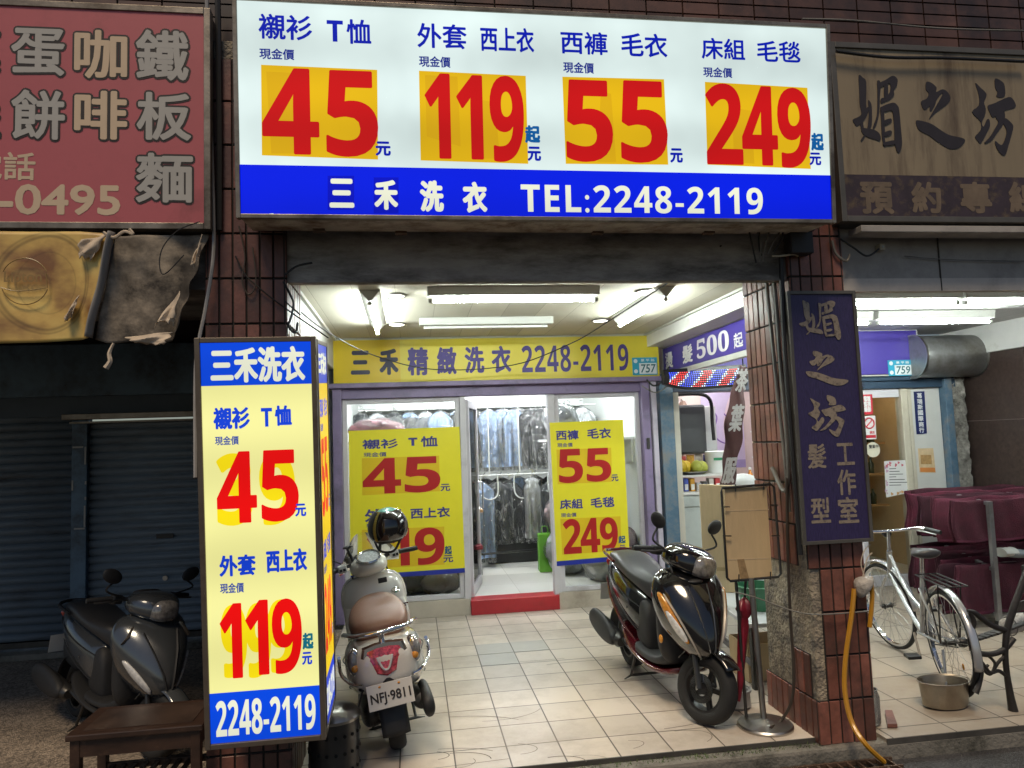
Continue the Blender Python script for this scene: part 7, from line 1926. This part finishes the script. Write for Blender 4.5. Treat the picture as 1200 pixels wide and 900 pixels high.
o = MB().prism([at(1040, 853, Z=.0), at(1052, 853, Z=.0), at(1046, 836, Z=.0), at(1037, 836, Z=.0)], (0, 0, .022)).build('brick_piece', m_tile_red, bevel=.003)
tag(o, 'loose broken brick tile lying on the floor edge by the tiled pillar', 'brick tile')
# weeds and litter on the kerb
t = thing('kerb_moss', 'patch of moss and small weeds on the kerb below the sign stand', 'weeds', (1.95, 3.9, -.03))
gm_ = MB()
random.seed(5)
for i in range(420):
    x = random.gauss(1.55, .55); y = random.uniform(KY + .02, 4.0)
    if x < .6 or x > 2.3: continue
    a_ = random.uniform(0, 6.28); l_ = random.uniform(.006, .022)
    p_ = Vector((x, y, -.0225)); d_ = Vector((math.cos(a_), math.sin(a_), .9)) * l_; s_ = Vector((-math.sin(a_), math.cos(a_), 0)) * .003
    gm_.add([p_ - s_, p_ + s_, p_ + d_], [(0, 1, 2)])
o = gm_.build('weed_blades', M('weed_green', (.06, .09, .025), .8, var=.4), fix=False); o['kind'] = 'stuff'
o['label'] = 'small weeds growing along the kerb in front of the arcade'
bpy.data.objects.remove(t)

# oval steel basin -----------------------------------------------------
bc_ = at(1108, 827, Z=0)
t = thing('steel_basin', 'oval worn steel basin on the floor behind the bicycle wheel', 'basin', tuple(bc_))
m_bas = M('basin_steel', (.36, .32, .26), .38, .9, var=.25, rvar=.15, scale=6)
pr2 = [(.0, .004), (.118, .004), (.128, .012), (.142, .15), (.150, .156), (.147, .160), (.138, .153), (.124, .018), (.0, .012)]
rs = []
for r_, z in pr2:
    rs.append([bc_ + Vector((max(r_, .001) * 1.12 * math.cos(a_), max(r_, .001) * .72 * math.sin(a_), z)) for a_ in np.linspace(0, 2 * math.pi, 41)[:-1]])
MB().loft(rs, cap=False).build('bowl', m_bas, t, smooth=True)
MB().tube([bc_ + Vector((.148 * 1.12 * math.cos(a_), .148 * .72 * math.sin(a_), .158)) for a_ in np.linspace(0, 2 * math.pi, 41)[:-1]], .004, 6, n=1, closed=True).build('rolled_rim', m_bas, t, smooth=True)

# bicycle ----------------------------------------------------------------
ra = at(1122, 815, Z=0); fa = at(1036, 752, Z=0)
bd = (fa - ra); bd.z = 0; bh = math.atan2(bd.y, bd.x)
bk = thing('bicycle', 'silver city bicycle with rear rack standing beside the towel rack', 'bicycle', tuple(ra), (R(-3), 0, bh))
m_silver = M('silver_paint', (.50, .51, .52), .25, .6, var=.05, coat=.5)
BRr = .335; WB = 1.06
Wk = lambda m, nm, mat, par=bk, **k: m.build(nm, mat, par, local=True, **k)
def bwheel(cx, steer=0):
    qs = Matrix.Rotation(steer, 3, Vector((-.3, 0, .95)).normalized())
    mv = lambda p: Vector((cx, 0, BRr)) + qs @ p
    o = Wk(MB().lathe([(BRr - .040, -.012), (BRr - .026, -.014), (BRr - .026, .014), (BRr - .040, .012)], (0, 0, 0), (0, 1, 0), 56, close=True).xf(mv), 'wheel', m_chrome, smooth=True, ang=30)
    Wk(MB().lathe([(BRr - .016 + .016 * math.cos(a_), .017 * math.sin(a_)) for a_ in np.linspace(0, 2 * math.pi, 11)[:-1]], (0, 0, 0), (0, 1, 0), 56, close=True).xf(mv), 'tyre', m_rubber, par=o, smooth=True)
    sp_ = MB()
    for k in range(28):
        a_ = 2 * math.pi * k / 28; s_ = 1 if k % 2 else -1
        b_ = a_ + (.5 if (k // 2) % 2 else -.5)
        sp_.tube([(.02 * math.cos(b_), s_ * .028, .02 * math.sin(b_)), ((BRr - .04) * math.cos(a_), 0, (BRr - .04) * math.sin(a_))], .0014, 4, n=1)
    Wk(sp_.xf(mv), 'spokes', m_steel, par=o)
    Wk(MB().lathe([(0, -.05), (.012, -.05), (.012, -.032), (.024, -.03), (.016, -.02), (.016, .02), (.024, .03), (.012, .032), (.012, .05), (0, .05)], (0, 0, 0), (0, 1, 0), 14).xf(mv), 'hub', m_dark_steel, par=o, smooth=True)
    def fen(u, v):
        a_ = R(-12 + 178 * u) if cx == 0 else R(15 + 160 * u)
        r_ = BRr + .022 + .010 * (1 - (2 * v - 1) ** 2)
        a_ = math.pi - a_ if cx == 0 else a_
        return mv(Vector((r_ * math.cos(a_), (v - .5) * .052, r_ * math.sin(a_))))
    Wk(MB().grid(fen, 36, 6), 'fender', m_silver, smooth=True, thick=.002, fix=False)
bwheel(0); bwheel(WB, R(14))
bb = Vector((.44, 0, .29)); st_ = Vector((.30, 0, .74)); hd0 = Vector((.92, 0, .62)); hd1 = Vector((.87, 0, .80))
fm = MB().tube([bb, st_], .015, 10, n=1).tube([bb, (.66, 0, .42), hd0], .018, 10).tube([(.39, 0, .46), (.64, 0, .56), hd1 - Vector((-.005, 0, .03))], .014, 10).tube([hd0 - Vector((-.01, 0, .04)), hd1], .020, 10, n=1)
for s_ in (1, -1):
    fm.tube([bb + Vector((0, s_ * .03, 0)), (0, s_ * .055, BRr)], .009, 8, n=1).tube([(.335, s_ * .02, .62), (0, s_ * .055, BRr)], .008, 8, n=1)
    fm.tube([hd0 + Vector((.01, s_ * .03, -.03)), (1.0, s_ * .05, .48), (WB, s_ * .052, BRr)], .011, 8)
Wk(fm, 'frame', m_silver, smooth=True)
Wk(MB().tube([st_, (.275, 0, .84)], .013, 10, n=1), 'seat_post', m_chrome, smooth=True)
Wk(MB().loft([[Vector((x, w_ * math.cos(a_), z + h_ * math.sin(a_))) for a_ in np.linspace(0, 2 * math.pi, 17)[:-1]] for x, z, w_, h_ in ((.12, .885, .03, .02), (.14, .89, .085, .035), (.20, .885, .10, .036), (.28, .875, .07, .032), (.36, .872, .030, .026), (.41, .872, .022, .02), (.42, .87, .01, .01))]), 'saddle', m_seatblk, smooth=True, sub=1)
hb = Wk(MB().tube([hd1, (.845, 0, .95)], .013, 10, n=1).tube([(.70, .29, .95), (.80, .22, .965), (.85, .10, .955), (.86, 0, .95), (.85, -.10, .955), (.80, -.22, .965), (.70, -.29, .95)], .011, 8), 'handlebar', m_chrome, smooth=True)
for s_ in (1, -1):
    Wk(MB().tube([(.775, s_ * .245, .962), (.66, s_ * .305, .944)], .016, 10, n=1), 'grip', m_black, par=hb, smooth=True)
    Wk(MB().tube([(.84, s_ * .16, .96), (.80, s_ * .25, .935), (.73, s_ * .30, .92)], .005, 6), 'brake_lever', m_steel, par=hb, smooth=True)
Wk(MB().ell((.885, 0, .93), (.04, .035, .03), 12, 8), 'bell_and_shifter', m_black, smooth=True)
cq = Wk(MB().lathe([(.075, -.004), (.085, -.004), (.085, .004), (.075, .004)], bb + Vector((0, -.05, 0)), (0, 1, 0), 28, close=True).bar(bb + Vector((0, -.055, 0)), bb + Vector((.11, -.075, .13)), .016, .012).bar(bb + Vector((0, .055, 0)), bb + Vector((-.11, .075, -.13)), .016, .012), 'crank', m_dark_steel)
for s_, c_ in ((-1, bb + Vector((.11, -.125, .13))), (1, bb + Vector((-.11, .125, -.13)))):
    Wk(MB().box(tuple(c_ - Vector((.045, .045, .012))), tuple(c_ + Vector((.045, .045, .012)))), 'pedal', m_black, par=cq, bevel=.006)
Wk(MB().tube([(.01, -.05, BRr - .035), bb + Vector((0, -.05, -.085))], .005, 6, n=1).tube([(.01, -.05, BRr + .035), bb + Vector((0, -.05, .085))], .005, 6, n=1), 'chain', m_dark_steel)
rkm = MB()
for y in (-.07, -.025, .025, .07):
    rkm.tube([(.24, y, .735), (-.20, y, .735)], .005, 6, n=1)
for x in (.24, .02, -.20):
    rkm.tube([(x, -.07, .735), (x, .07, .735)], .005, 6, n=1)
for s_ in (1, -1):
    rkm.tube([(-.10, s_ * .07, .735), (0, s_ * .06, BRr)], .005, 6, n=1).tube([(.10, s_ * .07, .735), (0, s_ * .06, BRr)], .005, 6, n=1)
Wk(rkm, 'rear_rack', m_black, smooth=True)
Wk(MB().tube([(-.02, .06, .30), (-.10, .10, .06), (-.13, .12, .015)], .009, 8), 'kickstand', m_steel, smooth=True)
Wk(MB().ell((-.13, -.005, .22), (.012, .006, .022), 10, 6), 'spoke_reflector', m_amber)
Wk(MB().lathe([(0, -.02), (.03, -.02), (.034, 0), (.03, .02), (0, .02)], (0, -.075, BRr), (0, 1, 0), 16), 'gear_hub', m_black, smooth=True)

# towel rack -------------------------------------------------------------
m_towel = M('maroon_towel', (.055, .004, .014), .95, sheen=.22, var=.35, scale=10, bump=.6, bscale=160)
m_towel2 = M('maroon_towel_lit', (.080, .007, .022), .95, sheen=.3, var=.35, scale=10, bump=.6, bscale=160)  # lighter copy, light on the hanging faces put into the colour
m_towel3 = M('maroon_towel_shaded', (.032, .002, .009), .95, sheen=.15, var=.35, scale=10, bump=.6, bscale=160)  # darker copy, shade between the hung towels put into the colour
NP = Vector((4.97, 5.74, 0))          # near post foot
def rp(dx, dy, z): return Vector((NP.x + dx, NP.y + dy, z))
ZU = at(1162, 590, Y=NP.y).z; ZL = at(1163, 668, Y=NP.y).z
far = at(1090, 573, Z=ZU); RLEN = max(.6, min(1.35, far.y - NP.y)); RDX = (far.x - NP.x) * (RLEN / max(far.y - NP.y, .1))
m_hem = M('towel_hem', (.13, .022, .05), .9, var=.2)
rkk = thing('towel_rack', 'two tier metal towel rack on casters in front of the 759 door', 'towel rack', tuple(NP))
def bp(f, z, x=0.0): return rp(RDX * f + x, RLEN * f, z)
RW = 1.55
MB().bar(bp(0, .06), bp(0, ZU + .02), .04, .04, (0, 1, 0)).build('post', m_galv, rkk, bevel=.003)
MB().bar(bp(1, .06), bp(1, ZU + .02), .04, .04, (0, 1, 0)).build('post', m_galv, rkk, bevel=.003)
MB().bar(bp(0, .06, RW), bp(0, ZU + .02, RW), .04, .04, (0, 1, 0)).build('post', m_galv, rkk, bevel=.003)
for z in (ZU, ZL):
    MB().bar(bp(0.02, z), bp(.98, z), .035, .03).build('end_bar', m_galv, rkk, bevel=.003)
    MB().bar(bp(0.02, z, RW), bp(.98, z, RW), .035, .03).build('end_bar', m_galv, rkk, bevel=.003)
for f_, x in ((0, 0), (1, 0), (0, RW)):
    MB().lathe([(0, -.016), (.035, -.016), (.038, 0), (.035, .016), (0, .016)], bp(f_, .038, x), (1, 0, 0), 16).build('caster', m_black, rkk, smooth=True)
MB().bar(bp(0, .10), bp(1, .10), .03, .03).bar(bp(0, .10), bp(0, .10, RW), .03, .03).build('foot_rail', m_galv, rkk)
NT = 8
for ti, (z, drop, gname) in enumerate(((ZU, .40, 'maroon towels on the upper tier'), (ZL, .44, 'maroon towels on the lower tier'))):
    for k in range(NT):
        f_ = (k + .5) / NT
        MB().tube([bp(f_, z + .008, -.20), bp(f_, z + .008, RW + .02)], .005, 6, n=1).build('rod', m_steel, rkk, smooth=True)
        ph = random.uniform(0, 6); wl = random.uniform(.84, 1.10)
        c_ = bp(f_, z + .022 + random.uniform(-.006, .030), 0)
        x0_, x1_ = -.36 - .07 * math.sin(k * 1.7) - .012 * k, RW * .92
        def tw(u, v, c_=c_, ph=ph, drop=drop * wl, x0_=x0_, x1_=x1_, k=k):
            s_ = (v - .5) * 2
            x = x0_ + (x1_ - x0_) * u
            L3 = abs(s_) * drop
            lat = math.copysign(min(L3, .007) + .014 * min(1, L3 / .2), s_) if abs(s_) > 1e-6 else 0
            z_ = -max(0, L3 - .02)
            wav = (.026 * math.sin(x * 8 + ph + s_ * .4) + .014 * math.sin(x * 24 + ph * 2 + z_ * 5)) * min(1, L3 / .25)
            edge_ = 0
            return c_ + Vector((x + .02 * math.sin(z_ * 14 + ph) * (1 if u < .1 else .3), lat + wav, z_ + .005 * math.sin(x * 15 + ph) - .012 * math.sin(x * 4 + ph * 3) ** 2 + edge_))
        o = MB().grid(tw, 40, 26).build('towel', (m_towel, m_towel2, m_towel3, m_towel, m_towel3, m_towel2, m_towel3, m_towel)[(k + ti * 3) % 8], smooth=True, thick=.005, fix=False)
        ROOT[o.name] = Matrix.Identity(4)
        MB().grid(lambda u, v: tw(u, .012 + .022 * v) + Vector((0, -.004, 0)), 40, 1).build('hem', m_hem, o, smooth=True, fix=False)
        tag(o, ('maroon towel hung over a rod on the upper tier of the rack' if ti == 0 else 'maroon towel hung over a rod on the lower tier of the rack'), 'towel', gname)
t = thing('glove_pair', 'grey and white work gloves resting on the lower tier towels', 'gloves', tuple(bp(.3, ZL + .04, .4)))
g0 = bp(.1, ZL + .07, .12)
MB().loft([[g0 + Vector((u_ * .34, -.03 + w_ * math.cos(a_), h_ * math.sin(a_) + .05 - .03 * u_)) for a_ in np.linspace(0, 2 * math.pi, 17)[:-1]] for u_, w_, h_ in ((0, .03, .02), (.1, .07, .035), (.4, .085, .04), (.75, .07, .035), (1.0, .03, .02))]).build('glove_body', M('glove_grey', (.22, .24, .26), .7, var=.2), t, smooth=True, sub=1)
MB().loft([[g0 + Vector((-.02 + u_ * .12, -.03 + w_ * math.cos(a_), h_ * math.sin(a_) + .055)) for a_ in np.linspace(0, 2 * math.pi, 17)[:-1]] for u_, w_, h_ in ((0, .075, .04), (.3, .08, .04), (.35, .07, .036), (.65, .078, .04), (.7, .07, .036), (1, .08, .042))]).build('cuff', M('glove_white', (.55, .54, .5), .8), t, smooth=True)

# cast iron bench end -----------------------------------------------------
bn = thing('park_bench', 'dark cast iron bench with scrolled arm at the right edge', 'bench', (3.75, 4.2, 0))
m_iron = M('cast_iron', (.028, .024, .022), .45, .3, var=.3, scale=12, bump=.15, bscale=50)
BYb = 4.12
bq = lambda x, y, d=0: at(x, y, Y=BYb + d)
MB().tube([bq(1188, 836), bq(1184, 815), bq(1180, 790), bq(1178, 765), bq(1180, 740), bq(1187, 715), bq(1196, 690), bq(1206, 660)], [.030, .022, .018, .018, .02, .022, .02, .018], 10).build('rear_leg', m_iron, bn, smooth=True)
MB().tube([bq(1134, 716), bq(1142, 718), bq(1152, 726), bq(1163, 733), bq(1173, 737), bq(1180, 738)], [.010, .016, .018, .018, .018, .016], 10).build('armrest', m_iron, bn, smooth=True)
MB().tube([bq(1136, 718), bq(1141, 728), bq(1139, 740), bq(1136, 750), bq(1140, 762), bq(1146, 770), bq(1150, 784), bq(1148, 800), bq(1143, 812)], [.012, .016, .013, .012, .016, .018, .015, .014, .02], 10).build('front_leg', m_iron, bn, smooth=True)
MB().tube([bq(1138, 760), bq(1150, 766), bq(1165, 766), bq(1178, 760), bq(1188, 748)], .017, 10).build('seat_rail', m_iron, bn, smooth=True)
MB().tube([bq(1145, 770), bq(1152, 778), bq(1160, 788), bq(1170, 786), bq(1179, 792)], .012, 8).tube([bq(1158, 768), bq(1166, 778), bq(1161, 790), bq(1154, 786), bq(1158, 779)], .009, 8).tube([bq(1178, 768), bq(1170, 776), bq(1164, 786)], .010, 8).build('scroll', m_iron, bn, smooth=True)
a0 = bq(1140, 752); a1 = bq(1184, 744)
for i in range(6):
    f_ = i / 5
    p0 = a0.lerp(a1, f_) + Vector((0, .02 + .06 * f_, .0)); 
    MB().bar(p0 + Vector((.0, .0, .0)), p0 + Vector((.9, .42, 0)), .05, .014).build('seat_slat', m_iron, bn, bevel=.003)
for i in range(3):
    p0 = bq(1190 + i * 4, 712 - i * 22, .01)
    MB().bar(p0, p0 + Vector((.9, .42, 0)), .014, .055).build('back_slat', m_iron, bn, bevel=.003)
m_rope = M('grey_cloth_roll', (.40, .37, .34), .9, var=.3, scale=20, bump=.4)
t = thing('cloth_bundle', 'grey rolled cloth bundle lying on the cast iron bench seat', 'cloth', tuple(bq(1180, 735, .2)))
c0 = bq(1178, 735, .22)
MB().loft([[c0 + Vector((u_ * .22, .10 * u_ + (.06 + .008 * math.sin(i * 3.1)) * w_ * math.cos(a_), (.055 + .006 * math.sin(i * 2.3)) * w_ * math.sin(a_))) for a_ in np.linspace(0, 2 * math.pi, 17)[:-1]] for i, (u_, w_) in enumerate(((-.1, .3), (0, .9), (.15, 1.0), (.3, .88), (.45, 1.02), (.6, .9), (.75, 1.0), (.9, .9), (1.05, 1.0)))]).build('roll', m_rope, t, smooth=True)
MB().tube([c0 + Vector((.05 + .062 * 0, .02 + .064 * math.cos(a_), .06 * math.sin(a_))) for a_ in np.linspace(0, 2 * math.pi, 17)[:-1]], .004, 5, n=1, closed=True).build('tie', m_cable_grey, t)
